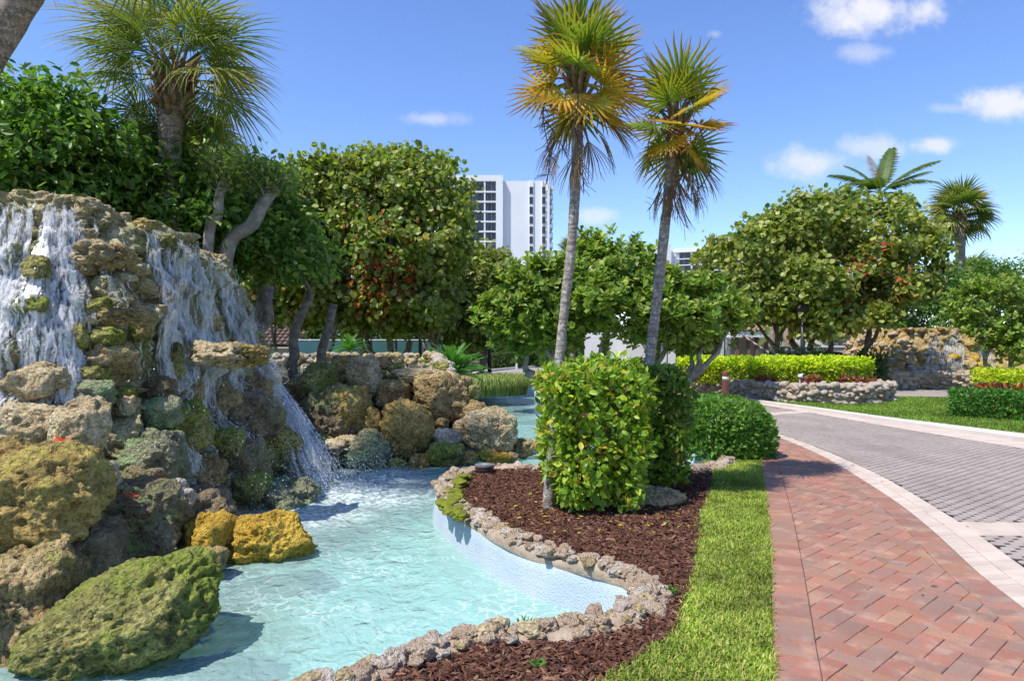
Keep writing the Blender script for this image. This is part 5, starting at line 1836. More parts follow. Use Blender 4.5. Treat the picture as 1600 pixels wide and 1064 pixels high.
leafpile('clipped_shrub', 'box clipped lime green shrub with yellowing leaves in the mulch beside the taller palm', 'shrub', box_shape(.27, 1.25, 6.12, 6.95, .03, 1.36, .10, .24, .38, .11, .24), 10500, .085, 'oval', LIME, 'leaf_glossy', LW, True, 300, stems=st_(.78, 6.5, 22, .4, 1.25))
leafpile('clipped_shrub', 'darker box clipped shrub directly behind the lime green one', 'shrub', box_shape(.98, 1.84, 7.0, 7.75, .06, 1.36, .08, .24, .38, .11, .16), 7500, .085, 'oval', [(.08, .14, .02), (.11, .19, .025), (.15, .23, .03), (.2, .26, .04), (.24, .16, .03)], 'leaf_glossy', [.3, .3, .24, .12, .04], True, 120, stems=st_(1.55, 7.4, 22, .4, 1.25))
leafpile('round_shrub', 'rounded deep green clipped bush between lawn and red brick path', 'shrub', dome_shape((2.96, 9.75), .66, .62, .80), 9000, .075, 'oval', [(.055, .135, .018), (.08, .175, .022), (.105, .21, .028), (.14, .245, .036)], 'leaf_glossy', None, True, 260, stems=st_(2.96, 9.75, 10, .3, .7))
YEL = [(.34, .40, .022), (.46, .49, .025), (.28, .36, .022), (.60, .57, .03), (.18, .26, .02)]


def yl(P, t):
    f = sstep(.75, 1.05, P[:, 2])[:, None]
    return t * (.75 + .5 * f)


HPTS = [(5.4, 21.6), (6.4, 20.9), (7.8, 20.1), (9.2, 20.0), (10.3, 20.6)]
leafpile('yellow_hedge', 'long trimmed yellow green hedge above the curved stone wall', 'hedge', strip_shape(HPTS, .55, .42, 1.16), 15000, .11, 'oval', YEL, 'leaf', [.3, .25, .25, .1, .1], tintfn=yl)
leafpile('green_hedge', 'low trimmed dark green hedge on the far lawn at right edge', 'hedge', strip_shape([(9.6, 14.95), (10.6, 14.2), (11.8, 13.5), (13.0, 12.9)], .42, .02, .56), 8000, .085, 'oval', [(.04, .12, .018), (.06, .16, .022), (.085, .2, .03)], 'leaf_glossy')
leafpile('yellow_hedge', 'short bright yellow hedge behind the low green hedge at right edge', 'hedge', strip_shape([(11.15, 16.45), (12.2, 16.0), (13.5, 15.5), (15.0, 15.1)], .5, .50, .95), 6000, .1, 'oval', YEL, 'leaf', [.3, .3, .15, .2, .05])
leafpile('red_shrub', 'red and purple leaved low planting between the yellow and green hedges', 'shrub', strip_shape([(10.75, 15.75), (11.9, 15.2), (13.2, 14.6), (14.6, 14.2)], .30, .1, .61), 3200, .12, 'oval', [(.20, .025, .02), (.34, .05, .02), (.10, .02, .02), (.28, .10, .02), (.05, .02, .02)], 'leaf')
for (x, y, w_, lab) in [(7.15, 19.3, .24, 'small red leaved clump on the stone wall behind the bollard'), (8.3, 18.95, .22, 'small red leaved clump in the middle of the curved stone wall'), (9.75, 19.3, .5, 'large purple red clump at the right end of the curved stone wall')]:
    leafpile('red_clump', lab, 'plant', box_shape(x - w_, x + w_, y - .2, y + .25, .42, .66, 0, .15, .2), 600, .1, 'oval', [(.22, .05, .03), (.30, .09, .04), (.12, .03, .025), (.2, .1, .05)], 'leaf')
leafpile('clipped_hedge', 'low grey green clipped hedge beside the road behind the black lamp post', 'hedge', box_shape(-1.3, .6, 46.5, 48, 0, 1.0), 3000, .17, 'oval', [(.06, .09, .03), (.09, .13, .04)], 'leaf')
leafpile('hedge', 'tall dark hedge along the far side of the road', 'hedge', box_shape(-1.7, 2.0, 49, 52, 0, 2.6, 0, .4, .6, .25), 6000, .26, 'oval', [(.03, .07, .015), (.045, .1, .02), (.06, .12, .03)], 'leaf')
leafpile('round_shrub', 'small round green shrub at the end of the road', 'shrub', box_shape(1.7, 3.0, 38, 39.4, 0, 1.3, 0, .5, .4, .1), 2200, .16, 'oval', [(.05, .11, .02), (.08, .16, .03)], 'leaf')
leafpile('oleander_shrub', 'slender leaved dark shrub between the yellow hedge and the far waterfall', 'shrub', box_shape(12.2, 13.1, 23.6, 24.6, 0, 1.3, 0, .4, .5, .2), 1800, .2, 'lance', [(.035, .07, .02), (.05, .1, .03), (.1, .14, .06)], 'leaf')
leafpile('white_flower_shrub', 'loose pale leaved shrub beside the lamp post behind the yellow hedge', 'shrub', box_shape(9.0, 11.3, 24.2, 25.2, 0, 1.5, 0, .4, .5, .2), 1500, .14, 'oval', [(.10, .16, .06), (.4, .4, .36), (.15, .2, .08)], 'leaf')

# border grass clump at the pool
P0 = np.array([-.40, 22.3])
e = thing('border_grass', (-.4, 22.3, 0), 'rounded clump of fine arching grass overhanging the far pool edge', 'plant')
n_ = 9000
pr = np.array([[-1.5, 21.4], [-.9, 20.9], [.0, 21.1], [.45, 21.8], [.5, 22.8], [-.2, 23.8], [-1.2, 23.6], [-1.7, 22.6]])
P = scatter_in(pr, n_)
cc_ = pr.mean(0)
outd = unit(np.c_[P - cc_, np.zeros(n_)] * 1.0 + RNG.normal(0, .45, (n_, 3)) * [1, 1, 0])
hh = RNG.uniform(.45, .72, n_)[:, None]
B_ = np.c_[P, np.full(n_, -.02)]
up_ = np.array([0, 0, 1.])
ln = RNG.uniform(.3, 1.0, n_)[:, None]
sd_ = np.cross(outd, up_)
K1 = B_ + up_ * hh * .7 + outd * hh * .22 * ln; K2 = B_ + up_ * hh * (.98 - .15 * ln) + outd * hh * .6 * ln; K3 = B_ + up_ * hh * (.9 - .45 * ln) + outd * hh * 1.0 * ln
w_ = .011
V = np.stack([B_ - sd_ * w_, B_ + sd_ * w_, K1 + sd_ * w_, K1 - sd_ * w_, K2 + sd_ * w_ * .7, K2 - sd_ * w_ * .7, K3], 1).reshape(-1, 3)
ix = np.arange(n_)[:, None] * 7
tt = np.array([(.13, .19, .045), (.18, .24, .055), (.25, .28, .09), (.32, .31, .13), (.10, .16, .04)])[RNG.integers(0, 5, n_)] * RNG.uniform(.8, 1.2, (n_, 1))
o = obj('blades', V, [np.vstack([ix + np.array([[0, 1, 2, 3]]), ix + np.array([[3, 2, 4, 5]])]), ix + np.array([[5, 4, 6]])], grass_m, e, tint=np.repeat(tt, 7, 0))
# weeds in the mulch
for (u, v, lab) in [(818, 985, 'tiny green weed sprouting from the stone rim near the bottom'), (838, 1052, 'tiny green weed in the mulch at the bottom edge'), (1052, 935, 'tiny green weed at the right end of the stone rim')]:
    x, y = ipt(u, v)
    n_ = 14
    P = np.c_[np.full(n_, x), np.full(n_, y), np.full(n_, .03)] + RNG.normal(0, .008, (n_, 3))
    D = unit(rdir(n_) * [1, 1, .5] + [0, 0, .9])
    V, Fs, k_ = leaves_geo(P, D, unit(rdir(n_) + [0, 0, .5]), RNG.uniform(.04, .075, n_), np.full(n_, .8), 'lance')
    o = obj('weed', V - np.array([x, y, 0]), Fs, M['leaf'], None, tint=np.tile((.10, .22, .04), (len(V), 1)), loc=(x, y, 0))
    tag(o, lab, 'plant')
# a few dry leaves and clippings on the paving
PV = np.vstack([scatter_in(np.vstack([PLs[8:], CIs[::-1]]), 34), scatter_in(np.vstack([CIs[6:], COs[::-1]]), 10), scatter_in(np.vstack([COs[8:], FLo[5::-1]]), 26)])
PV = PV[PV[:, 1] > 1.5]
V, Fs, k_ = leaves_geo(np.c_[PV, np.full(len(PV), .026)], unit(rdir(len(PV)) * [1, 1, .05]), unit(rdir(len(PV)) * .2 + [0, 0, 1]), RNG.uniform(.025, .055, len(PV)), np.full(len(PV), 1.), 'lance')
o = obj('fallen_leaves', V, Fs, M['leaf_dry'], None, tint=np.repeat(np.array([(.22, .13, .06), (.14, .08, .04), (.2, .2, .05)])[RNG.integers(0, 3, len(PV))], k_, 0)); o['kind'] = 'stuff'
# fallen leaves on mulch
n_ = len(LIT)
V, Fs, k_ = leaves_geo(np.c_[LIT, np.full(n_, .035)], unit(rdir(n_) * [1, 1, .15]), unit(rdir(n_) * .3 + [0, 0, 1]), RNG.uniform(.03, .06, n_), np.full(n_, 1.), 'oval')
o = obj('fallen_leaves', V, Fs, M['leaf_dry'], None, tint=np.repeat(np.array([(.5, .38, .04), (.42, .25, .05), (.3, .32, .05), (.4, .3, .16)])[RNG.integers(0, 4, n_)], k_, 0)); o['kind'] = 'stuff'


# ---------------- palms
def fan_frond(seed, R_, nl, spread, droop, pet, c_in, c_mid, c_tip, curl=.35, wid=1.0):
    """fan leaf on a petiole, lying along +Y, upper side +Z"""
    rs = np.random.default_rng(seed)
    V, Q, T3, tt = [], [], [], []
    pw_ = .016
    # petiole
    m_ = 6
    for q_ in range(m_):
        f = q_ / (m_ - 1)
        y = pet * f; z = -.10 * droop * pet * f * f
        V += [[-pw_ * (1.4 - .7 * f), y, z], [pw_ * (1.4 - .7 * f), y, z], [0, y, z - .018]]
        tt += [np.array(c_in) * 1.1] * 3
    for q_ in range(m_ - 1):
        a_ = q_ * 3
        Q += [[a_, a_ + 1, a_ + 4, a_ + 3], [a_ + 1, a_ + 2, a_ + 5, a_ + 4], [a_ + 2, a_, a_ + 3, a_ + 5]]
    z0 = -.10 * droop * pet
    da = 2 * spread / nl
    for l_ in range(nl):
        a_ = -spread + (l_ + .5) * da + rs.normal(0, .02)
        L = R_ * (.80 + .20 * math.cos(a_ * .75)) * rs.uniform(.9, 1.06)
        d = np.array([math.sin(a_), math.cos(a_)])
        s_ = np.array([d[1], -d[0]])
        dr = droop * rs.uniform(.75, 1.3)
        st_r = [.04, .30, .55, .78, 1.0]
        base_i = len(V)
        for q_, r in enumerate(st_r):
            rr = r * L
            hw = math.tan(da / 2) * rr * 1.02 if r <= .45 else math.tan(da / 2) * .46 * L * (1 - ((r - .45) / .55) ** 1.3) * .9
            hw = max(hw * wid, .0015)
            z = z0 + curl * .18 * R_ * (abs(a_) / spread) ** 1.5 * r - dr * R_ * (r ** 2.6) * .62
            fold = hw * .55
            c = np.array([d[0] * rr, pet + d[1] * rr, z])
            if r > .6: c[0] += s_[0] * rs.normal(0, .012); c[1] += s_[1] * rs.normal(0, .012)
            V += [list(c + np.array([s_[0] * hw, s_[1] * hw, -fold])), list(c + np.array([0, 0, fold * .5])), list(c + np.array([-s_[0] * hw, -s_[1] * hw, -fold]))]
            f = r
            k1 = min(f / .5, 1); k2 = max((f - .5) / .5, 0)
            col = np.array(c_in) * (1 - k1) + np.array(c_mid) * k1
            col = col * (1 - k2) + np.array(c_tip) * k2
            tt += [col * rs.uniform(.85, 1.15)] * 3
        for q_ in range(len(st_r) - 1):
            b_ = base_i + q_ * 3
            Q += [[b_, b_ + 1, b_ + 4, b_ + 3], [b_ + 1, b_ + 2, b_ + 5, b_ + 4]]
    return mesh_data('frond', np.array(V), np.array(Q), M['frond'], False, np.array(tt))


def place_frond(parent, me, loc, az, el, roll=0., sc=1., name='frond', label=None):
    o = bpy.data.objects.new(name, me)
    COL.objects.link(o)
    o.parent = parent
    y = Vector((math.cos(az) * math.cos(el), math.sin(az) * math.cos(el), math.sin(el)))
    ref = Vector((0, 0, 1)) if abs(el) < 1.35 else Vector((-math.cos(az), -math.sin(az), 0))
    x = y.cross(ref).normalized()
    z = x.cross(y)
    m_ = Matrix((x, y, z)).transposed()
    m_ = m_ @ Matrix.Rotation(roll, 3, 'Y')
    mm_ = m_.to_4x4() @ Matrix.Scale(sc, 4)
    mm_.translation = Vector(loc) - origin(parent)
    o.matrix_local = mm_
    if label: o['label'] = label
    return o


def palm_bark(name, c1, c2, ring=26):
    m = mat(name, c1, .95, 0, .2)
    k = NT(m)
    p = k.pos()
    mp_ = k.n('ShaderNodeMapping'); mp_.inputs['Scale'].default_value = (2, 2, ring); k.l(p, mp_.inputs['Vector'])
    rings = k.noise(mp_.outputs[0], 1.0, 4, .6, .4)
    c = k.mix(k.rng(rings, .35, .65), c1, c2)
    c = k.mix(k.rng(k.noise(p, 28, 5, .7), .5, .62, 0, .75), c, tuple(min(1, x * 1.9) for x in c1))
    k.l(c, k.b.inputs['Base Color'])
    k.l(k.bump(k.math('ADD', rings, k.math('MULTIPLY', k.noise(p, 40, 5), .6)), .8, .012), k.b.inputs['Normal'])
    return m


M['thatch_bark'] = palm_bark('thatch_bark', (.30, .27, .23), (.16, .13, .105))
M['sabal_bark'] = palm_bark('sabal_bark', (.27, .22, .18), (.13, .10, .08), 18)
M['boot'] = noisy('boot', (.34, .22, .12), (.16, .09, .05), 12, .95, .8, .02, 40)
M['stem_string'] = noisy('stem_string', (.10, .07, .05), (.05, .035, .025), 12, .95, 0)

GO = [((.14, .24, .035), (.27, .29, .035), (.36, .17, .035)), ((.20, .28, .035), (.44, .33, .03), (.34, .12, .03)), ((.10, .19, .03), (.17, .23, .035), (.26, .14, .06)), ((.34, .30, .035), (.50, .29, .03), (.28, .10, .04)), ((.14, .25, .035), (.22, .29, .04), (.25, .19, .07))]
thatch_meshes = [fan_frond(900 + i, .52 + .02 * (i % 3), 22, 2.1, .10 + .06 * (i % 3), .30, *GO[i % 5], curl=.45, wid=1.0) for i in range(8)]
DRY = ((.20, .14, .09), (.19, .12, .075), (.16, .095, .06))
thatch_dead = [fan_frond(950 + i, .44, 16, .62, .35, .46, *DRY, curl=1.2) for i in range(3)]


def thatch_palm(trunk_pts, radii, label, n_live, dead, seed, sc=1.0, strands=5):
    random.seed(seed)
    b_ = trunk_pts[0]
    t = thing('thatch_palm', tuple(b_), label, 'palm tree')
    mb = MB()
    P = catmull(np.array(trunk_pts), False, 10)
    mb.tube(P, np.interp(np.linspace(0, 1, len(P)), np.linspace(0, 1, len(radii)), radii), 14, True, .10, seed)
    mb.build('trunk', M['thatch_bark'], t, True)
    top = np.array(trunk_pts[-1])
    # leaf sheaths
    mb = MB()
    for q_ in range(16):
        th = q_ * 2.4
        z = -.32 + .4 * q_ / 16
        a0 = top + np.array([math.cos(th) * .05, math.sin(th) * .05, z])
        mb.tube(np.array([a0, a0 + np.array([math.cos(th) * .05, math.sin(th) * .05, .14]), a0 + np.array([math.cos(th) * .13, math.sin(th) * .13, .26])]), [.03, .024, .012], 6, True, .1, q_)
    mb.build('leaf_sheath', M['boot'], t, True)
    for q_ in range(n_live):
        f = q_ / (n_live - 1)
        az = q_ * 2.399 + random.uniform(-.2, .2)
        el = R(84) * (1 - f) + R(-46) * f + random.uniform(-.12, .12)
        if f > .5 and random.random() < .25: el -= .35
        me = thatch_meshes[random.choice([0, 2, 4, 5, 7]) if f < .45 else random.choice([1, 3, 0, 6, 2, 3])]
        place_frond(t, me, top + np.array([0, 0, .10 - .22 * f]), az, el, random.uniform(-.5, .5), sc * random.uniform(.86, 1.06))
    for q_, (az, el, dz) in enumerate(dead):
        place_frond(t, thatch_dead[q_ % 3], top + np.array([0, 0, dz]), az, el, random.uniform(-.3, .3), sc, 'dead_frond', 'dry brown drooping frond')
    mb = MB()
    for q_ in range(strands):
        th = random.uniform(0, 6.28)
        a0 = top + np.array([0, 0, -.1])
        d_ = np.array([math.cos(th), math.sin(th), 0])
        L = random.uniform(.6, 1.0)
        pts = np.array([a0, a0 + d_ * .22 + [0, 0, .05], a0 + d_ * random.uniform(.25, .4) + [random.uniform(-.06, .06), 0, -.28], a0 + d_ * random.uniform(.2, .36) + [random.uniform(-.1, .1), random.uniform(-.1, .1), -L * .7], a0 + d_ * random.uniform(.15, .4) + [random.uniform(-.12, .12), 0, -L]])
        Pc = catmull(pts, False, 5)
        mb.tube(Pc, .005, 4)
        for w_ in range(26):
            c = Pc[random.randrange(8, len(Pc))]
            e_ = c + rdir(1)[0] * random.uniform(.06, .15) + [0, 0, -.05]
            mb.tube(np.array([c, (c + e_) / 2 + [0, 0, .01], e_]), .0028, 3)
    mb.build('fruit_stalks', M['stem_string'], t)
    return t


p1 = [tuple(at(856, 797, 6.48)), tuple(at(867, 640, 6.48)), tuple(at(880, 500, 6.5)), tuple(at(895, 360, 6.5)), tuple(at(903, 200, 6.5)), tuple(at(903, 118, 6.5))]
p1[0] = (p1[0][0], p1[0][1], -.03)
thatch_palm(p1, [.058, .046, .045, .047, .052, .05], 'taller slender thatch palm with orange green fan fronds rising from the mulch bed', 24, [(.1, -.75, -.15), (-.4, -1.05, -.2), (3.4, -1.15, -.3), (-1.0, -1.2, -.25), (2.5, -.95, -.2), (-1.9, -1.3, -.35)], 5, .93)
p2 = [(1.28, 7.35, -.03), tuple(at(1012, 585, 7.3)), tuple(at(1026, 470, 7.35)), tuple(at(1042, 330, 7.4)), tuple(at(1050, 250, 7.4)), tuple(at(1056, 190, 7.4))]
thatch_palm(p2, [.06, .055, .054, .055, .058, .054], 'shorter leaning thatch palm with drooping brown fronds rising behind the clipped shrub', 22, [(-1.6, -1.35, -.25), (-.9, -1.15, -.2), (-2.2, -1.25, -.3), (.3, -1.1, -.3), (2.8, -1.2, -.3), (-1.2, -1.45, -.4), (-.4, -.9, -.2)], 9, .92)

SGc = [((.11, .17, .032), (.14, .19, .04), (.25, .23, .10)), ((.13, .19, .04), (.17, .21, .045), (.28, .24, .10)), ((.20, .24, .04), (.25, .25, .05), (.30, .23, .10)), ((.085, .14, .028), (.10, .155, .032), (.19, .18, .07))]
sabal_meshes = [fan_frond(700 + i, .98, 38, 2.2, .74 + .16 * (i % 3), .85, *SGc[i % 4], curl=.8, wid=.78) for i in range(8)]
sabal_far = [fan_frond(740 + i, .98, 26, 2.2, .6 + .16 * (i % 3), .8, *SGc[i % 4], curl=.7, wid=1.25) for i in range(4)]


def sabal(base, pts, radii, label, n_, sc, seed, boots=True, el0=80, el1=-48, name='sabal_palm', group=None):
    random.seed(seed)
    t = thing(name, base, label, 'palm tree', group)
    P = catmull(np.array(pts), False, 10)
    mb = MB()
    mb.tube(P, np.interp(np.linspace(0, 1, len(P)), np.linspace(0, 1, len(radii)), radii), 18, True, .07, seed)
    mb.build('trunk', M['sabal_bark'], t, True)
    top = np.array(pts[-1])
    r0 = radii[-1]
    if boots:
        mb = MB()
        for q_ in range(46):
            th = q_ * 2.4
            z = -.75 * sc + .95 * sc * q_ / 46
            rr = r0 * (.9 + .25 * (q_ / 46))
            d_ = np.array([math.cos(th), math.sin(th), 0])
            a0 = top + d_ * rr + [0, 0, z]
            mb.tube(np.array([a0, a0 + d_ * .06 * sc + [0, 0, .14 * sc], a0 + d_ * .17 * sc + [0, 0, .26 * sc]]), np.array([.055, .04, .02]) * sc, 6, True, .2, q_)
        mb.build('leaf_boots', M['boot'], t, True)
    for q_ in range(n_):
        f = q_ / (n_ - 1)
        az = q_ * 2.399 + random.uniform(-.2, .2)
        el = R(el0) * (1 - f ** .9) + R(el1) * f ** .9 + random.uniform(-.12, .12)
        if el < -.05 and math.sin(az) < -.55: continue
        place_frond(t, sabal_far[random.randrange(4)] if base[1] > 20 else sabal_meshes[random.randrange(8)], top + np.array([0, 0, .12 - .3 * f * sc]), az, el, random.uniform(-.6, .6), sc * random.uniform(.85, 1.08))
    return t


c_ = at(272, 118, 10.6)
sabal((c_.x - .05, c_.y, 0), [(c_.x - .12, c_.y, -.05), (c_.x - .1, c_.y, 2.5), (c_.x - .07, c_.y, 4.4), tuple(c_)], [.20, .17, .16, .21], 'large full crowned fan palm with brown boots behind the waterfall', 44, .92, 21, el0=78, el1=-50)
c_ = at(165, -230, 7.6)
sabal((at(-280, 540, 8.2).x, 8.4, 0), [(at(-280, 540, 8.2).x, 8.4, -.05), tuple(at(-110, 240, 8.0)), tuple(at(-12, 78, 7.8)), tuple(at(75, -70, 7.65)), tuple(c_)], [.24, .21, .175, .165, .19], 'leaning fan palm with grey trunk cut by the top left corner', 34, .9, 22, el1=-42)
c_ = at(1500, 335, 34)
sabal((c_.x, 34, 0), [(c_.x + .1, 34, -.05), (c_.x + .05, 34, 3), tuple(c_)], [.24, .22, .2], 'single fan palm with bare trunk above the trees at far right', 40, 1.05, 23, el1=-35)
c_ = at(1515, 432, 40)
sabal((c_.x, 40, 0), [(c_.x, 40, -.05), (c_.x, 40, 2), tuple(c_)], [.25, .22, .2], 'low fan palm peeking out right below the far right palm', 26, .9, 24, boots=False, el1=-10)
c_ = at(895, 398, 60)
sabal((c_.x, 60, 0), [(c_.x, 60, -.05), (c_.x, 60, 4), tuple(c_)], [.25, .22, .2], 'distant fan palm top just right of the tower', 24, 1.1, 25, boots=False, el1=-20)
c_ = at(318, 255, 14)
sabal((c_.x, 14, 0), [(c_.x, 14, -.05), (c_.x, 14, 2), tuple(c_)], [.18, .16, .14], 'small spiky fan palm top between the big palm and the pruned stems', 22, .62, 26, boots=False, el1=0)


def pinnate(seed, L, nl, ll, arch, c_, vee=.5, droop=.3, wd=.02):
    rs = np.random.default_rng(seed)
    V, Q, tt = [], [], []
    m_ = 10
    def spine(f):
        return np.array([0, L * f * (1 - .12 * arch * f), L * (.18 * f - arch * .62 * f ** 2.2)])
    for q_ in range(m_):
        f = q_ / (m_ - 1); c = spine(f); w_ = .018 * L / 2 * (1.2 - f)
        V += [list(c + [-w_, 0, 0]), list(c + [w_, 0, 0]), list(c + [0, 0, -w_])]; tt += [np.array(c_[0])] * 3
    for q_ in range(m_ - 1):
        a_ = q_ * 3; Q += [[a_, a_ + 1, a_ + 4, a_ + 3], [a_ + 1, a_ + 2, a_ + 5, a_ + 4], [a_ + 2, a_, a_ + 3, a_ + 5]]
    for l_ in range(nl):
        f = .14 + .86 * l_ / (nl - 1)
        s0 = spine(f); tg = spine(min(f + .02, 1.02)) - spine(f - .02); tg /= np.linalg.norm(tg)
        ln_ = ll * math.sin(.35 + 2.5 * f) ** .8 * rs.uniform(.85, 1.1)
        for sg in (-1, 1):
            side = np.array([sg, 0, 0])
            upv = np.cross(np.array([1, 0, 0]), tg)
            d = side * .85 + tg * (.35 + .5 * f) + upv * vee * rs.uniform(.5, 1.3); d /= np.linalg.norm(d)
            b_ = len(V)
            p0, p1, p2 = s0, s0 + d * ln_ * .5 + [0, 0, -droop * ln_ * .12], s0 + d * ln_ + [0, 0, -droop * ln_ * .5]
            V += [list(p0 - tg * wd * .5), list(p0 + tg * wd * .5), list(p1 + tg * wd), list(p1 - tg * wd), list(p2)]
            Q.append([b_, b_ + 1, b_ + 2, b_ + 3]); Q.append([b_ + 3, b_ + 2, b_ + 4, b_ + 4])
            col = np.array(c_[1]) * rs.uniform(.75, 1.25) * (1 - .2 * f)
            tt += [col] * 4 + [np.array(c_[2])]
    Q4 = np.array([q for q in Q if q[2] != q[3] and len(set(q)) == 4]); Q3 = np.array([q[:3] for q in Q if len(set(q)) == 3])
    return mesh_data('frond', np.array(V), [Q4, Q3], M['frond'], False, np.array(tt))


sago_me = [pinnate(60 + i, 1.0, 34, .17, .45 + .15 * i, [(.12, .15, .03), (.075, .21, .03), (.11, .25, .045)], .35, .1, .015) for i in range(3)]


def sago(x, y, z, h_, n_, sc, label, el1=-8):
    t = thing('sago_palm', (x, y, 0), label, 'palm tree')
    MB().tube(np.array([[x, y, -.05], [x + .02, y, z * .5], [x, y, z]]), [.11 * sc, .1 * sc, .09 * sc], 10, True, .3, 4).build('trunk', M['bark'], t, True)
    for q_ in range(n_):
        f = q_ / (n_ - 1)
        place_frond(t, sago_me[q_ % 3], (x, y, z), q_ * 2.4, R(72) * (1 - f) + R(el1) * f + random.uniform(-.1, .1), 0, sc * random.uniform(.85, 1.1))
    return t


xs, ys = ipt(708, 603)
c_ = at(708, 588, 17.0)
sago(c_.x, 17.0, c_.z, 0, 50, .95, 'bright green feathery cycad with a short dark trunk at the corner of the stone basin', -2)
c_ = at(546, 548, 19.0)
sago(c_.x, 19.0, c_.z, 0, 26, .6, 'small low cycad behind the basin wall in the shade')
coco_me = [pinnate(80 + i, 2.6, 44, .62, .30 + .16 * i, [(.13, .16, .035), (.075, .125, .02), (.12, .14, .03)], .15, .9, .042) for i in range(4)]
coco_y = [pinnate(90, 2.5, 40, .6, .3, [(.3, .24, .06), (.26, .19, .06), (.24, .14, .06)], .15, .9, .022)]
c_ = at(1376, 305, 30)
t = thing('coconut_palm', (c_.x, 30, 0), 'feather leaved coconut palm rising behind the wide yellow green tree', 'palm tree')
MB().tube(np.array([[c_.x - .4, 30, -.05], [c_.x - .3, 30, 3], [c_.x - .1, 30, 5.5], [c_.x, 30, c_.z + .1]]), [.17, .13, .11, .10], 12, True, .05, 3).build('trunk', M['sabal_bark'], t, True)
for q_, (az, el, sc_, me) in enumerate([(.15, .42, 1.0, 0), (3.0, .50, .9, 1), (.75, 1.05, 1.0, 0), (1.9, 1.25, .75, 'y'), (.0, -.1, .75, 2), (3.2, .0, .8, 2), (-.9, .25, .9, 2), (-2.2, .3, .9, 2), (1.5, .6, .9, 1), (2.4, .9, .8, 1), (-.3, .62, 1.0, 1), (3.5, .3, .85, 2), (.3, -.25, .7, 3)]):
    place_frond(t, coco_y[0] if me == 'y' else coco_me[me], (c_.x, 30, c_.z + .1), az, el, 0, sc_)
# ================================================================== WALLS, BUILDINGS, STREET FURNITURE
random.seed(77)


def stone_wall(name, label, pts, h_, s_, mats_, core_mat, base_z=0.0, thick=.4, limit=300, batter=0.):
    pts = catmull(np.array(pts, float), False, 8)
    c0 = pts.mean(0)
    t = thing(name, (c0[0], c0[1], base_z), label, 'stone wall')
    A, B = offset(pts, -thick * .4), offset(pts, thick * .42)
    A, B = resample_n(A, 60), resample_n(B, 60)
    V = np.vstack([np.c_[A, np.full(60, base_z - .05)], np.c_[B, np.full(60, base_z - .05)], np.c_[B, np.full(60, base_z + h_ - .05)], np.c_[A, np.full(60, base_z + h_ - .05)]])
    i_ = np.arange(59)
    Fs = np.vstack([np.stack([60 + i_, 61 + i_, 121 + i_, 120 + i_], 1), np.stack([120 + i_, 121 + i_, 181 + i_, 180 + i_], 1), np.stack([180 + i_, 181 + i_, 1 + i_, i_], 1)])
    obj('core', V, [Fs, [0, 60, 120, 180], [59, 179, 119, 119 - 60 + 60]][:2], core_mat, t)
    pos = []
    nl = max(2, int(round(h_ / (s_ * 1.18))))
    fr_ = offset(pts, thick * .42)
    for l_ in range(nl):
        z = base_z + h_ * (l_ + .5) / nl
        for (x, y) in resample(fr_, s_ * random.uniform(1.45, 1.6)):
            pos.append((x + random.uniform(-.03, .03), y + batter * (l_ / nl) + random.uniform(-.02, .03), z + random.uniform(-.055, .055)))
    for rr in (.0, -.35):
        for (x, y) in resample(offset(pts, thick * rr), s_ * 1.7):
            pos.append((x, y, base_z + h_ - .03 + random.uniform(-.02, .02)))
    endc = pts[-1]
    random.shuffle(pos)
    rest = []
    for q_, c in enumerate(pos):
        sz = s_ * random.choice([random.uniform(.55, .8), random.uniform(.8, 1.15), random.uniform(1.0, 1.35)])
        sc_ = (sz * random.uniform(.9, 1.25), sz, sz * random.uniform(.75, 1.0))
        if q_ < limit:
            stone(t, c, sc_, 2, random.choice(mats_))
        else:
            rest.append((c, sc_))
    if rest:
        mb = MB()
        for c, sc_ in rest:
            V = STONE2[random.randrange(14)] * np.array(sc_)
            a_ = random.uniform(0, 6.28)
            Rz = np.array([[math.cos(a_), -math.sin(a_), 0], [math.sin(a_), math.cos(a_), 0], [0, 0, 1]])
            mb.add(V @ Rz.T + np.array(c), SF2)
        o = mb.build('stone_rest', M[mats_[0]], t, True); o['kind'] = 'stuff'
    return t


WS = ['white_stone', 'white_stone', 'white_stone', 'pale_stone']
stone_wall('planter_wall', 'low curved wall of pale rounded coral stones under the long yellow hedge', [(5.3, 25.0), (5.75, 22.6), (6.35, 20.6), (7.1, 19.1), (7.9, 18.35), (8.8, 18.15), (9.7, 18.35), (10.25, 18.9), (10.45, 19.8), (10.5, 21.5)], .52, .105, WS, M['mortar'])
sheet('planter_soil', [(5.5, 25), (5.95, 22.6), (6.55, 20.7), (7.25, 19.3), (8.0, 18.6), (8.8, 18.4), (9.6, 18.6), (10.1, 19.1), (10.25, 20), (10.3, 25)], .43, mulch_m)
sheet('mulch_strip', [(6.0, 21.4), (6.75, 19.3), (7.6, 18.2), (8.7, 17.75), (9.9, 18.0), (10.6, 18.7), (10.3, 19.2), (9.2, 18.5), (8, 18.7), (7.2, 19.6), (6.6, 21.4)], .024, mulch_m)
stone_wall('low_stone_wall', 'low wall of stacked flat stones in front of the far waterfall', [(11.6, 23.6), (13.3, 24.4), (15.4, 24.6), (17.2, 23.9), (19.0, 22.6)], .58, .13, WS, M['mortar'])

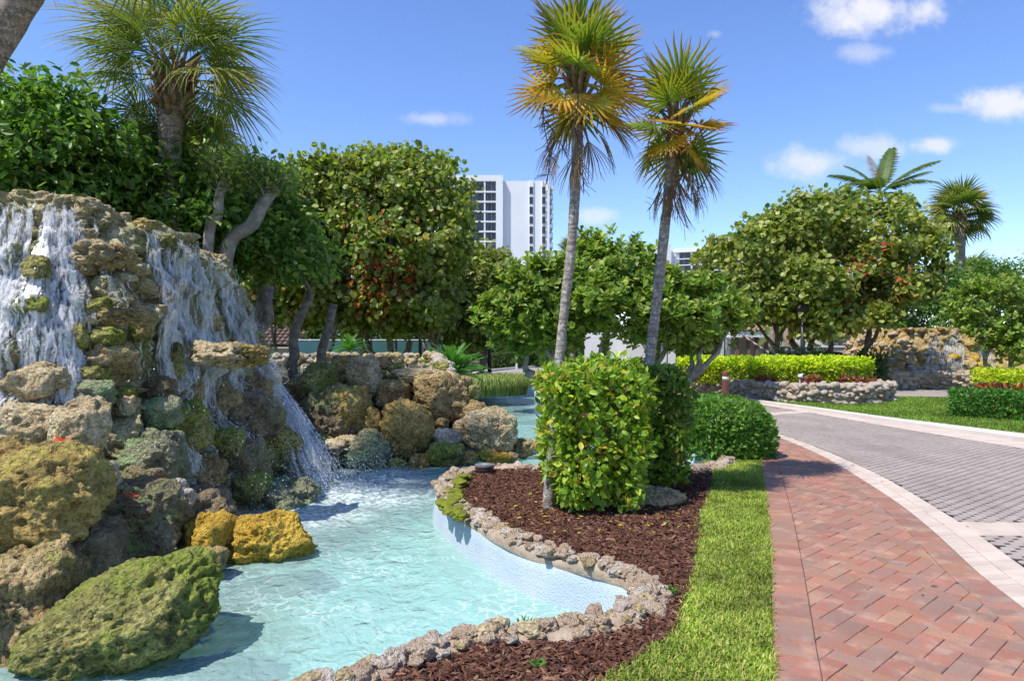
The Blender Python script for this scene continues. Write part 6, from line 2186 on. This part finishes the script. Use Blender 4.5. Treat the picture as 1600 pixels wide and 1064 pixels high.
# far waterfall: coral rock mound
ff_ = thing('far_waterfall', (16.5, 29, 0), 'smaller tan and orange rock waterfall with white cascades on the far right', 'waterfall')
FT = catmull(np.array([(15.6, 31.5), (15.75, 29.0), (16.2, 28.2), (17.5, 28.0), (19.0, 28.1), (20.6, 28.2), (23.5, 28.5)]), False, 10)
FB = catmull(np.array([(14.6, 31.5), (14.8, 28.6), (15.4, 27.4), (17.3, 26.9), (19.0, 26.9), (20.8, 27.0), (24.0, 27.4)]), False, 10)
nu3, nv3 = 200, 70
ft, fb_ = resample_n(FT, nu3), resample_n(FB, nu3)
vv = np.linspace(0, 1, nv3); w = (1 - vv) ** 1.4
P_ = np.stack([ft[:, None, 0] + (fb_ - ft)[:, None, 0] * w, ft[:, None, 1] + (fb_ - ft)[:, None, 1] * w, np.broadcast_to(2.3 * vv, (nu3, nv3))], 2).reshape(-1, 3)
f1, f2, c1 = worley(P_ * 2.0, 301); e1 = sstep(.02, .3, f2 - f1)
P_ = P_ + np.array([-.25, -.95, .1]) * (.22 * (c1 - .4) * e1 - .12 * (1 - e1) + .05 * fbm(P_ * 5, 3, 310))[:, None]
P_ = np.where(np.repeat((np.arange(len(P_)) % nv3 == nv3 - 1)[:, None], 3, 1), P_ + np.array([.2, 1.2, -.05]), P_)
i, j = np.meshgrid(np.arange(nu3 - 1), np.arange(nv3 - 1), indexing='ij')
a = (i * nv3 + j).ravel()
M['far_cliff'] = rock_mat('far_cliff', (.52, .40, .20), (.40, .25, .085), (.19, .12, .05), (.2, .2, .06), .1, gain=1.55, patch=.4)
obj('rock_face', P_, np.stack([a, a + nv3, a + nv3 + 1, a + 1], 1), M['far_cliff'], ff_, True)
for _ in range(280):
    u_, v_ = RNG.random() ** 1.3, RNG.random()
    k_ = min(int(u_ * nu3), nu3 - 1) * nv3 + int(v_ * (nv3 - 2))
    left = P_[k_][0] < 17.3
    s_ = random.uniform(.08, .16) if left else random.uniform(.1, .26)
    if not left and random.random() < .45: continue
    stone(ff_, P_[k_] + [0, .02, 0], (s_ * 1.25, s_, s_ * .8), 2 if s_ < .15 else 3, random.choice(WS + ['tan_rock']) if left else random.choice(['ochre_rock', 'brown_rock', 'gold_rock', 'tan_rock']))
RB_V, RB_F, RB_N = [], [], 0
for (x0, x1, n_) in [(17.0, 17.5, 50), (17.6, 18.3, 110), (19.0, 19.4, 80)]:
    for _ in range(n_):
        x = RNG.uniform(x0, x1)
        col_ = int(np.argmin(np.abs(ft[:, 0] - x) + (ft[:, 1] > 30) * 9))
        a_ = int(RNG.integers(0, 40)); b_ = min(nv3 - 3, a_ + int(RNG.integers(12, 45)))
        Q_ = P_[col_ * nv3 + a_:col_ * nv3 + b_][::-1]
        if len(Q_) < 4: continue
        Q_ = Q_ + np.array([RNG.normal(0, .05), -.10 - RNG.random() * .06, 0])
        ribbon(Q_, RNG.uniform(.012, .035) * np.sin(np.linspace(.3, 2.9, len(Q_))), np.tile(np.array([0, -1., 0]), (len(Q_), 1)))
o = obj('falling_water', np.concatenate(RB_V), np.concatenate(RB_F), mfw, ff_, True); o['kind'] = 'stuff'
mblue = mat('pond_blue', (.12, .34, .45), .1)
o = sheet('far_pond', [(12.6, 24.9), (14.0, 25.2), (17, 25.2), (19, 24.2), (21, 26), (19, 27.2), (15.2, 27.6), (14.4, 29), (12.6, 27)], .34, mblue)

# ---- bollard light
bx_, by_ = 4.05, 13.0
t = thing('bollard_light', (bx_, by_, 0), 'rust brown round bollard with a white band near its top', 'bollard')
mrust = noisy('rust_paint', (.20, .065, .045), (.16, .05, .035), 20, .5, .1)
MB().lathe([(.062, -.05), (.062, .90), (.05, .905)], (bx_, by_, 0), 20).build('post', mrust, t, False)
MB().lathe([(.058, .90), (.058, .97)], (bx_, by_, 0), 20).build('lens', mat('frosted_white', (.8, .8, .82), .3), t, True)
MB().lathe([(.064, .97), (.064, 1.04), (.055, 1.06), (.01, 1.065)], (bx_, by_, 0), 20).build('cap', mrust, t, False)

# ---- lamp posts


def lamp_post(x, y, h_, r_, label, group='black lamp posts along the drive'):
    t = thing('lamp_post', (x, y, 0), label, 'lamp post', group)
    MB().lathe([(r_ * 1.9, -.05), (r_ * 1.9, .12), (r_ * 1.3, .3), (r_ * 1.15, .45)], (x, y, 0), 14).build('base', M['black_metal'], t)
    MB().lathe([(r_ * 1.05, .4), (r_ * .85, h_)], (x, y, 0), 14).build('pole', M['black_metal'], t, True)
    MB().lathe([(r_, h_), (r_ * 2.2, h_ + .06), (r_ * 3.2, h_ + .30), (r_ * 2.6, h_ + .36), (r_ * .5, h_ + .5)], (x, y, 0), 14).build('lantern', M['black_metal'], t)
    return t


c_ = at(765, 540, 25.5); lamp_post(c_.x, 25.5, 2.9, .075, 'black lamp post behind the grass clump at the far pool edge')
c_ = at(752, 540, 35); lamp_post(c_.x, 35, 2.6, .065, 'thinner black lamp post farther back left of the road')
c_ = at(656, 540, 27); lamp_post(c_.x, 27, 2.6, .06, 'black post in front of the teal fence right of the orange leaved tree')
c_ = at(1254, 540, 23.0); lamp_post(c_.x, 23.0, 2.5, .075, 'black lamp post behind the yellow hedge before the round leaved tree')

# ---- white marker post by the road
c_ = at(807, 540, 46)
t = thing('marker_post', (c_.x, 46, 0), 'thin white leaning marker post at the far kerb of the road', 'post')
MB().box(c_.x - .06, c_.x + .06, 45.95, 46.05, -.05, .82).build('post', M['white_paint'], t)
o = MB().box(c_.x - .07, c_.x + .07, 45.93, 46.07, .82, .85).build('cap', M['white_paint'], t)

# ---- fixture in the planter
x, y = ipt(757, 741, .0)
t = thing('ground_light', (x, y, 0), 'low dark brown drum shaped light fixture at the tip of the mulch bed', 'light fixture')
mdb = mat('bronze', (.05, .035, .035), .45, .3)
MB().lathe([(.105, -.03), (.105, .05), (.112, .055), (.112, .10), (.10, .104)], (x, y, 0), 24).build('housing', mdb, t)
MB().lathe([(.118, .10), (.118, .122), (.09, .128)], (x, y, 0), 24).build('rim', mat('rim_grey', (.22, .21, .2), .5, .4), t)
MB().lathe([(.088, .12), (.02, .132)], (x, y, 0), 24).build('lens', mat('lens_glass', (.30, .36, .34), .12), t, True)
# spot light on the wall
c_ = at(1250, 588, 19.1)
t = thing('spot_light', (c_.x, c_.y, .45), 'small white round spotlight on a thin stake in front of the yellow hedge', 'spotlight')
MB().lathe([(.02, 0), (.015, .25)], (c_.x, c_.y, .42), 8).build('stake', M['white_paint'], t)
MB().tube(np.array([[c_.x - .02, c_.y + .02, c_.z], [c_.x + .06, c_.y - .10, c_.z + .02]]), [.055, .07], 14).build('head', M['white_paint'], t)
MB().tube(np.array([[c_.x + .06, c_.y - .10, c_.z + .02], [c_.x + .068, c_.y - .115, c_.z + .022]]), [.052, .05], 14).build('lens', M['glass_dark'], t)

# ---- tower block
mtow = noisy('tower_white', (.80, .80, .81), (.75, .75, .77), .12, .75, 0)
YT = 205.0
M['glass_tower'] = noisy('glass_tower', (.10, .11, .12), (.03, .034, .04), .35, .15, 0, spec=.5)
k_ = YT / F


def tx(u): return (u - 800) * k_


def tz(v): return CAMH + (HOR - v) * k_


t = thing('tower_block', (tx(760), YT, 0), 'tall white apartment tower with dark glazed left wing and plain right wall', 'building')
FL = 15.4 * k_
ztop = tz(283)
mb = MB()
mb.box(tx(786), tx(858), YT, YT + 26, 0, ztop)
mb.build('side_wall', mtow, t)
for (u0, u1) in [(827, 833.5), (846.5, 848.5), (855, 858.6)]:
    MB().box(tx(u0), tx(u1), YT - .35, YT - .003, 0, ztop + .15).build('pier', mtow, t)
for u0, u1 in ((827, 833.5), (846.7, 852)):
    pass
for q_ in range(15):
    zc = tz(297.5) - q_ * FL
    for u0 in (827.6, 847.2):
        f_ = MB().box(tx(u0 - .4), tx(u0 + 5.0), YT - .45, YT - .36, zc - 1.25, zc + 1.0).build('window', mat('frame_grey', (.35, .36, .38), .5) if 'fg' not in M else M['fg'], t)
        M.setdefault('fg', f_.data.materials[0])
        MB().box(tx(u0), tx(u0 + 2.1), YT - .50, YT - .455, zc - 1.1, zc + .85).build('pane', M['glass_dark'], f_)
        MB().box(tx(u0 + 2.5), tx(u0 + 4.6), YT - .50, YT - .455, zc - 1.1, zc + .85).build('pane', M['glass_dark'], f_)
# left wing, slightly forward
zl = tz(276)
YL = YT - 1.6
mb = MB()
mb.box(tx(775), tx(785.9), YL, YT + 20, 0, zl)
mb.build('end_wall', mtow, t)
MB().box(tx(560), tx(775), YL + 2.4, YT + 20, 0, zl - .2).build('rear_wall', mtow, t)
MB().box(tx(560), tx(775), YL - .02, YL + 2.38, zl - 1.75, zl).build('parapet', mtow, t)
for q_ in range(16):
    zs = tz(284.5) - FL * (q_ + 1) - .1
    MB().box(tx(560), tx(774.9), YL + .02, YL + 2.38, zs - .46, zs).build('floor_slab', mtow, t)
    if q_ == 0 or zs > 0:
        for u0 in (773.8 - 24 * np.arange(8)):
            x1 = tx(u0); x0 = tx(u0 - (23.2 if q_ != 99 else 14))
            f_ = MB().box(x0, x1, YL + 1.2, YL + 1.3, zs + .02, zs + FL - .48).build('window', M['glass_tower'], t)
            for q2 in range(1, 4):
                xm = x0 + (x1 - x0) * q2 / 4
                MB().box(xm - .05, xm + .05, YL + 1.1, YL + 1.197, zs + .02, zs + FL - .48).build('frame', M['fg'], f_)
            MB().box(x0, x1, YL + .25, YL + .32, zs + 1.0, zs + 1.08).build('rail', M['black_metal'], f_)
for u0 in (757.5, 733.5, 709.5, 685.5):
    MB().box(tx(u0) - .2, tx(u0) + .25, YL + .1, YL + 2.37, 0, zl - 1.77).build('column', mtow, t)
# balconies at the right end
for q_ in range(14):
    zs = tz(292) - q_ * FL
    b_ = MB().box(tx(858.2), tx(864.6), YT + 2, YT + 12, zs - .3, zs + (.9 if q_ == 0 else 0)).build('balcony', mtow, t)
    if q_:
        for q2 in range(7):
            xx = tx(858.4 + q2)
            MB().box(xx - .04, xx + .04, YT + 2.0, YT + 2.08, zs + .001, zs + 1.2).build('baluster', M['black_metal'], b_)
        MB().box(tx(858.2), tx(864.6), YT + 1.98, YT + 2.1, zs + 1.2, zs + 1.3).build('rail', M['black_metal'], b_)

# ---- low condominium behind the clusia
YC = 260.0
k2 = YC / F
cx = lambda u: (u - 800) * k2
cz = lambda v: CAMH + (HOR - v + 9) * k2
t = thing('condominium', (cx(1100), YC, 0), 'distant pale low apartment building with balconies between the two right trees', 'building')
rz = R(-22)
MB().box(cx(1005), cx(1047), YC - 2, YC + 16, 0, cz(392)).build('stair_block', M['white_paint'], t)
MB().box(cx(1044), cx(1062), YC + .5, YC + 14, 0, cz(401)).build('link_wall', mtow, t)
o_ = np.array([cx(1055), YC])


def rbox(x0, x1, y0, y1, z0, z1):
    m_ = MB()
    m_.box(x0, x1, y0, y1, z0, z1, rz, (o_[0], o_[1]))
    return m_


W_ = 48
rbox(o_[0], o_[0] + W_, o_[1] + 2, o_[1] + 14, 0, cz(399)).build('wall', M['beige_wall'], t)
rbox(o_[0] - .5, o_[0] + W_, o_[1] - .3, o_[1] + 2, cz(404), cz(397.5)).build('parapet', mtow, t)
for q_ in range(7):
    zs = cz(404) - (q_ + 1) * 2.35
    rbox(o_[0], o_[0] + W_, o_[1] - .2, o_[1] + 1.9, zs - .3, zs).build('floor_slab', mtow, t)
    for q2 in range(8):
        xa = o_[0] + .6 + q2 * 6
        f_ = rbox(xa, xa + 5.2, o_[1] + 1.2, o_[1] + 1.3, zs + .02, zs + 2.0).build('window', M['glass_dark'], t)
        rbox(xa + 2.5, xa + 2.65, o_[1] + 1.05, o_[1] + 1.18, zs + .02, zs + 2.0).build('frame', M['fg'], f_)
for q2 in range(9):
    xa = o_[0] + q2 * 6
    rbox(xa - .2, xa + .3, o_[1] - .1, o_[1] + 1.1, 0, cz(404)).build('column', mtow, t)

# ---- white apartment wing seen through the trees on the left
t = thing('white_building', (-9, 70, 0), 'white building glimpsed through the trunks beyond the teal fence', 'building')
MB().box(-28, -11.5, 70, 80, 0, 9.5).build('wall', mtow, t)
for x in (-26, -22.5, -19, -15.5):
    for z in (1.2, 4.2, 7.0):
        f_ = MB().box(x, x + 1.6, 69.9, 69.997, z, z + 1.5).build('window', M['fg'], t)
        MB().box(x + .1, x + 1.5, 69.85, 69.895, z + .1, z + 1.4).build('pane', M['glass_dark'], f_)


def tiled_roof(parent, x0, x1, y0, y1, z0, z1, name='roof', mname='roof_tile'):
    """slope rising from y0,z0 to y1,z1 with barrel tile rows"""
    mb = MB()
    nx = int((x1 - x0) / .26); nyr = 7
    for q_ in range(nyr):
        f0, f1_ = q_ / nyr, (q_ + 1.12) / nyr
        for r_ in range(nx):
            xa = x0 + (x1 - x0) * (r_ + .5) / nx
            th = np.linspace(0, math.pi, 5)
            ra = (x1 - x0) / nx * .46
            A_ = np.stack([xa - ra * np.cos(th), np.full(5, y0 + (y1 - y0) * f0), z0 + (z1 - z0) * f0 + .05 + ra * .8 * np.sin(th)], 1)
            B_ = np.stack([xa - ra * .85 * np.cos(th), np.full(5, y0 + (y1 - y0) * min(f1_, 1)), z0 + (z1 - z0) * min(f1_, 1) + ra * .7 * np.sin(th)], 1)
            mb.add(np.vstack([A_, B_]), np.array([[a_, a_ + 1, a_ + 6, a_ + 5] for a_ in range(4)]))
    o = mb.build(name, M[mname], parent)
    return o


# small tiled house at left behind the basin
t = thing('tiled_house', (-12.5, 36, 0), 'small low house with brown tiled roof behind the left tree trunks', 'house')
MB().box(-14.2, -11.3, 35.4, 40, 0, 1.39).build('wall', M['beige_wall'], t)
rf = tiled_roof(t, -14.6, -11.0, 35.0, 38, 1.5, 2.8, 'roof', 'roof_shaded')
MB().box(-14.55, -11.05, 35.0, 38, 1.40, 1.48).build('eave', M['beige_wall'], t)

# teal windscreen fence
mteal = noisy('teal_screen', (.035, .10, .11), (.025, .075, .08), 2, .8, 0)
mteal2 = noisy('teal_mesh', (.06, .16, .165), (.05, .13, .135), 1, .8, 0)
t = thing('court_fence', (-6, 33, 0), 'long teal screened court fence behind the tree trunks', 'fence')
for q_ in range(6):
    xa = -10.4 + q_ * 1.2
    MB().box(xa + .05, xa + 1.15, 33, 33.02, .0, 1.05).build('screen', mteal, t)
    MB().box(xa + .05, xa + 1.15, 33.005, 33.018, 1.06, 1.78).build('mesh_panel', mteal2, t)
    MB().lathe([(.035, -.05), (.035, 1.95)], (xa, 33, 0), 8).build('fence_post', M['black_metal'], t)
MB().box(-10.4, -3.2, 32.99, 33.03, 1.80, 1.85).build('top_rail', M['white_paint'], t)

# ---- gatehouse behind the clusia tree
t = thing('gatehouse', (8.0, 31, 0), 'white gatehouse with sloping corner posts and a wide dark window, mostly behind tree', 'building')
Yg = 30.0
g = lambda u: (u - 800) / F * Yg
for (u0, u1, lean) in [(1022, 1029, .0), (1034, 1042, .05), (1044, 1055, .12)]:
    x0, x1 = g(u0), g(u1)
    V = np.array([[x0, Yg, 0], [x1 - .05, Yg, 0], [x1 - .05, Yg + .5, 0], [x0, Yg + .5, 0], [x0, Yg, 2.6], [x1 + lean, Yg, 2.6], [x1 + lean, Yg + .5, 2.6], [x0, Yg + .5, 2.6]])
    obj('post', V, np.array([[0, 1, 5, 4], [1, 2, 6, 5], [2, 3, 7, 6], [3, 0, 4, 7], [4, 5, 6, 7], [3, 2, 1, 0]]), M['white_paint'], t)
MB().box(g(1056), g(1135), Yg + .15, Yg + 4, 0, .95).build('wall', M['white_paint'], t)
f_ = MB().box(g(1058), g(1128), Yg + .25, Yg + .35, .952, 2.35).build('window', M['glass_dark'], t)
MB().box(g(1056), g(1131), Yg + .1, Yg + .24, .955, 1.02).build('sill', M['white_paint'], f_)
MB().box(g(1093), g(1100), Yg + .20, Yg + .248, 1.15, 1.38).build('notice_paper', mat('paper', (.75, .75, .7), .8), f_)
MB().box(g(1000), g(1137), Yg + 3.8, Yg + 4.0, 0, 2.6).build('back_wall', M['white_paint'], t)
MB().box(g(1129), g(1137), Yg + .3, Yg + 3.78, .0, 2.6).build('side_wall', M['white_paint'], t)
MB().box(g(1012), g(1141), Yg - .4, Yg + 4.3, 2.601, 2.78).build('fascia', M['white_paint'], t)
tiled_roof(t, g(1012), g(1141), Yg - .4, Yg + 2.0, 2.79, 3.5)
MB().box(g(930), g(1018), Yg + 4.2, Yg + 4.4, 0, 2.2).build('side_screen', M['white_paint'], t)

# beige tile roofed pavilion and garden wall beyond
t = thing('pavilion', (13.0, 37, 0), 'beige pavilion with pink tiled roof and wooden posts behind the red white barrier', 'building')
Yp = 37.0
g = lambda u: (u - 800) / F * Yp
MB().box(g(1155), g(1235), Yp + 1.5, Yp + 1.7, 0, 1.95).build('wall', M['beige_wall'], t)
mwood = noisy('post_wood', (.26, .15, .10), (.17, .10, .07), 14, .85, .4)
for u in (1150, 1168, 1181, 1196): MB().box(g(u), g(u + 4.5), Yp, Yp + .2, 0, 2.0).build('post', mwood, t)
MB().box(g(1140), g(1205), Yp - .2, Yp + 1.4, 2.003, 2.3).build('beam', M['white_paint'], t)
tiled_roof(t, g(1140), g(1207), Yp - .3, Yp + 1.6, 2.31, 3.3)
t = thing('garden_wall', (18, 39.5, 0), 'long beige garden wall with a pale cap behind the right tree trunks', 'wall')
Yw = 39.5
g = lambda u: (u - 800) / F * Yw
MB().box(g(1225), g(1420), Yw, Yw + .25, 0, 1.45).build('wall', M['beige_wall'], t)
MB().box(g(1224), g(1421), Yw - .06, Yw + .31, 1.451, 1.55).build('cap', M['white_paint'], t)
t = thing('villa', (22, 44, 0), 'low beige villa with red tiled roof above the garden wall at right', 'house')
Yv = 44.0
g = lambda u: (u - 800) / F * Yv
MB().box(g(1290), g(1450), Yv, Yv + 6, 0, 2.1).build('wall', M['beige_wall'], t)
for u in (1310, 1345, 1395):
    f_ = MB().box(g(u), g(u + 16), Yv - .05, Yv - .003, .9, 1.9).build('window', M['fg'], t)
    MB().box(g(u + 1), g(u + 15), Yv - .08, Yv - .053, .97, 1.83).build('pane', M['glass_dark'], f_)
tiled_roof(t, g(1282), g(1455), Yv - .4, Yv + 3, 2.11, 3.2)
# dark palm trunks / columns near the far wall
for (u, Y_, h_, r_, lab) in [(1208, 31, 2.9, .17, 'bare dark palm trunk right of the pavilion'), (1232, 32, 2.4, .28, 'shaggy short palm trunk behind the silver car'), (1346, 33, 2.9, .3, 'thick dark trunk right of the wide yellow green tree')]:
    c_ = at(u, 540, Y_)
    e = thing('bare_trunk', (c_.x, Y_, 0), lab, 'tree trunk')
    MB().tube(np.array([[c_.x, Y_, -.05], [c_.x + .02, Y_, h_ * .5], [c_.x, Y_, h_]]), [r_, r_ * .9, r_ * .85], 10, True, .25, 8).build('trunk', M['bark'], e, True)
# hanging bright fronds beside it
e = thing('areca_palm', (11.2, 33, 0), 'yellow green drooping palm fronds beside the pavilion', 'palm tree')
c_ = at(1212, 540, 33)
MB().tube(np.array([[c_.x, 33, -.05], [c_.x, 33, 2.2]]), [.08, .06], 8).build('trunk', M['bark'], e)
ar_me = [pinnate(120 + i, 1.5, 26, .42, .55, [(.2, .22, .05), (.18, .25, .04), (.26, .28, .06)], .1, .8, .02) for i in range(2)]
for q_ in range(14): place_frond(e, ar_me[q_ % 2], (c_.x, 33, 2.1), q_ * 2.4, R(60 - 6 * q_), 0, .9)

# barrier arm
t = thing('barrier_gate', (11.2, 32.4, 0), 'red and white striped barrier arm slanting beside the pavilion', 'barrier')
a_, b_ = at(1160, 524, 31.5), at(1203, 553, 31.5)
mredp = mat('barrier_red', (.5, .12, .11), .5)
for q_ in range(8):
    p0, p1 = a_.lerp(b_, q_ / 8), a_.lerp(b_, (q_ + .98) / 8)
    MB().tube(np.array([p0, p1]), .045, 8).build('arm_segment', mredp if q_ % 2 == 0 else M['white_paint'], t)
MB().box(b_.x - .16, b_.x + .16, 31.4, 31.7, 0, b_.z + .15).build('cabinet', M['white_paint'], t)
# white box and cream box by the gate
c_ = at(1224, 547, 29.5)
t = thing('utility_box', (c_.x, 29.5, 0), 'cream square utility box standing behind the silver car', 'box')
MB().box(c_.x - .2, c_.x + .2, 29.4, 29.7, 0, 1.52).build('cabinet', mat('cream_box', (.62, .56, .42), .6), t)
MB().box(c_.x - .23, c_.x + .23, 29.37, 29.73, 1.521, 1.56).build('lid', mat('cream_lid', (.55, .5, .38), .6), t)
c_ = at(1126, 545, 28.5)
t = thing('sign_panel', (c_.x, 28.5, 0), 'narrow grey white leaning sign panel left of the silver car', 'sign')
V = np.array([[c_.x - .13, 28.5, 0], [c_.x + .10, 28.5, 0], [c_.x + .16, 28.5, 2.1], [c_.x - .03, 28.5, 2.1]])
V = np.vstack([V, V + [0, .06, 0]])
obj('panel', V, np.array([[0, 1, 2, 3], [5, 4, 7, 6], [1, 5, 6, 2], [4, 0, 3, 7], [3, 2, 6, 7], [4, 5, 1, 0]]), mat('panel_white', (.6, .65, .66), .4), t)
MB().box(c_.x + .13, c_.x + .19, 28.52, 28.58, 0, 2.1).build('post', M['black_metal'], t)

# ---- parked silver car behind the hedge (seen side on, roof above the hedge)
x0, yc = at(1160, 540, 26.5).x, 26.5
t = thing('parked_car', (x0 + 2.2, yc, 0), 'silver car with only its roof and side windows showing over the yellow hedge', 'car')
mcar = mat('silver_paint', (.62, .64, .66), .25, .6)
prof_b = [(0, .35), (0, .75), (.25, .85), (1.05, .92), (3.95, .95), (4.35, .88), (4.4, .6), (4.4, .35), (3.9, .28), (.5, .28)]
prof_r = [(.75, .93), (1.45, 1.28), (1.9, 1.33), (2.9, 1.34), (3.5, 1.27), (4.1, .95)]


def extr(prof, hw, x_, y_, inset=0):
    n_ = len(prof)
    A_ = np.array([[x_ + p_[0], y_ - hw + (inset if p_[1] > 1 else 0), p_[1]] for p_ in prof]); B_ = np.array([[x_ + p_[0], y_ + hw - (inset if p_[1] > 1 else 0), p_[1]] for p_ in prof])
    m_ = MB(); m_.add(np.vstack([A_, B_]), [list(range(n_)), list(range(2 * n_ - 1, n_ - 1, -1))] + [[(i_ + 1) % n_, i_, n_ + i_, n_ + (i_ + 1) % n_] for i_ in range(n_)])
    return m_


extr(prof_b, .88, x0, yc).build('body', mcar, t)
extr(prof_r, .80, x0, yc, .10).build('glasshouse', M['glass_dark'], t)
extr([(1.38, 1.27), (1.9, 1.335), (2.9, 1.345), (3.58, 1.26), (3.5, 1.30), (2.9, 1.395), (1.9, 1.385), (1.45, 1.32)], .735, x0, yc).build('roof', mcar, t)
for sy in (-.73, .73):
    for xa, xb in ((2.25, 2.3), (3.1, 3.14)):
        m_ = MB(); m_.add(np.array([[x0 + xa, yc + sy * 1.09, .95], [x0 + xb + .04, yc + sy * 1.09, .95], [x0 + xb, yc + sy * .985, 1.31], [x0 + xa, yc + sy * .985, 1.31], [x0 + xa, yc + sy * .9, .95], [x0 + xb + .04, yc + sy * .9, .95], [x0 + xb, yc + sy * .9, 1.31], [x0 + xa, yc + sy * .9, 1.31]]), np.array([[0, 1, 2, 3], [4, 7, 6, 5], [0, 4, 5, 1], [3, 2, 6, 7], [0, 3, 7, 4], [1, 5, 6, 2]]))
        m_.build('pillar', mcar, t)
mty = mat('tyre', (.02, .02, .02), .85)
for xa in (.85, 3.5):
    for sy in (-.80, .80):
        w_ = MB(); w_.tube(np.array([[x0 + xa, yc + sy - .1, .32], [x0 + xa, yc + sy + .1, .32]]), .32, 20)
        wo_ = w_.build('wheel', mty, t)
        w_ = MB(); w_.tube(np.array([[x0 + xa, yc + sy * 1.135 - .005, .32], [x0 + xa, yc + sy * 1.135 + .005, .32]]), .2, 14); w_.build('rim', mcar, wo_)
for sy in (-.6, .6):
    MB().box(x0 - .02, x0 + .04, yc + sy - .2, yc + sy + .2, .62, .74).build('headlight', mat('lamp_glass', (.7, .7, .7), .1), t)

bpy.context.view_layer.update()
